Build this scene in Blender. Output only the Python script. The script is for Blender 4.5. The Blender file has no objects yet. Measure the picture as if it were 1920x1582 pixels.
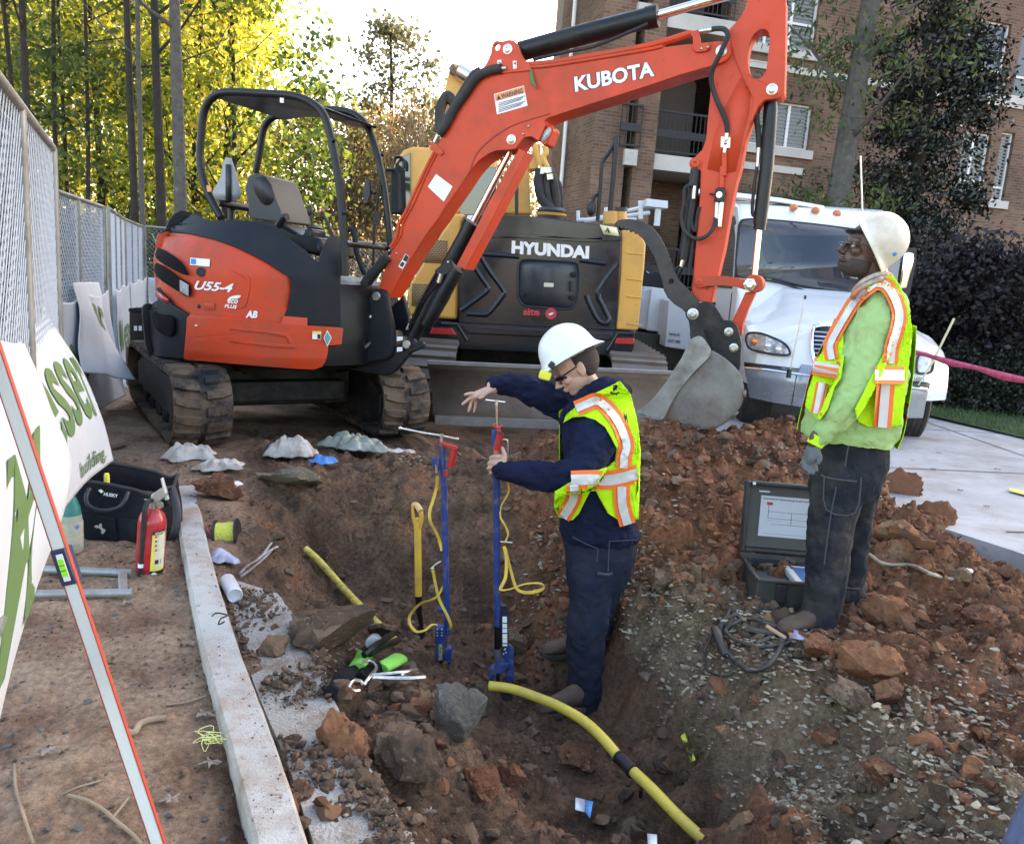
import bpy, math, random
import numpy as np
from mathutils import Vector, Matrix, noise
from mathutils.geometry import tessellate_polygon
R = math.radians
C = bpy.context.scene.collection
sc = bpy.context.scene
V = Vector
# ---------------------------------------------------------------- camera
F = 1500.0                      # focal length in photo pixels (photo 1920 wide)
CAM = V((0, 0, 1.45)); PITCH = R(10.5); ROLL = R(4.0)
Fw = V((0, math.cos(PITCH), -math.sin(PITCH))); U0 = V((0, math.sin(PITCH), math.cos(PITCH))); R0 = V((1, 0, 0))
Rt = R0*math.cos(ROLL) + U0*math.sin(ROLL); Up = U0*math.cos(ROLL) - R0*math.sin(ROLL)
cd = bpy.data.cameras.new('camera'); cam = bpy.data.objects.new('camera', cd); C.objects.link(cam)
cd.sensor_width = 36; cd.lens = 36*F/1920; cd.clip_end = 600; cd.clip_start = 0.05
cam.matrix_world = Matrix(((Rt.x, Up.x, -Fw.x, CAM.x), (Rt.y, Up.y, -Fw.y, CAM.y), (Rt.z, Up.z, -Fw.z, CAM.z), (0, 0, 0, 1)))
sc.camera = cam
# ---------------------------------------------------------------- light: low sun from behind the brick building
SUN_AZ, SUN_EL = R(40), R(24)          # azimuth clockwise from +Y (view direction)
w = bpy.data.worlds.new("World"); sc.world = w; w.use_nodes = True
nt = w.node_tree; bg = nt.nodes['Background']
sky = nt.nodes.new('ShaderNodeTexSky'); sky.sky_type = 'NISHITA'; sky.sun_disc = False
sky.sun_elevation = SUN_EL; sky.sun_rotation = SUN_AZ; sky.air_density = 1.0; sky.dust_density = 2.2; sky.ozone_density = 1.0
nt.links.new(sky.outputs[0], bg.inputs[0]); bg.inputs[1].default_value = 0.15
sd = bpy.data.lights.new('sun', 'SUN'); sd.energy = 3.0; sd.angle = R(0.5); sd.color = (1, .9, .74)
sun = bpy.data.objects.new('sun', sd); C.objects.link(sun)
sdir = V((math.sin(SUN_AZ)*math.cos(SUN_EL), math.cos(SUN_AZ)*math.cos(SUN_EL), math.sin(SUN_EL)))
sun.rotation_euler = sdir.to_track_quat('Z', 'Y').to_euler()
sc.view_settings.view_transform = 'Standard'; sc.view_settings.look = 'None'
sc.view_settings.exposure = 2.7; sc.view_settings.gamma = 1
sc.view_settings.use_white_balance = True; sc.view_settings.white_balance_temperature = 7500; sc.view_settings.white_balance_tint = 12
# ---------------------------------------------------------------- projection helpers: a photo pixel and a real depth / plane give a place in the world
def ray(px, py): return Fw*F + Rt*(px-960) - Up*(py-791)
def at(px, py, Y):
    r = ray(px, py); return CAM + r*(Y/r.y)
def gz(px, py, z):
    r = ray(px, py); return CAM + r*((z-CAM.z)/r.z)
def onpl(px, py, p0, n):
    r = ray(px, py); return CAM + r*((p0-CAM).dot(n)/r.dot(n))
def proj(p):
    d = p-CAM; z = d.dot(Fw); return 960+F*d.dot(Rt)/z, 791-F*d.dot(Up)/z
def Zf(ox, oy, s): return lambda *pts: [(ox+x/s, oy+y/s) for x, y in pts]
# ---------------------------------------------------------------- tagging
def tag(o, label=None, cat=None, group=None, kind=None):
    for k, v in (('label', label), ('category', cat), ('group', group), ('kind', kind)):
        if v: o[k] = v
    return o
def empty(name, loc, label, cat, group=None):
    o = bpy.data.objects.new(name, None); C.objects.link(o); o.location = loc; o.empty_display_size = .1
    o['_w'] = 0; del o['_w']
    return tag(o, label, cat, group)
# ---------------------------------------------------------------- mesh builder (world coordinates)
def basis(d, up=V((0, 0, 1))):
    d = d.normalized()
    if abs(d.dot(up)) > .98: up = V((1, 0, 0))
    s = d.cross(up).normalized(); return s, s.cross(d).normalized()
def smooth_path(pts, k=6, closed=False):
    pts = [V(p) for p in pts]; n = len(pts); out = []
    if n < 3: return pts
    rng = range(n if closed else n-1)
    for i in rng:
        if closed: p0, p1, p2, p3 = pts[i-1], pts[i], pts[(i+1) % n], pts[(i+2) % n]
        else: p0, p1, p2, p3 = pts[max(i-1, 0)], pts[i], pts[i+1], pts[min(i+2, n-1)]
        for j in range(k):
            t = j/k
            out.append(.5*((2*p1)+(p2-p0)*t+(2*p0-5*p1+4*p2-p3)*t*t+(3*p1-p0-3*p2+p3)*t**3))
    if not closed: out.append(pts[-1])
    return out
class MB:
    def __init__(s): s.v = []; s.f = []; s.m = []; s.cur = 0
    def mat(s, i): s.cur = i; return s
    def add(s, vs, fs):
        b = len(s.v); s.v += [tuple(v) for v in vs]
        for f in fs: s.f.append(tuple(b+i for i in f)); s.m.append(s.cur)
        return s
    def box(s, c, size, M=None):
        c = V(c); hx, hy, hz = size[0]/2, size[1]/2, size[2]/2
        vs = [V((x, y, z)) for x in (-hx, hx) for y in (-hy, hy) for z in (-hz, hz)]
        if M is not None: vs = [M @ v for v in vs]
        return s.add([c+v for v in vs], [(0, 1, 3, 2), (4, 6, 7, 5), (0, 4, 5, 1), (2, 3, 7, 6), (0, 2, 6, 4), (1, 5, 7, 3)])
    def beam(s, a, b, w, h, up=V((0, 0, 1))):
        a, b = V(a), V(b); sd, u = basis(b-a, up); sd *= w/2; u *= h/2
        vs = [p+x for p in (a, b) for x in (-sd-u, sd-u, sd+u, -sd+u)]
        return s.add(vs, [(3, 2, 1, 0), (4, 5, 6, 7), (0, 1, 5, 4), (1, 2, 6, 5), (2, 3, 7, 6), (3, 0, 4, 7)])
    def tube(s, pts, r, n=10, caps=True, flat=1.0, up=V((0, 0, 1))):
        pts = [V(p) for p in pts]; m = len(pts); rs = list(r) if isinstance(r, (list, tuple)) else [r]*m
        if len(rs) != m: rs = list(np.interp(np.linspace(0, 1, m), np.linspace(0, 1, len(rs)), rs))
        vs = []; d0 = (pts[1]-pts[0]).normalized(); a, b = basis(d0, up)
        for i, p in enumerate(pts):
            d = (pts[min(i+1, m-1)]-pts[max(i-1, 0)])
            d = d.normalized() if d.length > 1e-9 else d0
            a = (a-d*a.dot(d)); a = a.normalized() if a.length > 1e-6 else basis(d)[0]
            b = d.cross(a).normalized()
            for k in range(n):
                t = 2*math.pi*k/n; vs.append(p+a*math.cos(t)*rs[i]+b*math.sin(t)*rs[i]*flat)
        fs = [(i*n+k, i*n+(k+1) % n, (i+1)*n+(k+1) % n, (i+1)*n+k) for i in range(m-1) for k in range(n)]
        if caps: fs += [tuple(range(n-1, -1, -1)), tuple((m-1)*n+k for k in range(n))]
        return s.add(vs, fs)
    def cyl(s, a, b, r, r2=None, n=20): return s.tube([a, b], [r, r if r2 is None else r2], n)
    def lathe(s, o, ax, prof, n=24):
        o, ax = V(o), V(ax).normalized(); a, b = basis(ax); vs = []; m = len(prof)
        for r, h in prof:
            for k in range(n):
                t = 2*math.pi*k/n; vs.append(o+ax*h+(a*math.cos(t)+b*math.sin(t))*max(r, 1e-4))
        fs = [(i*n+k, i*n+(k+1) % n, (i+1)*n+(k+1) % n, (i+1)*n+k) for i in range(m-1) for k in range(n)]
        fs += [tuple(range(n-1, -1, -1)), tuple((m-1)*n+k for k in range(n))]
        return s.add(vs, fs)
    def prism(s, pts, off, holes=()):
        off = V(off); loops = [[V(p) for p in pts]]+[[V(p) for p in h] for h in holes]
        flat = [p for l in loops for p in l]; tris = tessellate_polygon(loops); n = len(flat)
        fs = [tuple(t) for t in tris]+[tuple(n+i for i in reversed(t)) for t in tris]
        b = 0
        for l in loops:
            k = len(l); fs += [(b+i, b+(i+1) % k, n+b+(i+1) % k, n+b+i) for i in range(k)]; b += k
        return s.add(flat+[p+off for p in flat], fs)
    def ell(s, c, r, M=None, n=16, m=10):
        c = V(c); r = (r, r, r) if isinstance(r, (int, float)) else r; vs = []
        for i in range(m+1):
            ph = math.pi*i/m
            for k in range(n):
                t = 2*math.pi*k/n; p = V((r[0]*math.sin(ph)*math.cos(t), r[1]*math.sin(ph)*math.sin(t), r[2]*math.cos(ph)))
                vs.append(c+(M @ p if M is not None else p))
        return s.add(vs, [(i*n+k, (i+1)*n+k, (i+1)*n+(k+1) % n, i*n+(k+1) % n) for i in range(m) for k in range(n)])
    def grid(s, P):      # P: rows of points
        nr, nc = len(P), len(P[0])
        return s.add([p for row in P for p in row], [(i*nc+j, i*nc+j+1, (i+1)*nc+j+1, (i+1)*nc+j) for i in range(nr-1) for j in range(nc-1)])
    def loft(s, rings, caps=True):
        n = len(rings[0]); m = len(rings)
        fs = [(i*n+k, i*n+(k+1) % n, (i+1)*n+(k+1) % n, (i+1)*n+k) for i in range(m-1) for k in range(n)]
        if caps: fs += [tuple(range(n-1, -1, -1)), tuple((m-1)*n+k for k in range(n))]
        return s.add([p for r in rings for p in r], fs)
    def build(s, name, mats, parent=None, smooth=35, bevel=0, solid=0, subsurf=0, fix=True, segs=2):
        me = bpy.data.meshes.new(name); me.from_pydata(s.v, [], s.f)
        mats = mats if isinstance(mats, (list, tuple)) else [mats]
        for m in mats: me.materials.append(m)
        if len(mats) > 1: me.polygons.foreach_set('material_index', s.m)
        if fix:
            import bmesh
            bm = bmesh.new(); bm.from_mesh(me); bmesh.ops.remove_doubles(bm, verts=bm.verts, dist=1e-5)
            bmesh.ops.recalc_face_normals(bm, faces=bm.faces); bm.to_mesh(me); bm.free()
        me.update()
        if smooth:
            me.polygons.foreach_set('use_smooth', [True]*len(me.polygons)); me.set_sharp_from_angle(angle=R(smooth))
        o = bpy.data.objects.new(name, me); C.objects.link(o)
        if parent is not None:
            o.parent = parent; o.matrix_parent_inverse = Matrix.Translation(-V(parent.location)) if parent.type == 'EMPTY' else Matrix.Identity(4)
        if solid:
            k = o.modifiers.new('s', 'SOLIDIFY'); k.thickness = solid; k.offset = 0
        if bevel:
            k = o.modifiers.new('b', 'BEVEL'); k.width = bevel; k.segments = segs; k.limit_method = 'ANGLE'; k.angle_limit = R(32); k.harden_normals = False
        if subsurf:
            k = o.modifiers.new('u', 'SUBSURF'); k.levels = subsurf; k.render_levels = subsurf
        return o
# ---------------------------------------------------------------- materials
def _n(nt, t, **kw):
    n = nt.nodes.new(t)
    for k, v in kw.items(): setattr(n, k, v)
    return n
def mat(name, col, rough=.6, metal=0, spec=.5, var=.0, vscale=8, dirt=None, dscale=3, damt=.5, bump=0, bscale=60, coat=0, trans=0, sub=0, emit=None, alpha=1, coords='Object', dlo=.45, dhi=.65):
    m = bpy.data.materials.new(name); m.use_nodes = True; nt = m.node_tree; b = nt.nodes['Principled BSDF']; L = nt.links.new
    b.inputs['Roughness'].default_value = rough; b.inputs['Metallic'].default_value = metal
    b.inputs['Specular IOR Level'].default_value = spec; b.inputs['Coat Weight'].default_value = coat
    b.inputs['Transmission Weight'].default_value = trans; b.inputs['Alpha'].default_value = alpha
    if sub: b.inputs['Subsurface Weight'].default_value = sub; b.inputs['Subsurface Radius'].default_value = (.02, .008, .004); b.inputs['Subsurface Scale'].default_value = .5
    b.inputs['Base Color'].default_value = (*col, 1)
    if var or dirt or bump: tc = _n(nt, 'ShaderNodeTexCoord')
    out = None
    if var:
        n1 = _n(nt, 'ShaderNodeTexNoise'); n1.inputs['Scale'].default_value = vscale; n1.inputs['Detail'].default_value = 6; n1.inputs['Roughness'].default_value = .62
        L(tc.outputs[coords], n1.inputs['Vector'])
        r = _n(nt, 'ShaderNodeValToRGB'); e = r.color_ramp.elements; e[0].position = .3; e[1].position = .72
        e[0].color = (*[c*(1-var) for c in col], 1); e[1].color = (*[min(1, c*(1+var)) for c in col], 1)
        L(n1.outputs['Fac'], r.inputs[0]); out = r.outputs[0]
    if dirt:
        n2 = _n(nt, 'ShaderNodeTexNoise'); n2.inputs['Scale'].default_value = dscale; n2.inputs['Detail'].default_value = 9; n2.inputs['Roughness'].default_value = .7
        L(tc.outputs[coords], n2.inputs['Vector'])
        mr = _n(nt, 'ShaderNodeMapRange'); mr.inputs[1].default_value = dlo; mr.inputs[2].default_value = dhi; mr.inputs[4].default_value = damt
        L(n2.outputs['Fac'], mr.inputs[0])
        mx = _n(nt, 'ShaderNodeMix', data_type='RGBA'); L(mr.outputs[0], mx.inputs[0])
        mx.inputs[6].default_value = (*col, 1); mx.inputs[7].default_value = (*dirt, 1)
        if out: L(out, mx.inputs[6])
        out = mx.outputs[2]
        m2 = _n(nt, 'ShaderNodeMapRange'); m2.inputs[3].default_value = rough; m2.inputs[4].default_value = min(1, max(rough, .8)); L(mr.outputs[0], m2.inputs[0]); L(m2.outputs[0], b.inputs['Roughness'])
    if out: L(out, b.inputs['Base Color'])
    if bump:
        n3 = _n(nt, 'ShaderNodeTexNoise'); n3.inputs['Scale'].default_value = bscale; n3.inputs['Detail'].default_value = 5; L(tc.outputs[coords], n3.inputs['Vector'])
        bp = _n(nt, 'ShaderNodeBump'); bp.inputs['Strength'].default_value = min(1, bump); bp.inputs['Distance'].default_value = .01*max(1, bump)
        L(n3.outputs['Fac'], bp.inputs['Height']); L(bp.outputs[0], b.inputs['Normal'])
    if emit: b.inputs['Emission Color'].default_value = (*col, 1); b.inputs['Emission Strength'].default_value = emit
    return m
def specks(m, col, scale=30, lo=.64, hi=.72, amt=.8, stretch=(1, 1, 1)):
    nt = m.node_tree; b = nt.nodes['Principled BSDF']; L = nt.links.new; inp = b.inputs['Base Color']
    tc = _n(nt, 'ShaderNodeTexCoord'); mp = _n(nt, 'ShaderNodeMapping'); mp.inputs['Scale'].default_value = stretch; L(tc.outputs['Object'], mp.inputs[0])
    n = _n(nt, 'ShaderNodeTexNoise'); n.inputs['Scale'].default_value = scale; n.inputs['Detail'].default_value = 7; n.inputs['Roughness'].default_value = .75; L(mp.outputs[0], n.inputs['Vector'])
    r = _n(nt, 'ShaderNodeMapRange'); r.inputs[1].default_value = lo; r.inputs[2].default_value = hi; r.inputs[4].default_value = amt; L(n.outputs['Fac'], r.inputs[0])
    x = _n(nt, 'ShaderNodeMix', data_type='RGBA'); L(r.outputs[0], x.inputs[0]); x.inputs[7].default_value = (*col, 1)
    if inp.is_linked: L(inp.links[0].from_socket, x.inputs[6])
    else: x.inputs[6].default_value = inp.default_value
    L(x.outputs[2], inp); return m
def leafmat(name, cols, trans=.5, scale=.5, rough=.5, pos=None):
    m = bpy.data.materials.new(name); m.use_nodes = True; nt = m.node_tree; L = nt.links.new
    for n in list(nt.nodes): nt.nodes.remove(n)
    out = _n(nt, 'ShaderNodeOutputMaterial'); b = _n(nt, 'ShaderNodeBsdfPrincipled'); b.inputs['Roughness'].default_value = rough
    t = _n(nt, 'ShaderNodeBsdfTranslucent'); mx = _n(nt, 'ShaderNodeMixShader'); mx.inputs[0].default_value = trans
    g = _n(nt, 'ShaderNodeNewGeometry'); n1 = _n(nt, 'ShaderNodeTexNoise'); n1.inputs['Scale'].default_value = scale; n1.inputs['Detail'].default_value = 3
    L(g.outputs['Position'], n1.inputs['Vector'])
    ad = _n(nt, 'ShaderNodeMath', operation='MULTIPLY_ADD'); ad.inputs[1].default_value = .34; L(g.outputs['Random Per Island'], ad.inputs[0])
    sb = _n(nt, 'ShaderNodeMath', operation='SUBTRACT'); sb.inputs[1].default_value = .17; L(n1.outputs['Fac'], sb.inputs[0]); L(sb.outputs[0], ad.inputs[2])
    r = _n(nt, 'ShaderNodeValToRGB'); e = r.color_ramp.elements
    while len(e) < len(cols): e.new(.5)
    for i, c in enumerate(cols): e[i].position = (pos[i] if pos else .25+.5*i/(len(cols)-1)); e[i].color = (*c, 1)
    L(ad.outputs[0], r.inputs[0]); L(r.outputs[0], b.inputs['Base Color']); L(r.outputs[0], t.inputs['Color'])
    L(b.outputs[0], mx.inputs[1]); L(t.outputs[0], mx.inputs[2]); L(mx.outputs[0], out.inputs[0])
    return m
# ================================================================ GROUND
rnd = random.Random(7)
CP = [ # photo pixel x, y, elevation of the ground there
(50,1500,0),(250,1500,0),(420,1560,0),(150,1250,0),(350,1250,0),(300,1120,0),(200,1060,0),(240,930,0),(330,890,0.02),(120,1400,0),(380,1400,0),(20,1300,0),
(300,1000,0),(200,720,-.02),(150,850,0),(385,850,.05),(480,870,.06),(560,810,.05),(700,850,.03),(780,850,.03),(860,860,.04),(300,760,0),(460,780,.02),
(520,890,.08),(600,868,.1),(680,868,.1),(760,872,.08),(850,880,.05),
(450,950,.05),(480,1000,.0),(450,1080,-.02),(600,950,-.02),(540,1010,-.06),(600,1050,-.3),(600,1120,-.38),(680,1150,-.45),(700,1060,-.33),(750,1000,-.12),(750,1080,-.36),
(900,1000,-.12),(900,1100,-.42),(900,1200,-.55),(820,1180,-.5),(980,920,.05),(1000,1050,-.2),(1010,1150,-.47),(980,1220,-.55),(1050,1260,-.52),
(560,1160,-.04),(520,1200,-.03),(650,1200,-.1),(600,1300,-.04),(640,1450,-.05),(700,1550,-.06),(560,1400,-.05),(740,1250,-.12),(800,1300,-.14),(846,1330,-.1),(850,1400,-.12),(880,1500,-.2),(905,1582,-.24),(780,1450,-.09),(800,1560,-.12),
(900,1330,-.5),(930,1400,-.52),(975,1480,-.57),(1040,1560,-.62),(830,1270,-.42),(1000,1400,-.53),(1000,1335,-.53),(1050,1345,-.55),(1100,1350,-.56),(1090,1300,-.54),(1120,1345,-.56),(1100,1400,-.55),(1200,1500,-.6),(1250,1582,-.62),(1135,1330,-.54),(1130,1480,-.6),
(1165,1335,-.55),(1225,1400,-.57),(1285,1480,-.6),(1315,1590,-.63),(1110,1260,-.5),(1420,1545,-.38),(1560,1610,-.32),
(1165,1120,-.08),(1235,1190,-.13),(1290,1280,-.16),(1350,1370,-.17),(1430,1450,-.18),(1540,1510,-.15),(1640,1570,-.12),
(1400,1250,-.05),(1550,1210,-.02),(1600,1300,.0),(1750,1300,.04),(1850,1200,.09),(1900,1400,.05),(1700,1450,0),(1880,1560,0),(1480,1160,-.02),(1450,1130,-.02),
(1200,950,.22),(1250,1000,.15),(1350,1070,.03),(1100,1000,.1),(1300,900,.33),(1200,860,.42),(1400,860,.42),(1400,960,.22),(1600,960,.2),(1650,1050,.12),(1780,1100,.12),
(960,850,.15),(1020,815,.34),(1100,805,.42),(1200,795,.52),(1300,805,.53),(1400,790,.52),(1500,800,.46),(1600,845,.38),(1660,890,.32),(1710,960,.26),(1800,1022,.2),(1910,1090,.14)]
XYZ = [(g.x, g.y, z) for px, py, z in CP for g in (gz(px, py, z),)]
for px, py, z in CP[-12:]:
    g = gz(px, py, z); XYZ.append((g.x+.25, g.y+.75, -.06)); XYZ.append((g.x+.5, g.y+1.5, -.08))
for x in (-14, -9, -6, -3.5, 0, 4, 9, 14):
    for y in (7.5, 10, 14, 20): XYZ.append((x, y, -.05 if y < 9 else -.12))
for x, y in ((-3, 6.5), (-1.5, 6.7), (-.3, 6.4), (-3, 5), (-2.5, 4), (-2.5, 2.5), (-2.5, 1), (-1, .5), (1.5, .6), (3, 1.5), (4.5, 2.6), (5, 4), (0, 1.2), (-5, 3), (7, 3)):
    XYZ.append((x, y, .0 if y < 6 else .02))
XYZ = np.array(XYZ)
_d = np.linalg.norm(XYZ[:, None, :2]-XYZ[None, :, :2], axis=2)
_w = np.linalg.solve(_d+np.eye(len(XYZ))*-.002, XYZ[:, 2]-0.0)
def hbase(x, y):
    return np.linalg.norm(XYZ[:, :2]-np.array((x, y)), axis=1).dot(_w)
CURB = [gz(px, py, .1) for px, py in ((330, 912), (372, 1060), (425, 1240), (478, 1420), (545, 1640))]
def road_edge(y):     # the earth stops here and the concrete drive starts
    return 3.1+max(0, (5.2-y))*.55
def sst(a, b, x):
    t = min(1, max(0, (x-a)/(b-a))); return t*t*(3-2*t)
def pilemask(x, y):   # loose red spoil
    m = sst(-.3, .4, x-.05)*sst(3.55, 4.1, y+.18*max(0, x))*(1-sst(5.9, 6.5, y))
    return max(m, sst(1.1, 1.7, x)*.75*sst(1.5, 2.3, y)*(1-sst(5.8, 6.4, y)))
def hdetail(x, y, zb):
    p = V((x, y, 0)); pm = pilemask(x, y)
    left = sst(-.75, -1.05, x+.33*(y-2.6))      # compacted ground left of the kerb
    a = .012+.035*(1-left)*sst(7.5, 6.3, y) + .03*pm
    if y > 6.8: a *= .5
    if left > .5: a = .016
    h = a*(noise.fractal(p*3.1, 1.0, 2.0, 4)) + a*.85*noise.fractal(p*10+V((3, 1, 5)), .7, 2.1, 5)
    if left < .98 and y < 6.4:
        vd = noise.voronoi(p*7.5+noise.noise_vector(p*6)*.35)[0]
        h += (1-left)*(.55+.45*pm)*.085*(.42-min(.8, vd[0]*1.6))
        vd = noise.voronoi(p*19)[0]; h += (1-left)*.034*(.4-min(.8, vd[0]*1.7))
    return h
def hground(x, y): 
    zb = hbase(x, y); return zb+hdetail(x, y, zb)
def gmesh(x0, x1, y0, y1, st, hole=None):
    nx, ny = int((x1-x0)/st)+1, int((y1-y0)/st)+1; xs = np.linspace(x0, x1, nx); ys = np.linspace(y0, y1, ny)
    gx, gy = np.meshgrid(xs, ys); pts = np.stack((gx.ravel(), gy.ravel()), 1); zb = np.empty(len(pts))
    for i in range(0, len(pts), 20000):
        q = pts[i:i+20000]; zb[i:i+20000] = np.sqrt((q[:, None, 0]-XYZ[None, :, 0])**2+(q[:, None, 1]-XYZ[None, :, 1])**2).dot(_w)
    z = np.array([zb[i]+hdetail(pts[i, 0], pts[i, 1], zb[i]) for i in range(len(pts))])
    return nx, ny, pts, z
def ledge(x, y):      # gravelly tan ledge on the right bank of the trench
    rx = float(np.interp(y, [1.9, 2.3, 2.5, 2.7, 3.0, 3.43, 3.66, 3.9], [1.35, 1.08, .95, .86, .80, .74, .62, .62])); n = .12*noise.noise(V((x*2.2, y*2.2, 8)))
    return sst(rx-.05, rx+.02, x)*(1-sst(rx+.5, rx+.85, x+n*2))*sst(1.7, 2.0, y)*(1-sst(3.75, 4.05, y+n))
def attr_for(x, y, z):
    pm = pilemask(x, y); left = sst(-.75, -1.1, x+.33*(y-2.6)) if y < 5.6 else sst(-1.6, -2.6, x)
    w = sst(.75, .9, x)*(1-sst(1.3, 1.45, x))*(1-sst(2.35, 2.6, y))*sst(1.9, 2.1, y)*(1-sst(-.22, -.15, z))
    return max(pm, w), left, ledge(x, y)
def build_ground():
    me = bpy.data.meshes.new('ground'); vs = []; fs = []; at1 = []
    zones = [(-2.9, 4.3, 1.0, 6.3, .015), (-60, 60, -30, 90, 1.2)]
    nx, ny, pts, z = gmesh(*zones[0]); base = 0
    X0, X1, Y0, Y1 = -2.9, 4.3, 1.0, 6.3
    for i in range(len(pts)):
        vs.append((pts[i, 0], pts[i, 1], z[i])); at1.append(attr_for(pts[i, 0], pts[i, 1], z[i]))
    fs += [(j*nx+i, j*nx+i+1, (j+1)*nx+i+1, (j+1)*nx+i) for j in range(ny-1) for i in range(nx-1)]
    # outer rings from the fine patch out to the horizon
    ringi = [j*nx for j in range(ny)][::-1]+[i for i in range(1, nx)]+[j*nx+nx-1 for j in range(1, ny)]+[(ny-1)*nx+i for i in range(nx-2, 0, -1)]
    cx, cy = .7, 3.6; prev = ringi
    for k, sc_ in enumerate((1.05, 1.12, 1.22, 1.36, 1.55, 1.8, 2.2, 2.8, 4, 7, 14, 40, 120)):
        b = len(vs); cur = []
        for i in ringi:
            x, y = vs[i][0], vs[i][1]; x2, y2 = cx+(x-cx)*sc_, cy+(y-cy)*sc_
            zz = hbase(x2, y2)+hdetail(x2, y2, 0)*(1 if k < 6 else 0) if sc_ < 4 else -.12
            if sc_ >= 4: zz = -.15
            cur.append(len(vs)); vs.append((x2, y2, zz)); at1.append(attr_for(x2, y2, zz))
        n = len(ringi)
        fs += [(prev[i], prev[(i+1) % n], cur[(i+1) % n], cur[i]) for i in range(n)]
        prev = cur
    me.from_pydata(vs, [], fs)
    a = me.color_attributes.new('soil', 'FLOAT_COLOR', 'POINT')
    a.data.foreach_set('color', [c for t in at1 for c in (t[0], t[1], t[2], 1)])
    me.polygons.foreach_set('use_smooth', [True]*len(fs)); me.update()
    import bmesh
    bm = bmesh.new(); bm.from_mesh(me); bmesh.ops.recalc_face_normals(bm, faces=bm.faces); bm.to_mesh(me); bm.free()
    if sum(me.polygons[i].normal.z for i in range(50)) < 0: me.flip_normals()
    o = bpy.data.objects.new('ground', me); C.objects.link(o); o['kind'] = 'structure'
    m = bpy.data.materials.new('soil'); m.use_nodes = True; nt = m.node_tree; b = nt.nodes['Principled BSDF']; L = nt.links.new
    g = _n(nt, 'ShaderNodeNewGeometry'); P = g.outputs['Position']
    def nz(s, d=8, r=.65, v=P):
        n = _n(nt, 'ShaderNodeTexNoise'); n.inputs['Scale'].default_value = s; n.inputs['Detail'].default_value = d; n.inputs['Roughness'].default_value = r; L(v, n.inputs['Vector']); return n.outputs['Fac']
    def ramp(f, cs):
        r = _n(nt, 'ShaderNodeValToRGB'); e = r.color_ramp.elements
        while len(e) < len(cs): e.new(.5)
        for i, (p, c) in enumerate(cs): e[i].position = p; e[i].color = (*c, 1)
        L(f, r.inputs[0]); return r.outputs[0]
    def mix(f, a, b_):
        x = _n(nt, 'ShaderNodeMix', data_type='RGBA')
        if isinstance(f, float): x.inputs[0].default_value = f
        else: L(f, x.inputs[0])
        L(a, x.inputs[6]); L(b_, x.inputs[7]); return x.outputs[2]
    at_ = _n(nt, 'ShaderNodeVertexColor', layer_name='soil'); sp = _n(nt, 'ShaderNodeSeparateColor'); L(at_.outputs[0], sp.inputs[0])
    dark = ramp(nz(2.6), [(.3, (.075, .049, .034)), (.45, (.145, .090, .060)), (.56, (.225, .138, .09)), (.64, (.28, .135, .072)), (.78, (.21, .16, .12))])
    red = ramp(nz(3.3), [(.3, (.10, .053, .036)), (.45, (.20, .096, .056)), (.56, (.33, .14, .072)), (.66, (.30, .19, .12)), (.78, (.22, .17, .13))])
    tan = ramp(nz(2.6), [(.28, (.14, .085, .058)), (.42, (.25, .16, .11)), (.54, (.38, .26, .18)), (.66, (.43, .31, .22)), (.8, (.22, .135, .092))])
    c1 = mix(sp.outputs[0], dark, red); c2 = mix(sp.outputs[1], c1, tan)
    grav = ramp(nz(5), [(.3, (.12, .078, .048)), (.5, (.22, .15, .095)), (.7, (.31, .225, .15))]); c2 = mix(sp.outputs[2], c2, grav)
    fine = ramp(nz(45, 6, .7), [(.33, (.72, .72, .72)), (.66, (1.62, 1.58, 1.55))])
    mu = _n(nt, 'ShaderNodeMix', data_type='RGBA', blend_type='MULTIPLY'); mu.inputs[0].default_value = 1; L(c2, mu.inputs[6]); L(fine, mu.inputs[7])
    # pale chips of crushed stone pressed into the clay
    vo = _n(nt, 'ShaderNodeTexVoronoi'); vo.inputs['Scale'].default_value = 55; vo.inputs['Randomness'].default_value = 1; L(P, vo.inputs['Vector'])
    lt = _n(nt, 'ShaderNodeMath', operation='LESS_THAN'); lt.inputs[1].default_value = .16; L(vo.outputs['Distance'], lt.inputs[0])
    dn = _n(nt, 'ShaderNodeMapRange'); dn.inputs[1].default_value = .5; dn.inputs[2].default_value = .62; L(nz(1.6, 4), dn.inputs[0])
    ml = _n(nt, 'ShaderNodeMath', operation='MULTIPLY'); L(lt.outputs[0], ml.inputs[0]); L(dn.outputs[0], ml.inputs[1])
    chip = ramp(vo.outputs['Color'], [(.2, (.16, .15, .14)), (.8, (.42, .40, .36))])
    fin = mix(ml.outputs[0], mu.outputs[2], chip)
    L(fin, b.inputs['Base Color']); b.inputs['Roughness'].default_value = .95; b.inputs['Specular IOR Level'].default_value = .15
    bp = _n(nt, 'ShaderNodeBump'); bp.inputs['Strength'].default_value = 1; bp.inputs['Distance'].default_value = .028
    s1 = _n(nt, 'ShaderNodeMath', operation='MULTIPLY_ADD'); L(nz(28, 8, .75), s1.inputs[0]); s1.inputs[1].default_value = 1.2
    L(nz(110, 4, .7), s1.inputs[2]); L(s1.outputs[0], bp.inputs['Height']); L(bp.outputs[0], b.inputs['Normal'])
    me.materials.append(m); return o
ground = build_ground()
SOIL = ground.data.materials[0]
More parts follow.
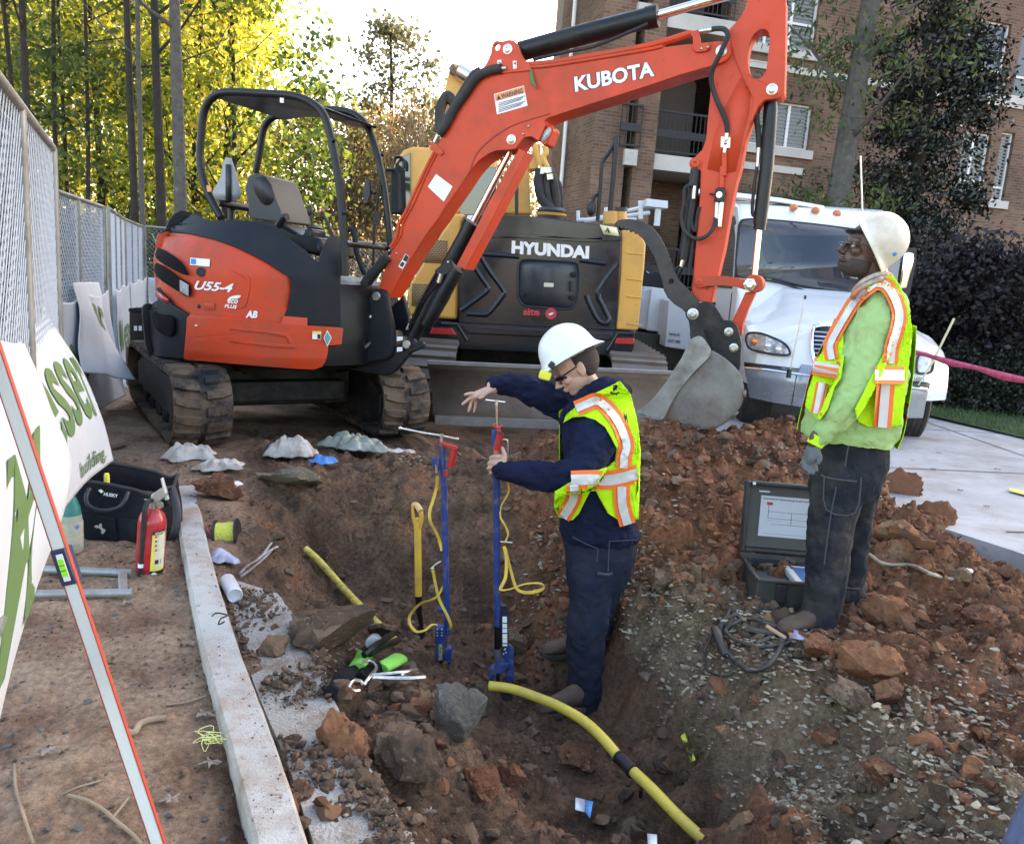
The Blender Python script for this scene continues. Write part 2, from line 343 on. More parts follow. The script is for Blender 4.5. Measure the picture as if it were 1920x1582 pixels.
def stone_shape(mb, c, r, rd, flat=.7, n=1, spike=.28, cut=(.28, .75), el=1):
    # irregular lump from a perturbed icosphere
    import bmesh
    key = n
    if key == 0 and 0 not in stone_shape.cache: stone_shape.cache[0] = ([V(q) for q in ((1, 0, 0), (-1, 0, 0), (0, 1, 0), (0, -1, 0), (0, 0, 1), (0, 0, -1))], [(0, 2, 4), (2, 1, 4), (1, 3, 4), (3, 0, 4), (2, 0, 5), (1, 2, 5), (3, 1, 5), (0, 3, 5)])
    if key not in stone_shape.cache:
        bm = bmesh.new(); bmesh.ops.create_icosphere(bm, subdivisions=n, radius=1)
        stone_shape.cache[key] = ([v.co.copy() for v in bm.verts], [tuple(v.index for v in f.verts) for f in bm.faces]); bm.free()
    vs, fs = stone_shape.cache[key]
    q = Matrix.Rotation(rd.uniform(0, 6.28), 3, 'Z') @ Matrix.Rotation(rd.uniform(-.5, .5), 3, 'X')
    sx, sy, sz = rd.uniform(.7, 1.25), rd.uniform(.65, 1.1), flat*rd.uniform(.75, 1.2)
    o = V((rd.uniform(0, 50), rd.uniform(0, 50), rd.uniform(0, 50)))
    out = []
    cuts = [(V((rd.gauss(0, 1), rd.gauss(0, 1), rd.gauss(0, 1))).normalized(), rd.uniform(*cut)) for _ in range(9)]
    for v in vs:
        p = v*(1+spike*noise.noise(v*1.3+o)*1.5+spike*.6*noise.noise(v*3.1+o))
        for nn, dd in cuts:
            e = p.dot(nn)-dd
            if e > 0: p = p-nn*e*.97
        out.append(V(c)+q @ V((p.x*sx*r*el, p.y*sy*r, p.z*sz*r)))
    mb.add(out, fs)
stone_shape.cache = {}
def rockmat(name, cols, scale=3):
    m = bpy.data.materials.new(name); m.use_nodes = True; nt = m.node_tree; b = nt.nodes['Principled BSDF']; L = nt.links.new
    g = _n(nt, 'ShaderNodeNewGeometry'); r = _n(nt, 'ShaderNodeValToRGB'); e = r.color_ramp.elements
    while len(e) < len(cols): e.new(.5)
    for i, c in enumerate(cols): e[i].position = i/(len(cols)-1); e[i].color = (*c, 1)
    n = _n(nt, 'ShaderNodeTexNoise'); n.inputs['Scale'].default_value = scale*4; n.inputs['Detail'].default_value = 8; n.inputs['Roughness'].default_value = .7; L(g.outputs['Position'], n.inputs['Vector'])
    ad = _n(nt, 'ShaderNodeMath', operation='MULTIPLY_ADD'); L(g.outputs['Random Per Island'], ad.inputs[0]); ad.inputs[1].default_value = .75
    s = _n(nt, 'ShaderNodeMapRange'); s.inputs[1].default_value = .3; s.inputs[2].default_value = .7; s.inputs[3].default_value = -.15; s.inputs[4].default_value = .35; L(n.outputs['Fac'], s.inputs[0]); L(s.outputs[0], ad.inputs[2])
    L(ad.outputs[0], r.inputs[0]); L(r.outputs[0], b.inputs['Base Color']); b.inputs['Roughness'].default_value = .93; b.inputs['Specular IOR Level'].default_value = .2
    bp = _n(nt, 'ShaderNodeBump'); bp.inputs['Strength'].default_value = 1; bp.inputs['Distance'].default_value = .018
    n2 = _n(nt, 'ShaderNodeTexNoise'); n2.inputs['Scale'].default_value = 60; n2.inputs['Detail'].default_value = 8; n2.inputs['Roughness'].default_value = .75; L(g.outputs['Position'], n2.inputs['Vector'])
    L(n2.outputs['Fac'], bp.inputs['Height']); L(bp.outputs[0], b.inputs['Normal'])
    return m
CLOD = rockmat('clay_clod', [(.10, .055, .036), (.16, .078, .048), (.23, .10, .056), (.31, .135, .068), (.26, .16, .10), (.18, .135, .10)])
CLODD = rockmat('dark_clod', [(.07, .048, .036), (.12, .078, .055), (.18, .11, .072), (.23, .155, .105), (.17, .145, .12)])
CHIP = rockmat('stone_chip', [(.19, .145, .10), (.32, .26, .19), (.46, .40, .30), (.64, .58, .47)])
BLUE = rockmat('blue_gravel', [(.06, .07, .075), (.11, .125, .13), (.17, .18, .18), (.16, .12, .09)])
# loose clods and chips: nobody could count them
rd = random.Random(3)
mbp, mbd, mbc, mbg = MB(), MB(), MB(), MB()
def ingutter(x, y): return False
cnt = 0
while cnt < 9500:
    x, y = rd.uniform(-1.5, 4.2), rd.uniform(1.3, 6.1)
    left = sst(-.75, -1.05, x+.33*(y-2.6)); pm = pilemask(x, y)
    if rd.random() > .18+.8*pm: continue
    if left > .5 or (1.07 < x < 1.68 and 3.56 < y < 4.05): continue
    if math.hypot(x-.42, y-3.45) < .28 and rd.random() < .9: continue
    if x > road_edge(y)-.05 or (1.07 < x < 1.68 and 3.56 < y < 4.05): continue
    r = .006+.038*rd.random()**4.2+(.009*rd.random() if pm > .5 else 0)
    z = hground(x, y); stone_shape(mbp if pm > .4 else mbd, (x, y, z+r*.05), r*1.15, rd, n=1 if r < .012 else 2, spike=.45); cnt += 1
cnt = 0
while cnt < 26000:      # crumbs
    x, y = rd.uniform(-2.4, 3.6), rd.uniform(1.2, 5.6); left = sst(-.75, -1.05, x+.33*(y-2.6))
    if left > .5 and rd.random() > .3 or x > road_edge(y)-.1 or noise.noise(V((x*2.3, y*2.3, 12))) < -.25+.4*rd.random(): continue
    r = .0025+.0075*rd.random()**2; stone_shape(mbp if pilemask(x, y) > .4 else mbd, (x, y, hground(x, y)+r*.3), r*1.3, rd, n=0, cut=(.6, .9)); cnt += 1
cnt = 0
while cnt < 900:        # mid sized clods on the trench banks
    x, y = rd.uniform(-.6, 1.6), rd.uniform(1.7, 5.2)
    left = sst(-.75, -1.05, x+.33*(y-2.6))
    if left > .3 or math.hypot(x-.42, y-3.45) < .35 or noise.noise(V((x*1.7, y*1.7, 2))) < -.12+.3*rd.random(): continue
    r = .014+.04*rd.random()**2.2; stone_shape(mbd if rd.random() < .6 else mbp, (x, y, hground(x, y)+r*.12), r*1.1, rd, n=2, spike=.45); cnt += 1
mbp.build('clay_rubble', CLOD, smooth=0, fix=False); mbd.build('dark_rubble', CLODD, smooth=0, fix=False)
for n_ in ('clay_rubble', 'dark_rubble'): bpy.data.objects[n_]['kind'] = 'stuff'
cnt = 0
while cnt < 13000:
    x, y = rd.uniform(-.8, 4.0), rd.uniform(1.3, 6.0)
    if x > road_edge(y)-.1: continue
    dens = noise.noise(V((x*1.1, y*1.1, 4.2)))+(.25 if x > 1.0 and y < 3.4 else 0)+.5*ledge(x, y)-(.5 if ledge(x, y) < .3 and x < 1.0 and y < 3.8 and hbase(x, y) < -.2 else 0)
    if dens < .12+rd.random()*.5: continue
    z = hground(x, y); r = .004+.012*rd.random()**2.4
    stone_shape(mbc, (x, y, z+r*.55), r, rd, flat=.38, n=0 if r < .006 else 1, spike=.3, cut=(.4, .9), el=1+1.1*rd.random()); cnt += 1
mbc.build('stone_chips', CHIP, smooth=0, fix=False)['kind'] = 'stuff'
cnt = 0
while cnt < 2200:
    y = rd.uniform(1.2, 6.0); x = rd.uniform(-3.4, -.4)
    if sst(-.75, -1.05, x+.33*(y-2.6)) < .6 and rd.random() > .25: continue
    z = hground(x, y); r = .004+.014*rd.random()**3
    if noise.noise(V((x*2, y*2, 9))) < -.15+.3*rd.random(): continue
    stone_shape(mbg, (x, y, z+r*.2), r, rd, flat=.5, n=1, spike=.15); cnt += 1
mbg.build('gravel', BLUE, smooth=0, fix=False)['kind'] = 'stuff'
# concrete drive (right), lawn, kerb and gutter pan
CONC = mat('concrete', (.37, .37, .375), .85, var=.2, vscale=.9, dirt=(.20, .16, .13), dscale=1.1, damt=.7, bump=.25, bscale=90, coords='Object')
mb = MB()
edge = [(3.0, 16), (2.2, 9.5), (2.0, 7.6), (2.5, 6.8), (3.0, 6.2), (3.12, 5.6), (3.2, 5.2), (3.45, 4.7), (3.7, 4.2), (4.1, 3.6), (4.6, 2.9), (5.4, 1.8), (6.5, .5)]
edge = [(x-.38+.03*math.sin(i*2.1), y) for i, (x, y) in enumerate(edge)]
far = [(9.5, 16), (9.3, 9.5), (9.2, 8), (9.2, 7.2), (9.2, 6.6), (9.3, 6), (9.4, 5.6), (9.5, 5), (9.6, 4.4), (9.8, 3.6), (10, 2.9), (10.4, 1.8), (11, .5)]
def cz(x, y): return hbase(x, y)*0 - (.0+.012*max(0, y-4))
P = []
for (a, b) in zip(edge, far):
    P.append([V((a[0]+(b[0]-a[0])*t, a[1]+(b[1]-a[1])*t, cz(0, a[1])+.012)) for t in (0, .2, .4, .6, .8, 1)])
mb.grid(P); mb.grid([[r_[0] for r_ in P], [r_[0]-V((-.02, 0, .35)) for r_ in P]]); drive = mb.build('driveway', CONC, smooth=0, fix=False); drive['kind'] = 'structure'
specks(CONC, (.14, .105, .08), 9, .60, .70, .75); jm = mat('joint', (.07, .065, .06), .95)
mb = MB()
for a, b in (((3.3, 5.1), (9.5, 5.9)), ((2.6, 6.9), (9.3, 7.7)), ((5.2, 2.2), (5.4, 15.8)), ((7.6, 1.4), (7.6, 15.8)), ((2.0, 9.2), (9.4, 10.0))):
    n = 14
    for k in range(n):
        p, q = [V((a[0]+(b[0]-a[0])*t, a[1]+(b[1]-a[1])*t, 0)) for t in (k/n, (k+1)/n)]
        p.z = cz(0, p.y)+.017; q.z = cz(0, q.y)+.017
        d = (q-p).normalized().cross(V((0, 0, 1)))*.009
        mb.add([p-d, p+d, q+d, q-d], [(0, 1, 2, 3)])
o = mb.build('driveway_joints', jm, drive, smooth=0, fix=False); 
YEL = mat('yellow_paint', (.75, .62, .12), .8, var=.2, dirt=(.4, .38, .3), dscale=9, damt=.7)
mb = MB(); a, b, c, d = [gz(x, y, cz(0, 5.3)+.02) for x, y in ((1893, 914), (1960, 926), (1960, 938), (1893, 920))]
mb.add([a, b, c, d], [(0, 1, 2, 3)]); mb.build('yellow_marking', YEL, drive, smooth=0, fix=False)
GR = mat('lawn_soil', (.04, .06, .025), .95, var=.3)
mb = MB(); L0 = [gz(px, py, -.06) for px, py in ((1640, 760), (1745, 783), (1960, 835), (2400, 940))]
L1 = [gz(px, py, -.06) for px, py in ((1600, 700), (1745, 715), (2000, 745), (2600, 800))]
mb.grid([[p+V((0, 0, .03)) for p in L0], [p+V((0, 0, .05)) for p in L1]]); lawn = mb.build('lawn', GR, smooth=0, fix=False); lawn['kind'] = 'structure'
GM = leafmat('grass_blades', [(.03, .06, .015), (.06, .12, .025), (.11, .15, .05)], .3, 3)
mb = MB(); rg = random.Random(5)
for i in range(9000):
    t, u = rg.random()*3, rg.random(); k = int(t); t -= k
    p = (L0[k].lerp(L0[k+1], t)).lerp(L1[k].lerp(L1[k+1], t), u**1.5); p.z = -.02
    a = rg.uniform(0, 6.3); h = rg.uniform(.03, .075); d = V((math.cos(a), math.sin(a), 0))*.006; l = V((rg.gauss(0, .02), rg.gauss(0, .02), h))
    mb.add([p-d, p+d, p+l], [(0, 1, 2)])
mb.build('grass', GM, smooth=0, fix=False)['kind'] = 'stuff'
# ================================================================ BUILDING
def brickmat(name, c1, c2, mortar, sx=4.4):
    m = bpy.data.materials.new(name); m.use_nodes = True; nt = m.node_tree; b = nt.nodes['Principled BSDF']; L = nt.links.new
    uv = _n(nt, 'ShaderNodeUVMap'); br = _n(nt, 'ShaderNodeTexBrick'); br.inputs['Scale'].default_value = 1
    br.inputs['Brick Width'].default_value = .23; br.inputs['Row Height'].default_value = .077; br.inputs['Mortar Size'].default_value = .009
    br.inputs['Color1'].default_value = (*c1, 1); br.inputs['Color2'].default_value = (*c2, 1); br.inputs['Mortar'].default_value = (*mortar, 1)
    L(uv.outputs[0], br.inputs['Vector'])
    n = _n(nt, 'ShaderNodeTexNoise'); n.inputs['Scale'].default_value = .7; n.inputs['Detail'].default_value = 7; L(uv.outputs[0], n.inputs['Vector'])
    r = _n(nt, 'ShaderNodeValToRGB'); r.color_ramp.elements[0].color = (.6, .6, .6, 1); r.color_ramp.elements[0].position = .3; r.color_ramp.elements[1].color = (1.2, 1.2, 1.2, 1); r.color_ramp.elements[1].position = .7; L(n.outputs['Fac'], r.inputs[0])
    mu = _n(nt, 'ShaderNodeMix', data_type='RGBA', blend_type='MULTIPLY'); mu.inputs[0].default_value = 1; L(br.outputs[0], mu.inputs[6]); L(r.outputs[0], mu.inputs[7])
    L(mu.outputs[2], b.inputs['Base Color']); b.inputs['Roughness'].default_value = .9
    bp = _n(nt, 'ShaderNodeBump'); bp.inputs['Distance'].default_value = .01; bp.inputs['Strength'].default_value = .5; L(br.outputs['Fac'], bp.inputs['Height']); bp.invert = True; L(bp.outputs[0], b.inputs['Normal'])
    return m
BRICK = brickmat('brick', (.215, .118, .074), (.125, .068, .045), (.185, .15, .12))
STONE = mat('cast_stone', (.55, .53, .49), .8, var=.08, vscale=3, dirt=(.3, .29, .27), dscale=1.5, damt=.5)
WHITE = mat('white_frame', (.75, .76, .76), .5)
DARKM = mat('dark_metal', (.018, .019, .022), .5)
GLASSW = mat('window_glass', (.02, .025, .03), .04, spec=1.0)
BLIND = mat('blind', (.22, .22, .21), .6)
STUC = mat('shutter_brown', (.11, .085, .07), .7)
BANG = math.atan2(.28, .96); br_ = V((math.cos(BANG), math.sin(BANG), 0)); bn = V((br_.y, -br_.x, 0)); bp0 = V((7.04, 22, 0))
def bs(px, py, off=0):         # facade coordinates (along, up) of a photo pixel
    p = onpl(px, py, bp0-bn*off, bn); return (p-bp0).dot(br_), p.z
def bw(s, z, off=0): return bp0+br_*s+V((0, 0, z))-bn*off      # off > 0 is into the wall
def uvbox(o, M0):
    me = o.data; uv = me.uv_layers.new(name='UVMap')
    for p in me.polygons:
        for li in p.loop_indices:
            co = me.vertices[me.loops[li].vertex_index].co; n = p.normal
            if abs(n.z) > .8: u, v = co.dot(br_), co.dot(bn)
            elif abs(n.dot(bn)) > .6: u, v = co.dot(br_), co.z
            else: u, v = co.dot(bn), co.z
            uv.data[li].uv = (u, v)
bld = empty('apartment_building', bw(0, 0), 'four storey brown brick apartment building with balconies and white framed windows', 'building')
bld['label'] = 'brown brick apartment building with pale stone bands behind the machines'
def rect(s0, z0, s1, z1, off): return [bw(s0, z0, off), bw(s1, z0, off), bw(s1, z1, off), bw(s0, z1, off)]
TOP = 17.5; GB = -1.2
sL = bs(1334, 330)[0]; sE = 34
wins = []
def W_(x0, y1, x1, y0, cols=1, bar=None, blind=False, sill=True):   # px of lower left, upper right
    a = bs(x0, y1); b = bs(x1, y0); wins.append((a[0], a[1], b[0], b[1], cols, bar, blind, sill))
W_(1396, 268, 1526, 199, 3, None, True); W_(1390, 76, 1548, -70, 3, .3, True)
W_(1829, 166, 1898, 46, 1, .3); W_(1898, 180, 1965, 60, 1, .3); W_(1788, 360, 1860, 252, 2, .22, True); W_(1858, 375, 1904, 250, 1, .2, True)
W_(1812, 662, 1838, 622, 1, .5); W_(1560, 660, 1640, 560, 2, .5)
a1 = wins[0]
wins += [(s, z0, s+1.7, z0+2.4, 2, .3, True, True) for s in (16.5, 22) for z0 in (1.2, 4.4, 7.6, 10.8)]
wins += [(s, 10.8, s+w_, 13.1, 2, .3, True, True) for s, w_ in ((a1[0], 1.9), (wins[2][0], 1.1))]
wall = MB().prism(rect(sL, GB, sE, TOP, 0), -bn*.35, [rect(a, b, c, d, 0)[::-1] for a, b, c, d, *_ in wins])
o = wall.build('wall', BRICK, bld, smooth=0); uvbox(o, None)
for a, b, c, d, cols, bar, blind, sill in wins:
    f = MB(); fr = .05
    def fb(s0, z0, s1, z1, o0=.10, th=.06): f.prism(rect(s0, z0, s1, z1, o0), -bn*th)
    fb(a, b, a+fr, d); fb(c-fr, b, c, d); fb(a+fr, b, c-fr, b+fr); fb(a+fr, d-fr, c-fr, d)
    for k in range(1, cols): s = a+(c-a)*k/cols; fb(s-.035, b+fr, s+.035, d-fr, .105)
    if bar: z = b+(d-b)*bar; fb(a+fr, z-.03, c-fr, z+.03, .103)
    fo = f.build('window', WHITE, bld, smooth=0)
    g = MB().prism(rect(a+.01, b+.01, c-.01, d-.01, .15), -bn*.01); g.build('pane', GLASSW, fo, smooth=0)
    if sill: MB().prism(rect(a-.12, b-.22, c+.12, b-.003, -.08), -bn*.24).build('sill', STONE, fo, smooth=0, bevel=.01)
    if blind:
        bm_ = MB(); n = int((d-b)/.09)
        for k in range(n): z = b+.06+k*.09; bm_.prism(rect(a+.07, z, c-.07, z+.045, .135), -bn*.006)
        bm_.build('blind', BLIND, fo, smooth=0)
# stone bands and dark strips
def band(x0, y0, x1, y1, m=STONE, off=-.06, name='stone_band'):
    a = bs(x0, y1); b = bs(x1, y0); MB().prism(rect(a[0], a[1], b[0], b[1], off), -bn*(.058-off*0)).build(name, m, bld, smooth=0, bevel=.008)
band(1340, 330, 1506, 325+0-28, STONE); band(1340, 138, 1545, 126-22+0, STONE)
band(1340, 372, 1500, 358, mat('navy_strip', (.015, .017, .03), .5), name='awning')
o = MB().prism(rect(sL, 6.95, sE, 7.12, -.05), -bn*.048).build('belt_course', STONE, bld, smooth=0)
o.hide_render = False
# balcony bay on the left end
s1a, s1b = bs(1092, 350)[0], bs(1152, 350)[0]; s2a, s2b = bs(1168, 350)[0], bs(1206, 350)[0]
for a, b in ((s1a, s1b), (s2a, s2b)):
    o = MB().prism(rect(a, GB, b, TOP, -.5), -bn*.75).build('column', BRICK, bld, smooth=0); uvbox(o, None)
o = MB().prism(rect(s1a+.01, GB, sL, TOP, 1.5), -bn*.3).build('bay_wall', BRICK, bld, smooth=0); uvbox(o, None)
endp = [bw(s1a, GB, .25), bw(s1a, GB, 2.6), bw(s1a+1.2, GB, 7), bw(s1a+1.9, GB, 7), bw(s1a+.4, GB, 2.6), bw(s1a+.3, GB, .25)]
o = MB().prism(endp, V((0, 0, TOP-GB))).build('end_wall', BRICK, bld, smooth=0); uvbox(o, None)
o = MB().prism([bw(sE, GB, .36), bw(sE, GB, 7), bw(s1a+2, GB, 7), bw(s1a+2, GB, 6.6), bw(sE-.4, GB, 6.6), bw(sE-.4, GB, .36)], V((0, 0, TOP-GB))).build('rear_wall', BRICK, bld, smooth=0); uvbox(o, None)
MB().prism([bw(s1a, TOP, -.3), bw(sE, TOP, -.3), bw(sE, TOP, 7), bw(s1a+1.2, TOP, 7)], V((0, 0, .4))).build('roof', STONE, bld, smooth=0)
zA = bs(1250, 325)[1]; zB = bs(1250, 296)[1]; dz = 3.25
for k in range(-1, 5):
    z0, z1 = zA+dz*k-.0, zB+dz*k
    if z1 > TOP: break
    MB().prism([bw(s2b-.05, z0, -.42), bw(sL+.1, z0, -.42), bw(sL+.1, z0, 1.49), bw(s2b-.05, z0, 1.49)], V((0, 0, z1-z0))).build('balcony_slab', STONE, bld, smooth=0, bevel=.01)
    MB().prism([bw(s1b-.05, z0, -.62), bw(s2a+.05, z0, -.62), bw(s2a+.05, z0, 1.49), bw(s1b-.05, z0, 1.49)], V((0, 0, z1-z0))).build('balcony_slab', STONE, bld, smooth=0, bevel=.01)
    for sa, sb, off in ((s2b+.02, sL-.02, -.34), (s1b-.2, s2a+.12, -.56)):
        q = MB(); h = 1.05
        q.prism(rect(sa, z1+h-.05, sb, z1+h, off), -bn*.05); q.prism(rect(sa, z1+.08, sb, z1+.12, off), -bn*.04); q.prism(rect(sa, z1+.42, sb, z1+.60, off), -bn*.03)
        n = int((sb-sa)/.12)
        for i in range(n+1): s = sa+(sb-sa-.02)*i/n; q.prism(rect(s, z1+.12, s+.018, z1+h-.05, off+.005), -bn*.018)
        q.build('railing', DARKM, bld, smooth=0)
    if k >= 0 and z1+2.3 < TOP: MB().prism(rect(s2b+.7, z1+.02, s2b+1.9, z1+2.2, 1.44), -bn*.05).build('balcony_door', STUC, bld, smooth=0)
    MB().prism(rect(s1b, z1+.0, s2a, z1+dz-.5, .9), -bn*.05).build('dark_recess_sheet', DARKM, bld, smooth=0)  # dark sheet stands in for the shade deep in the balcony recess
pipe = MB(); pipe.tube([bw(s1a-.0, GB+.2, 1.35)-br_*.1, bw(s1a-.0, TOP-.3, 1.35)-br_*.1], .05, 8); pipe.build('downpipe', WHITE, bld)
# ================================================================ TREES
def leafcloud(seed, n, env, size, cl=60, spread=.5, aspect=.6, droop=0):
    rd = random.Random(seed); vs, fs = [], []; cs = [env(rd) for _ in range(cl)]
    for i in range(n):
        c, w_ = cs[rd.randrange(cl)]
        p = c+V((rd.gauss(0, 1), rd.gauss(0, 1), rd.gauss(0, .7)))*spread*w_
        d = V((rd.gauss(0, 1), rd.gauss(0, 1), rd.gauss(0, 1)-droop)).normalized(); s, u = basis(d, V((rd.random(), rd.random(), .1)).normalized())
        l = size*rd.uniform(.6, 1.3); b = len(vs)
        vs += [p-d*l*.5, p+s*l*aspect*.5, p+d*l*.5, p-s*l*aspect*.5]; fs.append((b, b+1, b+2, b+3))
    me = bpy.data.meshes.new('crown'); me.from_pydata([tuple(v) for v in vs], [], fs); return me
def shell(rx, ry, z0, z1, inner=.35, cone=0):
    def env(rd):
        while True:
            a = rd.uniform(0, 6.283); t = rd.random(); z = z0+(z1-z0)*t
            prof = math.sin(math.pi*min(1, max(0, .12+.83*t)))**.6 if not cone else (1.02-t)**cone
            r = math.sqrt(rd.uniform(inner**2, 1))*prof
            return V((rx*r*math.cos(a), ry*r*math.sin(a), z)), rd.uniform(.6, 1.25)
    return env
def trunkmesh(mb, base, h, r, lean=(0, 0), seed=0, branches=8, z0=.35, blen=2.2, curve=.15):
    rd = random.Random(seed); pts = []; n = 9; ph = rd.uniform(0, 6)
    for i in range(n+1):
        t = i/n; pts.append(V(base)+V((lean[0]*t+curve*math.sin(t*5+ph)*t, lean[1]*t+curve*.7*math.cos(t*4+ph)*t, h*t)))
    mb.tube(pts, [r*(1.25 if i == 0 else 1-.72*i/n) for i in range(n+1)], 10)
    for k in range(branches):
        t = z0+(1-z0)*(k+rd.random())/branches; i = min(int(t*n), n-1); p = pts[i].lerp(pts[i+1], t*n-i)
        a = rd.uniform(0, 6.283); L_ = blen*(1.15-t)*rd.uniform(.6, 1.2); d = V((math.cos(a), math.sin(a), rd.uniform(.3, .9)))
        q = [p, p+d*L_*.35, p+d*L_*.7+V((0, 0, .1*L_)), p+d*L_+V((rd.gauss(0, .2), rd.gauss(0, .2), .3*L_))]
        rr = min(.07, r*(1-.72*t)*.45); mb.tube(q, [rr, rr*.7, rr*.45, rr*.15], 6)
        for _ in range(2):
            e = q[1].lerp(q[2], rd.random()); dd = V((rd.gauss(0, 1), rd.gauss(0, 1), rd.uniform(.1, .9))).normalized()*L_*.45
            mb.tube([e, e+dd*.5, e+dd+V((0, 0, .08))], [rr*.35, rr*.2, rr*.08], 5)
BARK = mat('bark', (.032, .026, .021), .95, var=.35, vscale=6, bump=1, bscale=30)
BARKG = mat('grey_bark', (.085, .078, .068), .95, var=.3, vscale=9, dirt=(.2, .2, .18), dscale=6, damt=.6, bump=1, bscale=25, dlo=.58, dhi=.7)
YLF = leafmat('yellow_leaves', [(.09, .14, .02), (.26, .33, .04), (.50, .50, .06), (.68, .56, .09), (.60, .38, .08)], .62, .33, pos=[.22, .36, .5, .68, .85])
GLF = leafmat('green_leaves', [(.025, .05, .012), (.06, .10, .02), (.14, .18, .03), (.30, .30, .05)], .5, .4)
OLV = leafmat('olive_leaves', [(.05, .05, .022), (.10, .10, .04), (.19, .165, .07), (.34, .20, .09)], .45, .35)
PIN = leafmat('pine_needles', [(.05, .06, .035), (.10, .11, .06), (.20, .19, .10)], .4, .5)
ORA = leafmat('orange_leaves', [(.30, .17, .07), (.5, .28, .12), (.6, .40, .22)], .5, .6)
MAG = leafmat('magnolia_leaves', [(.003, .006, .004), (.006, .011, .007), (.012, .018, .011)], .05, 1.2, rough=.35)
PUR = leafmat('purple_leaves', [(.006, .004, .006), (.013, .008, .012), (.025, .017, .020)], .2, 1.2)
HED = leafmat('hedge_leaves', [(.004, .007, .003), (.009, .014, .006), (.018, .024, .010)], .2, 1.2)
OAK = leafmat('willow_leaves', [(.03, .05, .015), (.06, .09, .025), (.13, .15, .04)], .35, 1)
crA = leafcloud(1, 8000, shell(3.1, 3.1, 1.5, 13, .3), .17, 130, .42)
crB = leafcloud(2, 7500, shell(2.6, 2.6, .6, 10, .3), .17, 110, .40)
crC = leafcloud(3, 4200, shell(1.7, 1.7, .1, 2.5, .2), .12, 80, .27)
crH = leafcloud(4, 4200, shell(3.0, 3.0, 9.5, 16, .2), .18, 60, .45)
def tree(name, label, group, px, d, mesh, m, h, r, sc_=1, rot=0, bark=BARK, branches=8, lean=(0, 0), z0=.35, blen=2.2, bz=-.1, seed=1, curve=.15, cat='tree'):
    p = at(px, 480, d); p.z = bz
    e = empty(name, p, label, cat, group)
    mb = MB(); trunkmesh(mb, p, h, r, lean, seed, branches, z0, blen, curve); mb.build('trunk', bark, e)
    if mesh:
        c = bpy.data.objects.new('crown', mesh); C.objects.link(c); c.parent = e; c.scale = (sc_,)*3; c.rotation_euler = (0, 0, rot)
        if not mesh.materials: mesh.materials.append(m)
        c.material_slots[0].link = 'OBJECT'; c.material_slots[0].material = m
    return e
gW = 'autumn trees of the wood behind the fence'
rw = random.Random(11)
# trunks one can tell apart, left to right
for i, (px, wpx, d, lab, ln, cv) in enumerate([(10, 13, 15, 'straight dark trunk at the left edge of the photo', (-.1, 0), .1), (34, 9, 18, 'thin wavy trunk just right of the leftmost trunk', (.2, 0), .5), (65, 15, 17, 'dark straight trunk with a sunlit right edge', (-.1, 0), .08),
     (117, 9, 19, 'slim trunk with a crooked upper stem beside its twin', (-.35, 0), .3), (129, 7, 22, 'slender pale trunk right of the crooked slim one', (.1, 0), .2), (160, 8, 19, 'slim trunk leaning right and standing alone', (.5, 0), .2),
     (258, 14, 17, 'black trunk, left of the tight pair', (-.2, 0), .12), (271, 10, 16.5, 'greyish trunk close against the black one', (-.1, 0), .1), (307, 17, 17, 'black rough trunk with a burl on its right side', (-.1, 0), .2), (345, 23, 15.5, 'stout smooth grey trunk nearest the digger canopy', (-.3, 0), .06)]):
    tree('woodland_tree', lab, gW, px, d, crH, YLF if i % 2 else GLF, 15, wpx*d/1500/2*1.1, 1, i*1.3, BARKG if i in (9, 7) else BARK, 7, ln, .3, 3, -.1, i+3, cv)
back = [(30, 25, 'A', 0), (110, 29, 'A', 1), (190, 24, 'B', 2), (235, 31, 'A', 0), (300, 27, 'A', 0), (370, 23, 'B', 1), (400, 28, 'B', 0), (425, 22, 'B', 2), (150, 35, 'A', 1), (330, 36, 'A', 0), (60, 33, 'A', 1), (-60, 26, 'A', 0), (-140, 30, 'A', 1), (385, 37, 'B', 0), (432, 33, 'B', 1), (-40, 19, 'B', 2), (350, 31, 'A', 0)]
bl = ['yellow leaved tree filling the wood', 'golden and orange leaved tree deep in the wood', 'green leaved tree among the yellow ones']
ORD = ['first', 'second', 'third', 'fourth', 'fifth', 'sixth', 'seventh', 'eighth', 'ninth', 'tenth', 'eleventh', 'twelfth']
def nth(px, allpx): return ORD[sorted(allpx).index(px)]
for i, (px, d, k, mm) in enumerate(back):
    tree('autumn_tree', bl[mm]+', '+nth(px, [q[0] for q in back if q[3] == mm])+' such tree from the left', gW, px, d, crA if k == 'A' else crB, (YLF, YLF, GLF)[mm], 13 if k == 'A' else 10, .14, rw.uniform(.95, 1.25), rw.uniform(0, 6), BARK, 8, (0, 0), .25, 2.5, -.2, i+30)
USH = [(10, 19, .8), (70, 21, .9), (130, 20, .8), (190, 22, .9), (240, 20.5, .85), (290, 23, .9), (340, 21.5, .85), (385, 23, .9), (430, 22, .9), (470, 26, 1.0), (520, 22, 1), (-60, 15, 1), (570, 25, 1.1), (620, 24, 1.0)]
for i, (px, d, s) in enumerate(USH):
    tree('understory_shrub', ('bushy green shrub at the foot of the wood, '+nth(px, [q[0] for j, q in enumerate(USH) if j < 10 or j == 11])+' from the left') if i < 10 or i == 11 else ('bushy olive shrub seen under the digger canopy, '+nth(px, [q[0] for j, q in enumerate(USH) if j >= 10 and j != 11])+' from the left'), 'understory shrubs behind the fence', px, d, crC, GLF if i < 10 or i == 11 else OLV, 3.5, .04, s, rw.uniform(0, 6), BARK, 5, (0, 0), .1, 1.2, -.2, i+60, cat='shrub')
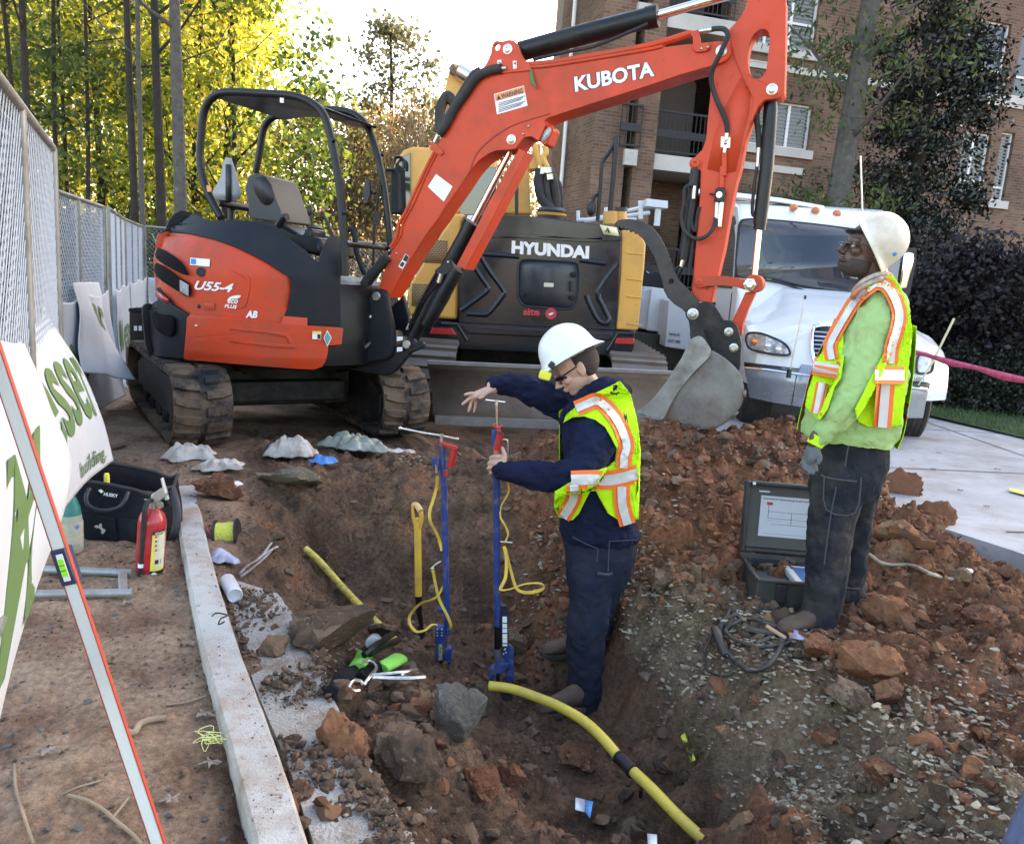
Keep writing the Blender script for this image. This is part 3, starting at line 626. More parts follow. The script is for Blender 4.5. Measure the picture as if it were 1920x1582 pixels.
# overhanging sprays at the right border of the wood
crD = leafcloud(8, 2200, shell(1.7, 1.6, 4.6, 9.0, .1), .15, 40, .42)
tree('autumn_tree', 'yellow green tree whose sprays overhang the sky gap', gW, 428, 21, crD, YLF, 9, .09, 1, 0, BARK, 9, (.3, 0), .3, 3, -.2, 91)
# distant trees behind the diggers
crP = leafcloud(9, 5200, shell(2.1, 2.1, 5.0, 11.6, .1), .24, 34, .45)
tree('pine_tree', 'tall ragged pine standing against the white sky', None, 722, 36, crP, PIN, 11.6, .16, 1, 0, BARK, 16, (0, 0), .4, 3.2, -.3, 70)
crO = leafcloud(10, 1500, shell(1.3, 1.3, 2, 7.6, .1), .18, 34, .42)
tree('orange_tree', 'thin orange leaved tree in front of the pine', None, 700, 33, crO, ORA, 8, .08, 1, 0, BARK, 16, (0, 0), .2, 2, -.3, 71)
crO2 = leafcloud(12, 900, shell(1.1, 1.1, 4, 7.8, .1), .2, 24, .42)
tree('orange_tree', 'sparse orange treetop right of the boom bend', None, 895, 34, crO2, ORA, 7.5, .06, 1, 0, BARK, 12, (0, 0), .3, 1.6, -.3, 72)
crT = leafcloud(11, 3600, shell(2.4, 2.4, .4, 6.6, .2), .17, 60, .42)
for i, (px, d, s, lab) in enumerate([(600, 30, 1.05, 'olive bush seen through the digger canopy posts'), (650, 27, .9, 'olive bush behind the canopy mirror'), (560, 33, 1.15, 'olive bush beside the driver seat'), (700, 31, 1.05, 'olive bush left of the yellow cab'), (860, 32, 1.2, 'olive bush behind the yellow digger boom'), (770, 34, 1.2, 'olive bush behind the twiggy shrub'), (930, 33, 1.0, 'olive bush between yellow boom and building')]):
    tree('olive_bush', lab, 'olive bushes beyond the diggers', px, d, crT, OLV, 6, .06, s, i, BARK, 8, (0, 0), .2, 2, -.3, 80+i, cat='bush')
TWG = mat('twigs', (.22, .17, .12), .9, var=.3)
def twigbush(px, d, h, spread, n, lab, seed):
    p = at(px, 480, d); p.z = -.2; rd = random.Random(seed); mb = MB()
    for i in range(n):
        a = rd.uniform(0, 6.28); s = spread*math.sqrt(rd.random()); hh = h*rd.uniform(.55, 1)
        q = [p+V((math.cos(a)*s*t, math.sin(a)*s*t, hh*(1-(1-t)**1.5)))+V((rd.gauss(0, .08), rd.gauss(0, .08), 0)) for t in (0, .25, .5, .75, 1)]
        mb.tube(smooth_path(q, 2), [.026*(1-.085*j) for j in range(9)], 4)
        for _ in range(3):
            e = q[2].lerp(q[3], rd.random()); mb.tube([e, e+V((rd.gauss(0, .3), rd.gauss(0, .3), rd.uniform(.5, 1.1)))], [.012, .006], 3)
    o = mb.build('bare_shrub', TWG, smooth=60, fix=False); tag(o, lab, 'shrub', 'bare twiggy shrubs')
twigbush(800, 28, 7.2, 1.9, 170, 'large bare twiggy shrub rising above the yellow cab', 1)
twigbush(690, 29, 5.2, 1.6, 110, 'bare twiggy shrub behind the canopy mirror', 2)
twigbush(865, 30, 6.4, 1.3, 80, 'bare twiggy shrub just behind the yellow boom', 3)
twigbush(610, 27, 4.5, 1.0, 50, 'small bare sapling seen between the canopy posts', 4)
# trees in front of the building
crM = leafcloud(13, 38000, shell(1.38, 1.3, 1.0, 12.5, .05, cone=.35), .115, 210, .23, .42)
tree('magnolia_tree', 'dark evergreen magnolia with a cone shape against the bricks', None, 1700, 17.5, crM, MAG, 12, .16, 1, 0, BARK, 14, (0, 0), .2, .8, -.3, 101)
crU = leafcloud(14, 10000, shell(1.75, 1.5, .4, 2.75, .1), .10, 90, .28)
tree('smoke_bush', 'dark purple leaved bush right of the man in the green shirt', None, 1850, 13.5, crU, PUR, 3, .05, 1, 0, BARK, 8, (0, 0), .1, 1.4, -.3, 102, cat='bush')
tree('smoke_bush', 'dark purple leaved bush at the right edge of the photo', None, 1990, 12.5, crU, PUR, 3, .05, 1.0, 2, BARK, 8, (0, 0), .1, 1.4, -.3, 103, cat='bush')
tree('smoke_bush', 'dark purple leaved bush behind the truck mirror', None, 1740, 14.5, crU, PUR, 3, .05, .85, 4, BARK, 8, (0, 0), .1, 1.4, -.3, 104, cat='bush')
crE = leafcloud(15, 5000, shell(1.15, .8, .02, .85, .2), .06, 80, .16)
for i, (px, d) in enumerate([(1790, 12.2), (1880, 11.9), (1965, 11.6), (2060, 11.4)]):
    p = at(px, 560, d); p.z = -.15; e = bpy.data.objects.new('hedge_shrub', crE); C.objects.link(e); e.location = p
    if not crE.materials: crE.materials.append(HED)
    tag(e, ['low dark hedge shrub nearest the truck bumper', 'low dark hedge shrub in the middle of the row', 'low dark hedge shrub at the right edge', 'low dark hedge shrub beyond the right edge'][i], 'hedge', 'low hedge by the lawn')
crK = leafcloud(16, 3000, shell(2.2, 1.2, 3.4, 9.5, .1), .16, 46, .34, .3, .9)
tree('willow_oak', 'tall grey trunked oak with sparse drooping leaves by the brick wall', None, 1548, 16.5, crK, OAK, 15, .27, 1, 0, BARKG, 14, (.35, 0), .3, 1.5, -.3, 105, .05)
# ================================================================ shared paints
KRED = mat('orange_red_paint', (.58, .052, .014), .4, spec=.3, var=.10, vscale=2.5, dirt=(.26, .075, .045), dscale=3.0, damt=.55, bump=.04, bscale=20)
KARM = mat('worn_red_paint', (.56, .06, .022), .48, spec=.3, var=.08, vscale=3, dirt=(.055, .03, .028), dscale=6.5, damt=.75, dlo=.60, dhi=.70, bump=.05, bscale=25)
KBLK = mat('charcoal_plastic', (.009, .0115, .016), .5, spec=.22, var=.15, vscale=3, dirt=(.035, .033, .03), dscale=2.5, damt=.3, bump=.12, bscale=300)
KFRM = mat('black_steel', (.005, .006, .008), .36, spec=.35, dirt=(.03, .027, .024), dscale=4, damt=.35)
GRIME = mat('greasy_steel', (.013, .013, .014), .55, spec=.3, dirt=(.10, .075, .055), dscale=4, damt=.6, bump=.4, bscale=40)
CHROME = mat('chrome_rod', (.75, .72, .66), .12, metal=1)
STEEL = mat('bare_steel', (.42, .41, .39), .35, metal=.9, var=.2, vscale=20)
ZINC = mat('zinc', (.55, .54, .5), .3, metal=.9, var=.25, vscale=60)
RUB = mat('rubber', (.018, .018, .019), .75, dirt=(.07, .055, .042), dscale=5, damt=.5)
TRK = mat('muddy_rubber', (.020, .021, .023), .8, spec=.3, var=.3, vscale=12, dirt=(.15, .10, .066), dscale=4.5, damt=.8, dlo=.42, dhi=.56, bump=.4, bscale=50)
WPNT = mat('sticker_white', (.78, .78, .77), .5)
BPNT = mat('sticker_black', (.015, .015, .018), .5)
NAVY = mat('navy_ink', (.02, .025, .07), .5)
ORNG = mat('sticker_orange', (.72, .27, .10), .55)
YELS = mat('sticker_yellow', (.72, .62, .10), .5)
BLUES = mat('sticker_blue', (.03, .18, .5), .5)
REDL = mat('red_lens', (.42, .015, .02), .2, spec=.8)
specks(KRED, (.10, .05, .04), 14, .655, .70, .7); specks(KRED, (.62, .30, .24), 40, .68, .74, .5, (1, 1, .35)); specks(KARM, (.04, .03, .03), 11, .63, .68, .8)
def textmesh(s, bold=0, shear=0, space=1):
    cu = bpy.data.curves.new('t', 'FONT'); cu.body = s; cu.offset = bold; cu.shear = shear; cu.space_character = space; cu.resolution_u = 3
    ob = bpy.data.objects.new('t', cu); me = bpy.data.meshes.new_from_object(ob)
    vs = [v.co.copy() for v in me.vertices]; fs = [tuple(p.vertices) for p in me.polygons]
    bpy.data.objects.remove(ob); bpy.data.meshes.remove(me); bpy.data.curves.remove(cu)
    x0, x1 = min(v.x for v in vs), max(v.x for v in vs); y0, y1 = min(v.y for v in vs), max(v.y for v in vs)
    return [((v.x-x0)/(x1-x0), (v.y-y0)/(y1-y0)) for v in vs], fs
def text(s, BL, BR, TL, surf, m, parent, off=.004, bold=.02, shear=0, name='lettering', space=1, grow=0):
    vs, fs = textmesh(s, bold, shear, space); out = []
    for u, v in vs:
        u = u*(1+2*grow)-grow; v = v*(1+2*grow)-grow
        p = surf(BL[0]+(BR[0]-BL[0])*u+(TL[0]-BL[0])*v, BL[1]+(BR[1]-BL[1])*u+(TL[1]-BL[1])*v)
        out.append(p+(CAM-p).normalized()*off)
    mb = MB().add(out, fs); return mb.build(name, m, parent, smooth=0, fix=False)
def patch(name, poly, surf, m, parent, thick=0, sub=0, off=0, holes=(), bevel=0, smooth=35):
    """polygon given in photo pixels, laid on a real surface, then given thickness"""
    import bmesh
    loops = [[V((x, y, 0)) for x, y in l] for l in [poly]+list(holes)]; flat = [p for l in loops for p in l]
    bm = bmesh.new(); vv = [bm.verts.new(p) for p in flat]
    for t in tessellate_polygon(loops):
        try: bm.faces.new([vv[i] for i in t])
        except ValueError: pass
    for _ in range(sub): bmesh.ops.subdivide_edges(bm, edges=bm.edges, cuts=1, use_grid_fill=True); bmesh.ops.triangulate(bm, faces=bm.faces)
    cen = V((0, 0, 0))
    for v in bm.verts:
        p = surf(v.co.x, v.co.y); v.co = p+(CAM-p).normalized()*off; cen += v.co
    cen /= len(bm.verts); bmesh.ops.recalc_face_normals(bm, faces=bm.faces)
    nn = sum((f.normal*f.calc_area() for f in bm.faces), V((0, 0, 0)))
    if nn.dot(CAM-cen) < 0: bmesh.ops.reverse_faces(bm, faces=bm.faces)
    me = bpy.data.meshes.new(name); bm.to_mesh(me); bm.free(); me.materials.append(m)
    if smooth: me.polygons.foreach_set('use_smooth', [True]*len(me.polygons)); me.set_sharp_from_angle(angle=R(smooth))
    o = bpy.data.objects.new(name, me); C.objects.link(o)
    if parent is not None:
        o.parent = parent; o.matrix_parent_inverse = Matrix.Translation(-V(parent.location)) if parent.type == 'EMPTY' else Matrix.Identity(4)
    if thick: k = o.modifiers.new('s', 'SOLIDIFY'); k.thickness = thick; k.offset = -1
    if bevel: k = o.modifiers.new('b', 'BEVEL'); k.width = bevel; k.segments = 2; k.limit_method = 'ANGLE'; k.angle_limit = R(40)
    return o
def spl(pts, k=4, closed=True): return [(p.x, p.y) for p in smooth_path([V((x, y, 0)) for x, y in pts], k, closed)]
# ================================================================ ORANGE-RED MINI EXCAVATOR
A = Zf(640, 60, 4.795); B = Zf(640, 380, 4.795); Cc = Zf(1180, 0, 4.795); D = Zf(1180, 300, 4.795); E = Zf(1140, 540, 5.65)
K1 = Zf(240, 140, 3.097); K2 = Zf(240, 480, 3.097); G_ = Zf(1100, 380, 3.595); Z3 = Zf(700, 0, 3.163)
KC = V((-1.96, 6.75, 0)); ku = V((.935, -.355, 0)).normalized(); kn = V((.355, .935, 0)).normalized(); K0 = KC+ku*1.05-kn*.12
def kp(px, py, off=0): return onpl(px, py, K0+kn*off, kn)
def kpl(pts, off=0): return [kp(x, y, off) for x, y in pts]
def ks(off): return lambda x, y: kp(x, y, off)
kub = empty('mini_excavator', KC+V((0, 0, .05)), 'orange-red compact excavator with black canopy, its bucket resting on the dirt pile', 'excavator')
def revol(f, c=KC, it=6):
    def s(px, py):
        r = ray(px, py); Rr = 1.0
        for _ in range(it):
            dx, dy = r.x, r.y; ox, oy = CAM.x-c.x, CAM.y-c.y; a = dx*dx+dy*dy; b = 2*(ox*dx+oy*dy); q = ox*ox+oy*oy-Rr*Rr
            dsc = b*b-4*a*q; t = (-b-math.sqrt(max(dsc, 0)))/(2*a); p = CAM+r*t; Rr = f(p.z)
        return p
    return s
def fhood(z): return 1.0-.28*min(1.15, max(0, (z-1.28)/.45))**2 if z > 1.28 else 1.0
hs = revol(fhood); bs_ = revol(lambda z: 1.035-.6*max(0, .74-z)**1.3); cs_ = revol(lambda z: fhood(z)+.012)
redtop = K1((175, 925), (230, 910), (350, 920), (500, 955), (650, 1010), (780, 1075), (870, 1130), (925, 1168))
hood = redtop+K2((938, 120), (945, 160), (945, 210), (930, 300), (895, 393), (700, 373), (530, 362), (358, 348), (240, 262), (160, 188), (152, 100), (147, 20))
patch('engine_cover', hood, hs, KRED, kub, .04, 4)
top = K1((220, 900), (226, 875), (240, 845), (270, 808), (310, 790), (350, 797), (400, 815), (480, 850), (600, 845), (700, 850), (830, 885), (930, 950), (1030, 1020), (1085, 1080), (1110, 1085), (1130, 1010), (1160, 945), (1180, 932), (1215, 940), (1232, 960), (1235, 1080))
cowl = top+K2((1235, 60), (1235, 417), (1050, 405), (895, 393), (930, 300), (945, 210), (945, 160), (938, 120))+redtop[::-1]
patch('cowl', cowl, cs_, KBLK, kub, .05, 4, bevel=.012)
band_ = K2((342, 358), (500, 364), (700, 376), (900, 397), (1050, 408), (1250, 421), (1240, 513), (1163, 519), (1160, 565), (1148, 610), (1128, 642), (1080, 660), (980, 655), (850, 645), (600, 625), (450, 611), (322, 599), (333, 480))
patch('counterweight', band_, bs_, KRED, kub, .06, 4, bevel=.01)
rearb = K2((100, 283), (125, 275), (180, 298), (160, 190), (200, 225), (260, 285), (362, 350), (342, 364), (330, 480), (322, 597), (200, 585), (120, 570), (103, 505), (92, 400), (86, 300))
patch('rear_corner', rearb, revol(lambda z: 1.02), KBLK, kub, .06, 3, bevel=.01)
vent = mat('vent_black', (.003, .003, .004), .8, spec=.15)
for poly in (K1((170, 1008), (195, 1012), (250, 1045), (300, 1085), (330, 1130), (340, 1165), (250, 1125), (162, 1065)), K2((158, 42), (200, 62), (300, 132), (352, 165), (352, 238), (290, 205), (165, 118)), K2((135, 322), (200, 345), (258, 358), (262, 440), (235, 468), (180, 440), (150, 400))):
    patch('vent', spl(poly, 3), revol(lambda z: fhood(z)+.03 if z > .97 else 1.045), vent, kub, .01, 2)
patch('vent_mesh', K2((300, 138), (350, 168), (350, 236), (300, 206)), revol(lambda z: 1.036), mat('mesh_grey', (.3, .31, .33), .5, var=.6, vscale=90), kub, .004, 2)
patch('reflector', K2((158, 196), (230, 250), (226, 272), (160, 236)), revol(lambda z: 1.045), REDL, kub, .01, 1)
c_ = hs(*K2((424, 92))[0]); MB().lathe(c_-(c_-CAM).normalized()*.02, CAM-c_, [(.034, 0), (.034, .006), (.024, .008), (.022, -.01)], 20).build('fuel_cap', BPNT, kub)
c_ = hs(*K2((412, 292))[0]); MB().ell(c_, .014).build('latch', BPNT, kub)
patch('latch_plate', K2((440, 270), (500, 275), (500, 313), (440, 308)), revol(lambda z: 1.012), KRED, kub, .012, 1, bevel=.003)
patch('panel_recess', spl(K2((600, 80), (690, 110), (708, 150), (700, 230), (672, 300), (600, 300), (560, 298), (655, 290), (684, 225), (688, 150), (675, 125)), 3), revol(lambda z: fhood(z)+.006), KRED, kub, .01, 2)
patch('counterweight_rib', K2((590, 415), (800, 432), (925, 450), (965, 500), (975, 535), (850, 530), (600, 500), (590, 492), (850, 512), (940, 515), (915, 470), (800, 448), (590, 428)), revol(lambda z: 1.043), KRED, kub, .012, 2)
BOLT = ZINC
c_ = bs_(*K2((397, 406))[0]); MB().ell(c_, .012).build('bolt', BOLT, kub)
MB().lathe(KC+V((0, 0, .62)), V((0, 0, 1)), [(.80, 0), (.93, .05), (.95, .5), (.88, .66), (.5, .72)], 48).build('deck', KFRM, kub)
MB().lathe(KC+V((0, 0, .5)), V((0, 0, 1)), [(.42, 0), (.42, .14)], 40).build('slew_ring', GRIME, kub)
T_ = lambda s, bl, brr, tl, m=WPNT, Z=K2, sf=None, **k: text(s, Z(bl)[0], Z(brr)[0], Z(tl)[0], sf or hs, m, kub, **k)
sfh = revol(lambda z: fhood(z)+.006)
T_('U55-4', (383, 195), (605, 212), (392, 143), sf=sfh, bold=.03, shear=.25)
T_('eco', (578, 275), (636, 278), (582, 250), sf=sfh, bold=.02, shear=.2); T_('PLUS', (560, 300), (630, 307), (563, 279), sf=sfh, bold=.03, shear=.15)
patch('leaf_emblem', spl(K2((575, 262), (590, 240), (620, 230), (655, 230), (640, 246), (600, 250)), 3), sfh, WPNT, kub, 0, 1, .004)
T_('AB', (682, 358), (750, 362), (686, 315), sf=sfh, bold=.05, shear=.15); T_('FLAT WORLD BLUES'[:0]+'• ——— ————', (668, 372), (758, 376), (669, 366), sf=sfh, bold=0)
patch('sticker', K1((362, 1063), (475, 1072), (473, 1115), (360, 1105)), sfh, WPNT, kub, 0, 1, .004); patch('sticker', K1((366, 1068), (395, 1070), (393, 1102), (364, 1099)), sfh, BLUES, kub, 0, 1, .007)
bsf = revol(lambda z: 1.04)
patch('warning_sticker', K2((1070, 437), (1122, 437), (1120, 485), (1070, 482)), bsf, WPNT, kub, 0, 1, .006); patch('warning_sticker', K2((1070, 437), (1122, 437), (1121, 450), (1070, 450)), bsf, YELS, kub, 0, 0, .008)
patch('warning_sticker', K2((1100, 454), (1119, 454), (1118, 482), (1100, 481)), bsf, BPNT, kub, 0, 0, .009)
patch('diamond_sticker', K2((1158, 430), (1183, 475), (1158, 527), (1135, 475)), bsf, WPNT, kub, 0, 0, .006); patch('diamond_sticker', K2((1158, 438), (1178, 475), (1158, 517), (1140, 475)), bsf, mat('teal', (.12, .28, .27), .5), kub, 0, 0, .009)
# boom
boomo = B((332, 768), (372, 660), (425, 500), (470, 390), (545, 230), (600, 110), (645, 0))+A((705, 1400), (775, 1240), (838, 1075), (905, 925), (1000, 755), (1085, 620), (1150, 530), (1215, 460), (1300, 400), (1450, 352), (1600, 330), (1900, 300))+Cc((0, 480), (240, 435), (440, 408), (560, 395), (700, 382), (790, 370), (850, 375), (900, 410), (918, 460), (905, 505), (870, 545), (820, 570), (760, 590), (600, 635), (450, 678), (300, 730), (0, 828))+A((1880, 765), (1822, 797), (1840, 830), (1775, 985), (1705, 940), (1650, 945), (1570, 1050), (1500, 1060), (1400, 1065), (1330, 1092), (1240, 1155), (1150, 1260), (1080, 1370), (990, 1500), (935, 1575))+B((880, 130), (760, 290), (640, 480), (545, 640), (470, 780), (418, 858))
bo = MB().prism(kpl(boomo, 0), kn*.22).build('boom', KRED, kub, bevel=.008, smooth=30)
crease = spl(A((1150, 1250), (1190, 1130), (1260, 1030), (1400, 915), (1550, 830), (1700, 780), (1860, 735), (1862, 745), (1700, 792), (1552, 842), (1408, 925), (1270, 1040), (1200, 1140), (1160, 1255)), 3)
patch('weld_seam', crease, ks(-.001), mat('seam', (.33, .035, .02), .6), kub, .004, 0, .002)
ear = spl(A((1250, 352), (1300, 290), (1342, 200), (1352, 140), (1370, 95), (1400, 80), (1435, 88), (1470, 82), (1510, 72), (1555, 85), (1590, 130), (1612, 190), (1645, 245), (1700, 292)), 3, False)+A((1700, 345), (1450, 372), (1262, 420))
hol = [(1400+26*math.cos(t), 137+30*math.sin(t)) for t in [i*math.pi/8 for i in range(16)]]
for off in (-.012, .20): MB().prism(kpl(ear, off), kn*.03, [kpl(A(*hol), off)]).build('cylinder_bracket', KRED, kub, bevel=.003)
def pin(px, py, off, w_, r, ring=ZINC, socket=True):
    c = kp(px, py, off); q = kp(px, py, off+.05); mb = MB(); a = c-kn*w_
    mb.lathe(c, -kn, [(r*1.45, -.01), (r*1.45, .006), (r, .008), (r, w_), (r*.8, w_+.003), (r*.45, w_+.003), (r*.4, w_-.006)], 22); return mb.build('pin', ring, kub)
for p, off in ((A((1497, 157))[0], -.012), (A((1530, 970))[0], 0), (Cc((828, 460))[0], 0), (Cc((1283, 805))[0], .02)): pin(*p, off, .014, .024)
for p in A((1683, 850), (1635, 918), (895, 1076))+B((497, 458), (430, 432)): MB().ell(kp(*p, -.004), .009, n=10, m=6).build('bolt', BOLT, kub)
MB().prism(kpl(A((815, 990), (905, 1060), (915, 1090), (890, 1110), (800, 1060), (795, 1020)), -.014), kn*.012).build('pipe_clamp', KRED, kub)
kt = lambda name, pts, off, r, m, k=5, n=10, parent=kub: MB().tube(smooth_path([kp(*p, off if not isinstance(off, (list, tuple)) else off[i]) for i, p in enumerate(pts)], k), r, n).build(name, m, parent, smooth=60)
kt('steel_line', A((835, 1080), (740, 1270), (620, 1530))+B((570, 100), (520, 190), (490, 320), (440, 400)), -.01, .013, KRED); kt('steel_line', A((860, 1085), (765, 1275), (650, 1540))+B((555, 180), (530, 300), (450, 420)), -.004, .009, KRED)
kt('hose', A((1440, 330), (1330, 350), (1220, 410), (1110, 560), (1020, 690), (940, 840), (880, 920)), -.02, .033, RUB); kt('hose', A((1250, 350), (1180, 400), (1080, 560), (1000, 700), (900, 870)), .12, .03, RUB)
kt('hose_fitting', A((1440, 330), (1485, 328)), -.02, .014, ZINC); kt('hose_fitting', A((870, 930), (840, 990)), -.01, .016, ZINC)
kt('hose', B((420, 490), (330, 580), (240, 680), (200, 760), (170, 860)), -.02, .036, RUB); kt('hose', B((400, 530), (300, 640), (215, 780), (190, 900), (215, 1080)), .03, .03, RUB); kt('hose', B((200, 960), (225, 1120), (240, 1240)), -.05, .012, RUB)
kt('steel_line', A((1650, 300), (1918, 275))+Cc((50, 440), (250, 395), (420, 345), (560, 300)), .04, .022, KRED, 3); kt('steel_line', A((1700, 318), (1918, 300))+Cc((100, 462), (300, 420)), .0, .012, KRED, 3)
MB().prism(kpl(Cc((553, 285), (620, 268), (636, 330), (640, 385), (720, 385), (725, 440), (690, 462), (600, 470), (575, 450), (568, 330)), -.02), kn*.018).build('hose_bracket', KRED, kub, bevel=.003)
for p in Cc((650, 440), (706, 427)): MB().ell(kp(*p, -.024), .009, n=10, m=6).build('bolt', BOLT, kub)
kt('hose_fitting', Cc((628, 285), (740, 268)), -.015, .017, ZINC)
kt('hose', Cc((730, 268), (800, 258), (860, 270), (885, 320), (860, 390), (800, 520), (745, 640), (740, 750), (775, 870), (840, 1020), (875, 1120), (880, 1200)), [-.01, -.03, -.06, -.09, -.1, -.1, -.06, -.03, -.01, -.0, -.0, -.0], .016, RUB, 6, 12)
kt('hose_fitting', Cc((876, 1195), (868, 1260)), 0, .014, ZINC); MB().prism(kpl(Cc((825, 1230), (908, 1235), (905, 1330), (822, 1325)), .012), kn*.012).build('line_bracket', ZINC, kub); MB().ell(kp(*Cc((862, 1285))[0], -.0), .011).build('bolt', ZINC, kub)
kt('hose_fitting', Cc((860, 1330), (853, 1375)), .0, .012, ZINC)
kt('steel_line', Cc((853, 1370), (850, 1582))+D((835, 60), (828, 250)), .012, .017, KARM, 3)
# arm
armo = Cc((1100, -60), (1060, 0), (1040, 80), (1000, 150), (945, 215), (890, 270), (860, 340), (880, 480), (760, 600), (740, 700), (728, 850), (700, 1100), (690, 1250), (655, 1345), (600, 1402), (570, 1445), (562, 1485), (590, 1520), (632, 1532))+D((640, 100), (632, 300), (610, 600), (585, 900), (575, 1050), (556, 1190), (600, 1270), (740, 1285), (762, 1150), (795, 1030), (850, 800), (905, 480), (960, 200))+Cc((990, 1540), (1005, 1480), (1045, 1270), (1085, 1140), (1122, 1045), (1165, 955), (1220, 902), (1300, 893), (1365, 880), (1398, 835), (1405, 600), (1410, 300), (1412, 0), (1400, -80), (1350, -160), (1250, -190), (1160, -150))
ahole = spl(Cc((1180, 265), (1120, 310), (1080, 400), (1062, 500), (1068, 600), (1100, 690), (1150, 710), (1200, 690), (1232, 620), (1250, 480), (1262, 350), (1250, 290), (1220, 268)), 2)
MB().prism(kpl(armo, .03), kn*.16, [kpl(ahole, .03)]).build('dipper_arm', KARM, kub, bevel=.008)
patch('arm_plate', Cc((1100, -50), (1065, 5), (1045, 85), (1005, 160), (950, 230), (905, 300), (925, 420), (945, 520), (1000, 650), (1095, 850), (1115, 885), (1105, 1000), (1080, 1130), (1118, 1045), (1160, 955), (1218, 900), (1300, 890), (1360, 877), (1394, 833), (1400, 600), (1404, 300), (1406, 0), (1395, -70), (1345, -150), (1250, -182), (1160, -145)), ks(.018), KARM, kub, .012, 0, 0, [ahole], bevel=.003)
patch('arm_plate', Cc((1005, 690), (1090, 850), (1075, 1020), (1035, 1160), (960, 1540), (860, 1560), (700, 1520), (760, 1230), (850, 980)), ks(.026), KARM, kub, .006, 0, 0)
pin(*Cc((596, 1472))[0], .03, .02, .028, KARM)
kt('arm_cylinder', [(976, 97), (1100, 63), (1231, 30)], .11, .067, KFRM, 1, 24); kt('cylinder_collar', [(1212, 35), (1234, 30)], .11, .073, KFRM, 1, 24); kt('chrome_rod', [(1231, 30), (1460, -35)], .11, .030, CHROME, 1, 20)
kt('hose', [(1215, 45), (1120, 85), (1060, 98), (1000, 112)], .06, .012, RUB)
kt('bucket_cylinder', Cc((1283, 805), (1268, 1000), (1235, 1500))+D((1172, 575),), .11, [.03, .045, .045, .045], KFRM, 1, 22); kt('cylinder_collar', D((1178, 560), (1168, 630)), .11, .040, KFRM, 1, 22); kt('chrome_rod', D((1166, 620), (1122, 1050)), .11, .02, CHROME, 1, 16)
kt('hose', Cc((1165, 950), (1145, 1050), (1160, 1200), (1165, 1330)), .1, .018, RUB); kt('hose_fitting', Cc((1163, 1330), (1150, 1500)), .09, .012, ZINC); kt('steel_line', Cc((1150, 1480), (1140, 1560))+D((1125, 200), (1105, 470), (1140, 500)), .09, .011, KFRM)
# links and coupler
lk = D((592, 1060), (640, 1043), (700, 1050), (760, 1042), (870, 1045), (960, 1058), (1075, 1085), (1100, 1130), (1080, 1175), (1030, 1165), (960, 1140), (830, 1128), (700, 1138), (640, 1150), (600, 1140), (583, 1100))
for off in (-.0, .18): MB().prism(kpl(lk, off), kn*.025).build('link', KRED, kub, bevel=.004)
lk2 = D((1045, 1185), (1135, 1190), (1065, 1340), (1020, 1470), (1010, 1582), (980, 1560), (965, 1500), (920, 1460))
MB().prism(kpl(lk2, .03), kn*.12).build('link', KRED, kub, bevel=.008)
MB().lathe(kp(*D((1120, 1110))[0], -.01), kn, [(.055, 0), (.058, .01), (.058, .21), (.05, .22)], 24).build('link_boss', KRED, kub)
c_ = kp(*D((1085, 1120))[0], -.012); MB().lathe(c_, -kn, [(.042, 0), (.042, .014), (.03, .016), (.03, .03), (.022, .034)], 6).build('hex_bolt', ZINC, kub, smooth=0); pin(*D((628, 1098))[0], 0, .01, .017, KARM)
cpl = E((960, 160), (1000, 150), (1080, 152), (1130, 190), (1180, 270), (1222, 340), (1300, 345), (1365, 395), (1390, 470), (1400, 540), (1415, 610), (1405, 720), (1400, 830), (1385, 880), (1290, 800), (1200, 735), (1090, 670), (1060, 600), (1000, 540), (880, 560), (865, 420), (845, 300), (900, 200))
for off in (-.06, .20): MB().prism(kpl(cpl, off), kn*.03).build('coupler_plate', GRIME, kub, bevel=.005)
MB().prism(kpl(E((1000, 300), (1180, 320), (1330, 480), (1380, 800), (1180, 700), (1020, 520)), -.03), kn*.23).build('coupler_body', GRIME, kub)
for p in E((1280, 465), (1333, 633)): pin(*p, -.06, .02, .02, STEEL)
# bucket
ST2 = mat('worn_bucket_steel', (.20, .19, .175), .5, metal=.3, var=.35, vscale=4, dirt=(.15, .095, .065), dscale=4.2, damt=.85, bump=.15, bscale=40)
ST1 = mat('scraped_steel', (.30, .295, .28), .42, metal=.4, var=.25, vscale=5, dirt=(.16, .12, .09), dscale=4, damt=.75, bump=.1, bscale=40)
shell_ = E((1090, 665), (1200, 730), (1300, 810), (1380, 900), (1418, 1000), (1430, 1120), (1400, 1230), (1330, 1340), (1220, 1430), (1130, 1475), (1040, 1488), (850, 1460), (620, 1412))
side = shell_+E((590, 1408), (650, 1240), (780, 1060), (900, 900), (1060, 745))
for off, nm in ((-.17, 'bucket_side'), (.43, 'bucket_side')): MB().prism(kpl(side, off), kn*.02).build(nm, ST2, kub, bevel=.003)
mb = MB(); sh = spl(shell_, 3, False); mb.grid([[kp(x, y, o_) for o_ in (-.165, .445)] for x, y in sh]); mb.build('bucket_shell', ST2, kub, solid=.016, smooth=60)
for i in (14, 20): 
    P = [[kp(x, y, o_)+V((.012, 0, 0)) for o_ in (-.18, .46)] for x, y in sh[i:i+3]]; MB().grid(P).build('wear_strip', ST2, kub, solid=.02)
cut = spl(E((880, 540), (940, 512), (1000, 525), (1055, 600), (1087, 665), (1060, 745), (930, 870), (830, 985), (740, 1105), (655, 1250), (585, 1408)), 3, False)+E((440, 1385), (380, 1335), (262, 1322), (350, 1285), (480, 1170), (620, 990), (700, 860), (780, 740), (830, 630))
MB().prism(kpl(cut, -.195), kn*.025).build('side_cutter', ST1, kub, bevel=.004); MB().prism(kpl(cut, .45), kn*.025).build('side_cutter', ST1, kub, bevel=.004)
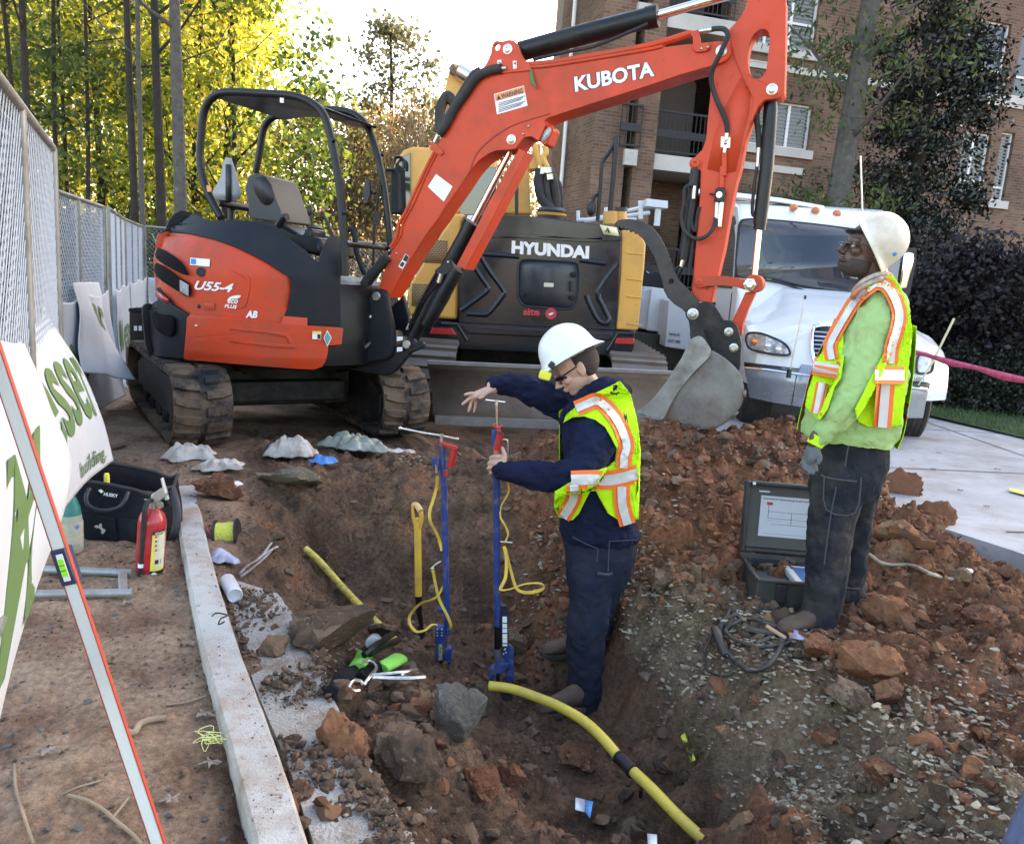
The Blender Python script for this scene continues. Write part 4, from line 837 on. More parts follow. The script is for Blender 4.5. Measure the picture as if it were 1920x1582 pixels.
MB().grid([[kp(x, y, o_) for o_ in (-.165, .45)] for x, y in E((600, 1415), (440, 1375), (340, 1335))]).build('bucket_lip', ST1, kub, solid=.02)
for k in range(4):
    o_ = -.14+k*.18; a = kp(*E((420, 1372))[0], o_); b = kp(*E((255, 1325))[0], o_); MB().beam(a, b, .05, .03).build('tooth', ST1, kub, bevel=.008)
MB().prism(kpl(E((865, 480), (1000, 440), (1090, 660), (1040, 740), (900, 700)), -.15), kn*.58).build('bucket_back', GRIME, kub)
# thumb
TH = mat('thumb_steel', (.034, .031, .030), .6, metal=.2, var=.3, vscale=8, dirt=(.10, .075, .06), dscale=5, damt=.6, bump=.15, bscale=30)
thb = G_((182, 148), (205, 122), (240, 112), (290, 111), (340, 118), (385, 132), (440, 165), (490, 225), (530, 300), (565, 390), (590, 460), (620, 522), (690, 590), (745, 650), (770, 700), (768, 750), (735, 790), (695, 790), (672, 750), (640, 715), (590, 685), (545, 640), (518, 590), (508, 530), (485, 460), (455, 365), (400, 275), (372, 240), (352, 222), (345, 208), (325, 212), (315, 192), (292, 200), (283, 178), (262, 190), (250, 170), (232, 182), (222, 162), (205, 168))
hl = [(570+16*math.cos(t), 531+16*math.sin(t)) for t in [i*math.pi/6 for i in range(12)]]
for off in (-.03, .17): MB().prism(kpl(thb, off), kn*.028, [kpl(G_(*hl), off)]).build('thumb_plate', TH, kub, bevel=.004)
for a, b in (((300, 150), (420, 210)), ((480, 310), (540, 450)), ((560, 560), (640, 640))):
    a, b = kp(*G_(a)[0], .07), kp(*G_(b)[0], .07); MB().beam(a, b, .19, .03, up=kn.cross(b-a)).build('thumb_web', TH, kub)
pin(*E((900, 275))[0], -.06, .03, .026, STEEL); MB().lathe(kp(*E((905, 270))[0], -.05), kn, [(.05, 0), (.055, .01), (.055, .24)], 22).build('thumb_hub', TH, kub)
kt('thumb_cylinder', D((590, 130), (560, 400), (482, 900)), .04, [.036, .036, .036], KFRM, 1, 20); kt('thumb_cylinder_end', D((600, 30), (592, 140)), .05, [.03, .036], KFRM, 1, 18); kt('chrome_rod', D((480, 900), (455, 985)), .04, .017, CHROME, 1, 14); kt('rod_eye', D((470, 960), (400, 1090)), .04, [.02, .028], KFRM, 1, 14)
kt('hose', D((575, 245), (555, 230), (510, 240), (495, 290), (488, 400), (470, 520), (500, 640), (600, 710), (700, 680), (760, 600), (775, 520)), [.0, -.01, -.02, -.02, -.02, -.02, -.03, -.05, -.05, -.03, 0], .013, RUB); kt('hose', D((580, 400), (560, 560), (590, 640), (610, 500), (630, 420)), .02, .011, RUB); kt('hose', D((570, 720), (540, 980), (530, 1030)), .05, .018, RUB)
kt('hose_fitting', D((498, 265), (488, 420)), -.015, .013, ZINC); kt('hose_fitting', D((585, 235), (578, 350)), -.0, .014, ZINC)
MB().box(kp(*D((815, 320))[0], 0), (.06, .05, .09)).build('valve_block', BPNT, kub, bevel=.008); MB().lathe(kp(*D((810, 315))[0], -.02), -kn, [(.02, 0), (.02, .015)], 14).build('valve_cap', ZINC, kub)
kt('hose_fitting', D((790, 370), (778, 535)), 0, .014, ZINC); kt('hose_fitting', D((832, 370), (806, 600)), 0, .017, ZINC); kt('bolt', D((720, 305), (870, 312)), 0, .006, BPNT)
# boom cylinder with guard
kt('boom_cylinder', B((640, 1215), (900, 690), (1172, 195)), .10, .058, KFRM, 1, 24); kt('cylinder_collar', B((1145, 240), (1180, 180)), .10, .064, KFRM, 1, 24); kt('chrome_rod', B((1190, 170),)+A((1500, 1110), (1530, 985)), .10, .025, CHROME, 1, 18)
kt('steel_line', B((605, 1120), (700, 910), (850, 640)), .02, .011, KFRM); kt('steel_line', B((640, 1090), (745, 880), (900, 690)), .04, .009, KFRM); kt('hose_fitting', B((900, 640), (875, 720)), -.0, .02, ZINC); kt('hose_fitting', B((610, 1090), (590, 1140)), .02, .012, ZINC)
MB().prism(kpl(B((845, 600), (900, 560), (930, 520), (985, 500), (1000, 560), (1010, 600), (940, 650), (870, 650), (835, 635)), .02), kn*.14).build('cylinder_mount', KFRM, kub, bevel=.006)
MB().ell(kp(*B((960, 535))[0], .015), .011).build('bolt', ZINC, kub)
grd = A((1598, 1050), (1660, 1078))+B((1430, 0), (1280, 290), (1112, 600), (1036, 566), (1180, 290), (1325, 0)); MB().prism(kpl(grd, .0), kn*.012).build('cylinder_guard', KRED, kub, bevel=.003)
grd2 = A((1650, 1075), (1662, 1080))+B((1432, 0), (1114, 602), (1100, 598), (1418, 0)); MB().prism(kpl(grd2, .01), kn*.16).build('cylinder_guard', KRED, kub)
kt('black_bar', B((760, 1100), (900, 850), (1040, 600)), .05, [.055, .06, .05], KFRM, 1, 10)  # black bar running alongside the boom cylinder
# work lamp under the boom
MB().prism(kpl(A((1850, 845), (1890, 840), (1905, 880), (1850, 1010), (1815, 1020), (1778, 985)), .02), kn*.16).build('work_lamp', KRED, kub, bevel=.008); patch('lamp_lens', spl(A((1862, 862), (1885, 872), (1870, 930), (1820, 985), (1795, 972), (1820, 900)), 3), ks(.012), mat('lamp_lens', (.35, .36, .36), .1, spec=1), kub, .01)
# swing post and boom foot
sp_ = B((195, 920), (240, 850), (275, 790), (320, 768), (380, 790), (412, 850), (420, 930), (462, 1120), (465, 1300), (450, 1380), (400, 1420), (240, 1440), (60, 1440), (30, 1380), (60, 1180), (150, 1080), (185, 1000))
MB().prism(kpl(sp_, -.06), kn*.06).build('swing_post', KBLK, kub, bevel=.015)
MB().prism(kpl(B((520, 870), (550, 830), (600, 1010), (612, 1150), (560, 1200), (440, 1300), (430, 950)), .22), kn*.05).build('swing_post', KBLK, kub, bevel=.01)
MB().prism(kpl(B((60, 1180), (420, 1150), (430, 1400), (20, 1420)), -.02), kn*.34).build('swing_casting', GRIME, kub, bevel=.02)
foot = B((455, 1330), (560, 1250), (590, 1215), (640, 1220), (670, 1260), (720, 1240), (742, 1262), (735, 1300), (700, 1320), (620, 1350), (540, 1450), (470, 1530), (400, 1560), (300, 1540), (60, 1500), (30, 1420), (400, 1400))
for off in (-.03, .17): MB().prism(kpl(foot, off), kn*.05).build('cylinder_foot', KFRM, kub, bevel=.008)
for p, r, o_ in ((B((320, 842))[0], .036, -.06), (B((592, 1274))[0], .034, -.03)): MB().lathe(kp(*p, o_), -kn, [(r, -.01), (r, .012), (r*.85, .018), (r*.3, .018)], 24).build('pin', STEEL, kub)
for q in (((500, 1205), (552, 1205), (552, 1235), (500, 1245)), ((500, 1300), (550, 1298), (548, 1335), (500, 1340)), ((225, 1012), (270, 1012), (268, 1034), (225, 1032))): patch('sticker', B(*q), ks(-.065), WPNT, kub, 0, 0, .002)
kt('hose', B((180, 1000), (120, 1060), (60, 1120), (30, 1200)), -.03, .03, RUB); kt('hose', B((260, 1260), (180, 1320), (60, 1330)), -.08, .012, ZINC)
# stickers on the boom
def lab(name, q, Z, m, off=.003, sf=ks(0)): return patch(name, Z(*q), sf, m, kub, 0, 0, off)
lab('warning_label', ((715, 560), (893, 508), (915, 628), (733, 680)), Z3, WPNT); lab('warning_label', ((719, 563), (891, 512), (898, 551), (725, 602)), Z3, ORNG, .005)
text('WARNING', Z3((762, 588))[0], Z3((888, 552))[0], Z3((756, 560))[0], ks(0), BPNT, kub, .007, .02)
mb_ = MB(); tri = Z3((733, 595), (758, 588), (740, 565)); patch('warning_triangle', tri, ks(0), BPNT, kub, 0, 0, .007)
for k in range(6):
    y = 612+k*10.5; a, b = Z3((742, y), (900-(k % 3)*12, y-44)); patch('small_print', [a, b, (b[0]+.2, b[1]+1.1), (a[0]+.2, a[1]+1.1)], ks(0), NAVY, kub, 0, 0, .006)
lab('paper_label', ((372, 1032), (470, 1107), (418, 1197), (323, 1108)), Z3, WPNT)
lab('pictogram_label', ((575, 460), (612, 485), (552, 600), (512, 575)), B, WPNT); lab('pictogram_label', ((577, 466), (608, 487), (583, 535), (552, 515)), B, BPNT, .005); lab('pictogram_label', ((545, 530), (570, 545), (550, 580), (524, 565)), B, BPNT, .005)
lab('number_label', ((1402, 255), (1438, 252), (1440, 316), (1404, 318)), A, WPNT, .016); lab('number_label', ((1542, 262), (1575, 260), (1577, 330), (1545, 333)), A, WPNT, .016)
text('3', A((1410, 308))[0], A((1433, 306))[0], A((1410, 270))[0], ks(0), BPNT, kub, .019, .02); text('4', A((1549, 300))[0], A((1570, 298))[0], A((1549, 268))[0], ks(0), BPNT, kub, .019, .02)
for m_, o_, b_, g_ in ((NAVY, .003, .075, .012), (WPNT, .006, .035, 0)): text('KUBOTA', Z3((1197, 548))[0], Z3((1668, 453))[0], Z3((1190, 457))[0], ks(0), m_, kub, o_, b_, grow=g_)
lf = MB(); lf.grid([[kp(*p, -.015-.01*i) for p in pr] for i, pr in enumerate([A((1700, 330), (1712, 330)), A((1690, 400), (1722, 390)), A((1705, 460), (1735, 440)), A((1750, 515), (1756, 508))])])
tag(lf.build('leaf', mat('green_leaf', (.07, .16, .04), .5), smooth=60, solid=.002), 'long green leaf caught on the red boom', 'leaf')
# canopy, seat and controls
CN, CF = -.42, .42
kt('canopy_post', K1((540, 830), (480, 720), (440, 620), (418, 500), (425, 350), (440, 220), (475, 150), (530, 112), (620, 103), (760, 110), (900, 118), (1000, 135), (1080, 175), (1140, 240), (1180, 370), (1215, 560), (1240, 760), (1255, 1000), (1258, 1170)), CN, .030, KFRM, 4, 14)
kt('canopy_post', K1((740, 575), (760, 470), (780, 350), (800, 290), (850, 245), (1000, 215), (1180, 205), (1300, 225), (1380, 290), (1430, 400), (1470, 560), (1500, 750), (1525, 980), (1530, 1050)), CF, .030, KFRM, 4, 14)
rf = [kp(*K1(p)[0], o_) for p, o_ in (((470, 150), CN), ((1085, 170), CN), ((1395, 280), CF), ((820, 250), CF))]
rfm = MB(); rfm.prism([kp(*K1((x, y))[0], CN) for x, y in ((500, 118), (620, 98), (760, 104), (960, 122), (1090, 172), (1080, 186), (960, 138), (760, 118), (620, 112), (505, 135))], kn*(CF-CN)); rfm.build('canopy_roof', KFRM, kub, smooth=50)
kt('canopy_crossbar', K1((520, 745), (700, 775)), [.0, .3], .03, KFRM, 1); kt('canopy_crossbar', K1((600, 700), (600, 900)), .2, .03, KFRM, 1); kt('canopy_crossbar', K1((1270, 985), (1500, 1010)), [CN, CF], .018, KFRM, 1)
MB().prism([kp(*K1(p)[0], .41) for p in ((1190, 225), (1240, 232), (1372, 282), (1365, 312), (1290, 300), (1185, 262))], kn*.04).build('lamp_bar', mat('lampgrey', (.25, .26, .27), .3, var=.5, vscale=60), kub)
for p in K1((1195, 380), (1262, 800)): MB().ell(kp(*p, CN-.03), .018, n=10, m=6).build('bolt', KFRM, kub)
for p in K1((1478, 465),): MB().ell(kp(*p, CF-.03), .018, n=10, m=6).build('bolt', KFRM, kub)
patch('sticker', K1((882, 135), (904, 137), (904, 165), (882, 163)), ks(CN-.034), WPNT, kub); patch('sticker', K1((455, 642), (478, 645), (485, 680), (460, 680)), ks(CN-.034), ORNG, kub)
sb = MB().prism([kp(*K1(p)[0], -.10) for p in ((690, 592), (735, 572), (790, 585), (825, 640), (850, 720), (880, 790), (890, 860), (700, 835), (692, 760), (674, 660))], kn*.40); so = sb.build('seat_back', mat('seat_vinyl', (.028, .030, .034), .5), kub, bevel=.05, segs=4, smooth=60)
patch('seat_insert', spl(K1((735, 600), (800, 600), (835, 660), (845, 720), (820, 755), (780, 750), (740, 690), (725, 640)), 3), ks(-.105), BPNT, kub, .01)
MB().prism([kp(*K1(p)[0], -.16) for p in ((700, 840), (900, 870), (1000, 930), (1120, 950), (1120, 1060), (700, 960))], kn*.5).build('seat_base', KFRM, kub, bevel=.03)
MB().tube([kp(*K1(p)[0], -.2) for p in ((870, 880), (905, 830), (925, 830))], .03, 8).build('armrest', KFRM, kub)
for o_, p0, p1, g in ((.1, (1075, 900), (1058, 790), .024), (-.05, (1190, 935), (1125, 790), .012)):
    kt('control_lever', K1(p0, p1), o_, .011, KFRM, 1); MB().ell(kp(*K1(p1)[0], o_), (g, g, g*1.9)).build('lever_knob', BPNT if o_ > 0 else REDL, kub)
MB().lathe(kp(*K1((1085, 945))[0], .1), V((0, 0, 1)), [(.12, -.06), (.10, 0), (.11, .015), (.085, .03), (.09, .045), (.06, .06), (.065, .075), (.02, .1)], 16).build('lever_boot', BPNT, kub)
MB().prism([kp(*K1(p)[0], -.15) for p in ((940, 960), (1000, 940), (1040, 890), (1070, 900), (1060, 980), (1000, 1000))], kn*.2).build('armrest', KFRM, kub, bevel=.02)
smv = spl(K1((575, 480), (600, 500), (625, 580), (648, 660), (645, 720), (560, 735), (500, 715), (492, 680), (535, 600), (552, 510)), 2)
patch('slow_sign', smv, ks(.1), mat('grey_sheet', (.28, .28, .28), .5), kub, .012); patch('sign_bracket', K1((566, 520), (594, 522), (596, 740), (566, 738)), ks(.08), BPNT, kub, .01)
kt('mirror_stem', K1((1425, 1120), (1430, 900), (1445, 760), (1460, 640)), CF-.05, .011, KFRM); MB().prism([kp(*K1(p)[0], CF-.08) for p in ((1380, 598), (1400, 605), (1405, 700), (1388, 750), (1366, 755), (1364, 680))], kn*.05).build('mirror', BPNT, kub, bevel=.006); kt('mirror_arm', K1((1400, 680), (1435, 690)), CF-.05, .012, KFRM, 1)
MB().box(kp(*K1((1442, 835))[0], CF-.05), (.05, .05, .11)).build('mirror_clamp', KFRM, kub)
kt('grab_handle', K1((1270, 905), (1310, 910), (1330, 1040), (1375, 1160)), CF-.2, .022, KBLK)
# undercarriage
tf = V((.544, -.84, 0)).normalized(); tr = V((.84, .544, 0)).normalized(); ZT = .05
def track(front, dx):
    # front: ground point under the front idler face
    rr = .265; L0_ = -rr-.03; L1_ = -2.18; W2 = .20
    def P(f, z, s): return front+tf*f+tr*s+V((0, 0, z))
    path = []; n = 16
    for i in range(n+1): t = -math.pi/2+math.pi*i/n; path.append((L0_+rr*math.cos(t), ZT+rr+.03+rr*math.sin(t)))
    for i in range(1, 8): path.append((L0_+(L1_-L0_)*i/8, ZT+2*rr+.03-.012*math.sin(math.pi*i/8)))
    for i in range(n+1): t = math.pi/2+math.pi*i/n; path.append((L1_+rr*.92*math.cos(t), ZT+rr*.98+.03+rr*.95*math.sin(t)))
    for i in range(1, 8): path.append((L1_+(L0_-L1_)*i/8, ZT+.03))
    # resample evenly
    seg = [math.dist(path[i], path[(i+1) % len(path)]) for i in range(len(path))]; tot = sum(seg); N = 46
    def samp(s):
        s %= tot; i = 0
        while s > seg[i]: s -= seg[i]; i += 1
        a, b = path[i], path[(i+1) % len(path)]; t = s/seg[i]; return (a[0]+(b[0]-a[0])*t, a[1]+(b[1]-a[1])*t), ((b[0]-a[0])/seg[i], (b[1]-a[1])/seg[i])
    mb = MB(); rings = []
    for k in range(N*2):
        (f, z), (df, dz_) = samp(tot*k/(N*2)); nf, nz_ = dz_, -df
        rings.append([P(f, z, -W2), P(f, z, W2), P(f-nf*.03, z-nz_*.03, W2), P(f-nf*.03, z-nz_*.03, -W2)])
    rings.append(rings[0]); mb.loft(rings, caps=False)
    belt = mb.build('rubber_track', TRK, kub, smooth=40)
    mb = MB()
    for k in range(N):
        for sd_, ph in ((-1, 0), (1, .5)):
            s = tot*(k+ph)/N
            def q(ds, sv, h): (f, z), (df, dz_) = samp(s+ds); nf, nz_ = dz_, -df; return P(f+nf*h, z+nz_*h, sv)
            w2 = tot/N
            o1, o2 = sd_*.02, sd_*W2*.99; sk = .012
            lo = [q(-.30*w2, o1, -.005), q(.30*w2, o1, -.005), q(.30*w2+sk, o2*.6, -.005), q(.22*w2+sk*2, o2, -.005), q(-.22*w2+sk*2, o2, -.005), q(-.30*w2+sk, o2*.6, -.005)]
            hi = [q(-.24*w2, o1, .030), q(.24*w2, o1, .030), q(.24*w2+sk, o2*.6, .030), q(.16*w2+sk*2, o2*.96, .024), q(-.16*w2+sk*2, o2*.96, .024), q(-.24*w2+sk, o2*.6, .030)]
            mb.add(lo+hi, [(0, 1, 2, 3, 4, 5), (11, 10, 9, 8, 7, 6)]+[(i, (i+1) % 6, 6+(i+1) % 6, 6+i) for i in range(6)])
    o = mb.build('tread', TRK, belt, smooth=0, bevel=.004); o.matrix_parent_inverse = Matrix.Identity(4)
    o.parent = belt
    mb = MB()
    for s0, s1 in ((-.14, .14),):
        mb.prism([P(f, z, s0) for f, z in ((L0_+.02, ZT+.17), (L0_+.02, ZT+.36), (L0_-.3, ZT+.46), (L1_+.3, ZT+.46), (L1_, ZT+.38), (L1_, ZT+.18))], tr*(s1-s0))
    mb.build('track_frame', GRIME, kub, bevel=.01)
    for f in (L0_, L1_): MB().lathe(P(f, ZT+rr+.02, -.08), tr, [(.10, -.02), (.215, -.02), (.235, 0), (.235, .16), (.215, .18), (.10, .18), (.09, .22), (.03, .22)], 30).build('idler' if f == L0_ else 'sprocket', GRIME, kub)
    for k in range(5): MB().lathe(P(L0_-.33-k*.31, ZT+.12, -.11), tr, [(.045, -.02), (.085, 0), (.085, .22), (.045, .24)], 20).build('roller', GRIME, kub)
    MB().lathe(P(-1.2, ZT+.47, -.09), tr, [(.04, 0), (.04, .18)], 14).build('roller', GRIME, kub)
fL, fR = V((-2.15, 5.5, 0)), V((-.83, 6.33, 0)); track(fL, 0); track(fR, 0)
cen = (fL+fR)*.5-tf*1.25
def cb(f0, f1, s0, s1, z0, z1, name, m=GRIME, bv=.015):
    pts = [cen+tf*f+tr*s+V((0, 0, z0)) for f, s in ((f0, s0), (f1, s0), (f1, s1), (f0, s1))]; MB().prism(pts, V((0, 0, z1-z0))).build(name, m, kub, bevel=bv)
cb(-.45, .45, -.58, .58, .24, .52, 'undercarriage_frame'); cb(.45, .62, -.48, .48, .30, .46, 'undercarriage_frame')
cb(-1.55, -1.47, -.95, .95, .12, .5, 'dozer_blade', ST2, .005); cb(-1.5, -.4, -.5, -.38, .2, .3, 'blade_arm'); cb(-1.5, -.4, .38, .5, .2, .3, 'blade_arm')
# ================================================================ YELLOW EXCAVATOR SEEN FROM BEHIND
HY = mat('golden_yellow_paint', (.66, .34, .065), .42, var=.08, vscale=2, dirt=(.35, .20, .09), dscale=2.5, damt=.45, bump=.03, bscale=15)
HD = mat('dark_blue_grey_paint', (.006, .010, .018), .16, spec=.5, dirt=(.022, .024, .028), dscale=1.8, damt=.3, dlo=.5, dhi=.7)
specks(HY, (.20, .13, .08), 12, .64, .71, .6); specks(HD, (.10, .095, .09), 30, .66, .74, .4)
Hh = Zf(740, 380, 3.679); YN = V((0, 1, 0))
def hp(px, py, off=0): return at(px, py, 8.3+off)
def hpl(pts, off=0): return [hp(x, y, off) for x, y in pts]
def hsf(off): return lambda x, y: hp(x, y, off)
hyu = empty('large_excavator', V((.16, 9.6, -.15)), 'large yellow excavator turned away, its dark blue rear panel facing the trench', 'excavator')
def hpr(name, pts, off, depth, m, bevel=.02, parent=None, **k): return MB().prism(hpl(pts, off), YN*depth).build(name, m, parent or hyu, bevel=bevel, **k)
cwt = Hh((470, 120), (495, 84), (620, 84), (780, 86), (950, 93), (1200, 122), (1420, 150), (1535, 172), (1560, 200), (1565, 240), (1555, 500), (1530, 880), (1000, 856), (440, 825), (440, 500), (455, 250))
hpr('counterweight', cwt, 0, 1.3, HD, .05, segs=4, smooth=50)
hpr('hood_lip', Hh((600, 222), (900, 215), (1300, 248), (1566, 232), (1568, 262), (1300, 272), (900, 245), (600, 240)), -.02, .05, HD, .01)
hpr('side_cover', Hh((492, 80), (470, 130), (445, 480), (432, 808), (93, 782), (92, 600), (130, 520), (300, 250), (395, 76)), .04, 2.4, HY, .03, smooth=50)
hpr('side_cover', Hh((1566, 190), (1620, 190), (1700, 225), (1732, 285), (1722, 450), (1705, 600), (1682, 870), (1668, 882), (1524, 874), (1556, 500)), .03, 2.4, HY, .035, smooth=50)
for y in (340, 520, 640, 830): hpr('cover_rib', Hh((1600, y), (1712, y+12), (1712, y+22), (1600, y+10)), .02, .03, HY, .004)
MESHM = mat('perforated_grille', (.16, .10, .05), .7, var=.5, vscale=160)
gr_ = brickmat('perforated', (.05, .035, .022), (.07, .045, .03), (.34, .20, .08)); 
for n_ in gr_.node_tree.nodes:
    if n_.type == 'TEX_BRICK': n_.inputs['Brick Width'].default_value = .032; n_.inputs['Row Height'].default_value = .018; n_.inputs['Mortar Size'].default_value = .004
for q in (((252, 258), (365, 262), (362, 408), (340, 418), (195, 412), (215, 340)), ((122, 558), (262, 562), (235, 715), (118, 712))):
    o = patch('grille', Hh(*q), hsf(.03), gr_, hyu, .01, 0, .0); uv = o.data.uv_layers.new(name='UVMap')
    for l in o.data.loops: co = o.data.vertices[l.vertex_index].co; uv.data[l.index].uv = (co.x, co.z)
def hbar(pts, r, m=HD, off=0, name='panel_rib', k=4): return MB().tube(smooth_path([hp(x, y, off) for x, y in Hh(*pts)], k), r, 8, flat=.5, up=YN).build(name, m, hyu, smooth=60)
for pts in (((520, 395), (600, 520), (645, 590), (600, 640), (455, 745)), ((860, 372), (640, 356), (595, 368), (660, 480), (748, 600), (740, 650), (650, 760), (600, 772), (500, 765)), ((1275, 395), (1455, 420)), ((1540, 420), (1470, 510), (1402, 625), (1440, 720), (1480, 820), (1410, 818), (1340, 690), (1325, 640))): hbar(pts, .028, off=.0, k=3)
dr = spl(Hh((850, 440), (870, 402), (920, 393), (1080, 402), (1230, 412), (1270, 440), (1275, 560), (1262, 670), (1235, 722), (1180, 736), (1000, 722), (900, 712), (855, 660), (846, 560)), 4)
MB().tube([hp(x, y, -.004) for x, y in dr+dr[:1]], .012, 6).build('hatch_seal', BPNT, hyu); patch('hatch', dr, hsf(-.008), mat('hatch_paint', (.022, .028, .036), .3, dirt=(.06, .055, .05), dscale=2.5, damt=.4), hyu, .01)
hpr('hatch_handle', Hh((1213, 540), (1230, 540), (1230, 612), (1213, 612)), -.02, .02, BPNT, .004)
for p in Hh((1240, 497), (1226, 655), (878, 635)): MB().lathe(hp(*p, -.01), -YN, [(.028, 0), (.028, .008), (.012, .012)], 16).build('lock', KBLK, hyu)
patch('data_plate', Hh((1030, 552), (1097, 555), (1096, 583), (1029, 580)), hsf(-.02), mat('pale_plate', (.6, .6, .42), .5), hyu)
tx = lambda s, a, b, c, m, **k: text(s, Hh(a)[0], Hh(b)[0], Hh(c)[0], hsf(-.015), m, hyu, **k)
tx('HYUNDAI', (805, 352), (1340, 390), (808, 262), WPNT, bold=.055, off=.01); RDI = mat('red_ink', (.5, .03, .05), .5); tx('site', (885, 776), (1002, 781), (886, 728), RDI, bold=.05)
bc = hp(*Hh((1078, 766))[0], -.02); MB().lathe(bc, -YN, [(.058, 0), (.058, .004)], 20).build('emblem', RDI, hyu); patch('emblem', spl(Hh((1060, 772), (1075, 762), (1096, 758), (1090, 768), (1075, 776)), 3), hsf(-.02), WPNT, hyu, 0, 0, .012)
patch('warning_label', Hh((1415, 152), (1532, 172), (1550, 232), (1440, 218)), hsf(-.025), mat('pale_yellow', (.72, .70, .42), .5), hyu, .004); patch('warning_triangle', Hh((1447, 208), (1470, 170), (1488, 212), (1470, 206), (1468, 182), (1458, 204)), hsf(-.035), BPNT, hyu); patch('warning_label', Hh((500, 88), (546, 86), (548, 120), (520, 148), (492, 150)), hsf(-.02), WPNT, hyu)
MB().lathe(hp(*Hh((1082, 118))[0], .35), V((0, 0, 1)), [(.14, -.05), (.15, .05), (.16, .09), (.13, .12)], 24).build('tank_cap', BPNT, hyu); MB().lathe(hp(*Hh((1082, 92))[0], .35), V((0, 0, 1)), [(.15, .0), (.16, .02), (.12, .05)], 24).build('tank_cap', HY, hyu)
hpr('bumper', Hh((180, 812), (300, 816), (440, 828), (1530, 884), (1655, 892), (1652, 990), (1625, 1058), (1450, 1050), (450, 1008), (200, 945), (170, 900)), -.04, 1.2, HD, .03, smooth=50)
hpr('bumper_band', Hh((455, 842), (1510, 895), (1490, 950), (500, 905)), -.06, .04, HD, .012)
for q in (((262, 862), (395, 866), (428, 912), (238, 904)), ((1532, 932), (1652, 936), (1650, 976), (1514, 972))): hpr('reflector', Hh(*q), -.075, .03, REDL, .005)
for pts in (((320, 835), (430, 840), (500, 950)), ((1640, 905), (1540, 900), (1470, 1020))): hbar(pts, .02, off=-.05, k=1)
hpr('chassis', Hh((440, 1000), (1450, 1040), (1440, 1160), (440, 1120)), .9, 2.0, GRIME, .02)
def steel_track(x0, x1, yf, yr, zb, h, parent):
    r = h/2; path = []
    for i in range(13): t = -math.pi/2-math.pi*i/12; path.append((yf+r+r*math.cos(t), zb+r+r*math.sin(t)))
    for i in range(1, 10): path.append((yf+r+(yr-yf-2*r)*i/10, zb+2*r))
    for i in range(13): t = math.pi/2-math.pi*i/12; path.append((yr-r+r*math.cos(t), zb+r+r*math.sin(t)))
    for i in range(1, 10): path.append((yr-r-(yr-yf-2*r)*i/10, zb))
    mb = MB(); n = len(path)
    mb.loft([[V((x0+.03, y, z)), V((x1-.03, y, z)), V((x1-.03, yf+r+(y-yf-r)*.97, zb+r+(z-zb-r)*.88)), V((x0+.03, yf+r+(y-yf-r)*.97, zb+r+(z-zb-r)*.88))] for y, z in path+path[:1]], caps=False)
    for i in range(n):
        a, b = V((0, *path[i])), V((0, *path[(i+1) % n])); d = (b-a); m_ = (a+b)/2; nn = d.normalized().cross(V((1, 0, 0)))*(-1)
        out = (m_-V((0, min(max(m_.y, yf+r), yr-r), zb+r))).normalized()
        M = Matrix((V((1, 0, 0)), d.normalized(), out)).transposed(); mb.box(V(((x0+x1)/2, m_.y, m_.z))+out*.02, (x1-x0, d.length*.8, .035), M); mb.box(V(((x0+x1)/2, a.y, a.z))+out*.04, (x1-x0, .02, .05), M)
    mb.build('steel_track', mat('rusty_track', (.17, .15, .135), .7, metal=.3, dirt=(.15, .09, .06), dscale=4, damt=.7), parent, smooth=0)
    MB().box(((x0+x1)/2, (yf+yr)/2, zb+r), (x1-x0-.1, yr-yf-r*2, h*.7)).build('track_frame', GRIME, parent, bevel=.02)
steel_track(-1.15, -.60, 7.75, 11.3, -.14, .82, hyu); steel_track(.95, 1.5, 7.75, 11.3, -.14, .82, hyu)
BLD = mat('muddy_blade', (.17, .125, .095), .75, var=.3, vscale=2.5, dirt=(.10, .065, .045), dscale=2.2, damt=.75, bump=.3, bscale=25); LIP = mat('worn_lip', (.24, .235, .23), .5, metal=.4, var=.15, vscale=5, dirt=(.14, .12, .10), dscale=3, damt=.4)
tl, tr2, bl, brr = at(801, 679, 7.25), at(1262, 699, 7.25), at(812, 780, 7.1), at(1262, 798, 7.1)
mb = MB(); P = []
for i in range(9):
    t = i/8; y = .14*math.sin(math.pi*t); P.append([tl.lerp(bl, t)+V((0, y, 0)), tl.lerp(bl, t).lerp(tr2.lerp(brr, t), .5)+V((0, y, 0)), tr2.lerp(brr, t)+V((0, y, 0))])
mb.grid(P); mb.build('blade', BLD, hyu, solid=.05, smooth=60)
MB().beam(tl+V((0, .0, .0)), tr2+V((0, .0, .0)), .07, .035).build('blade_edge', LIP, hyu, bevel=.006); MB().beam(bl+V((.02, -.02, -.03)), brr+V((0, -.02, -.03)), .03, .085).build('blade_edge', LIP, hyu, bevel=.004)
for p in (bl, brr): pass
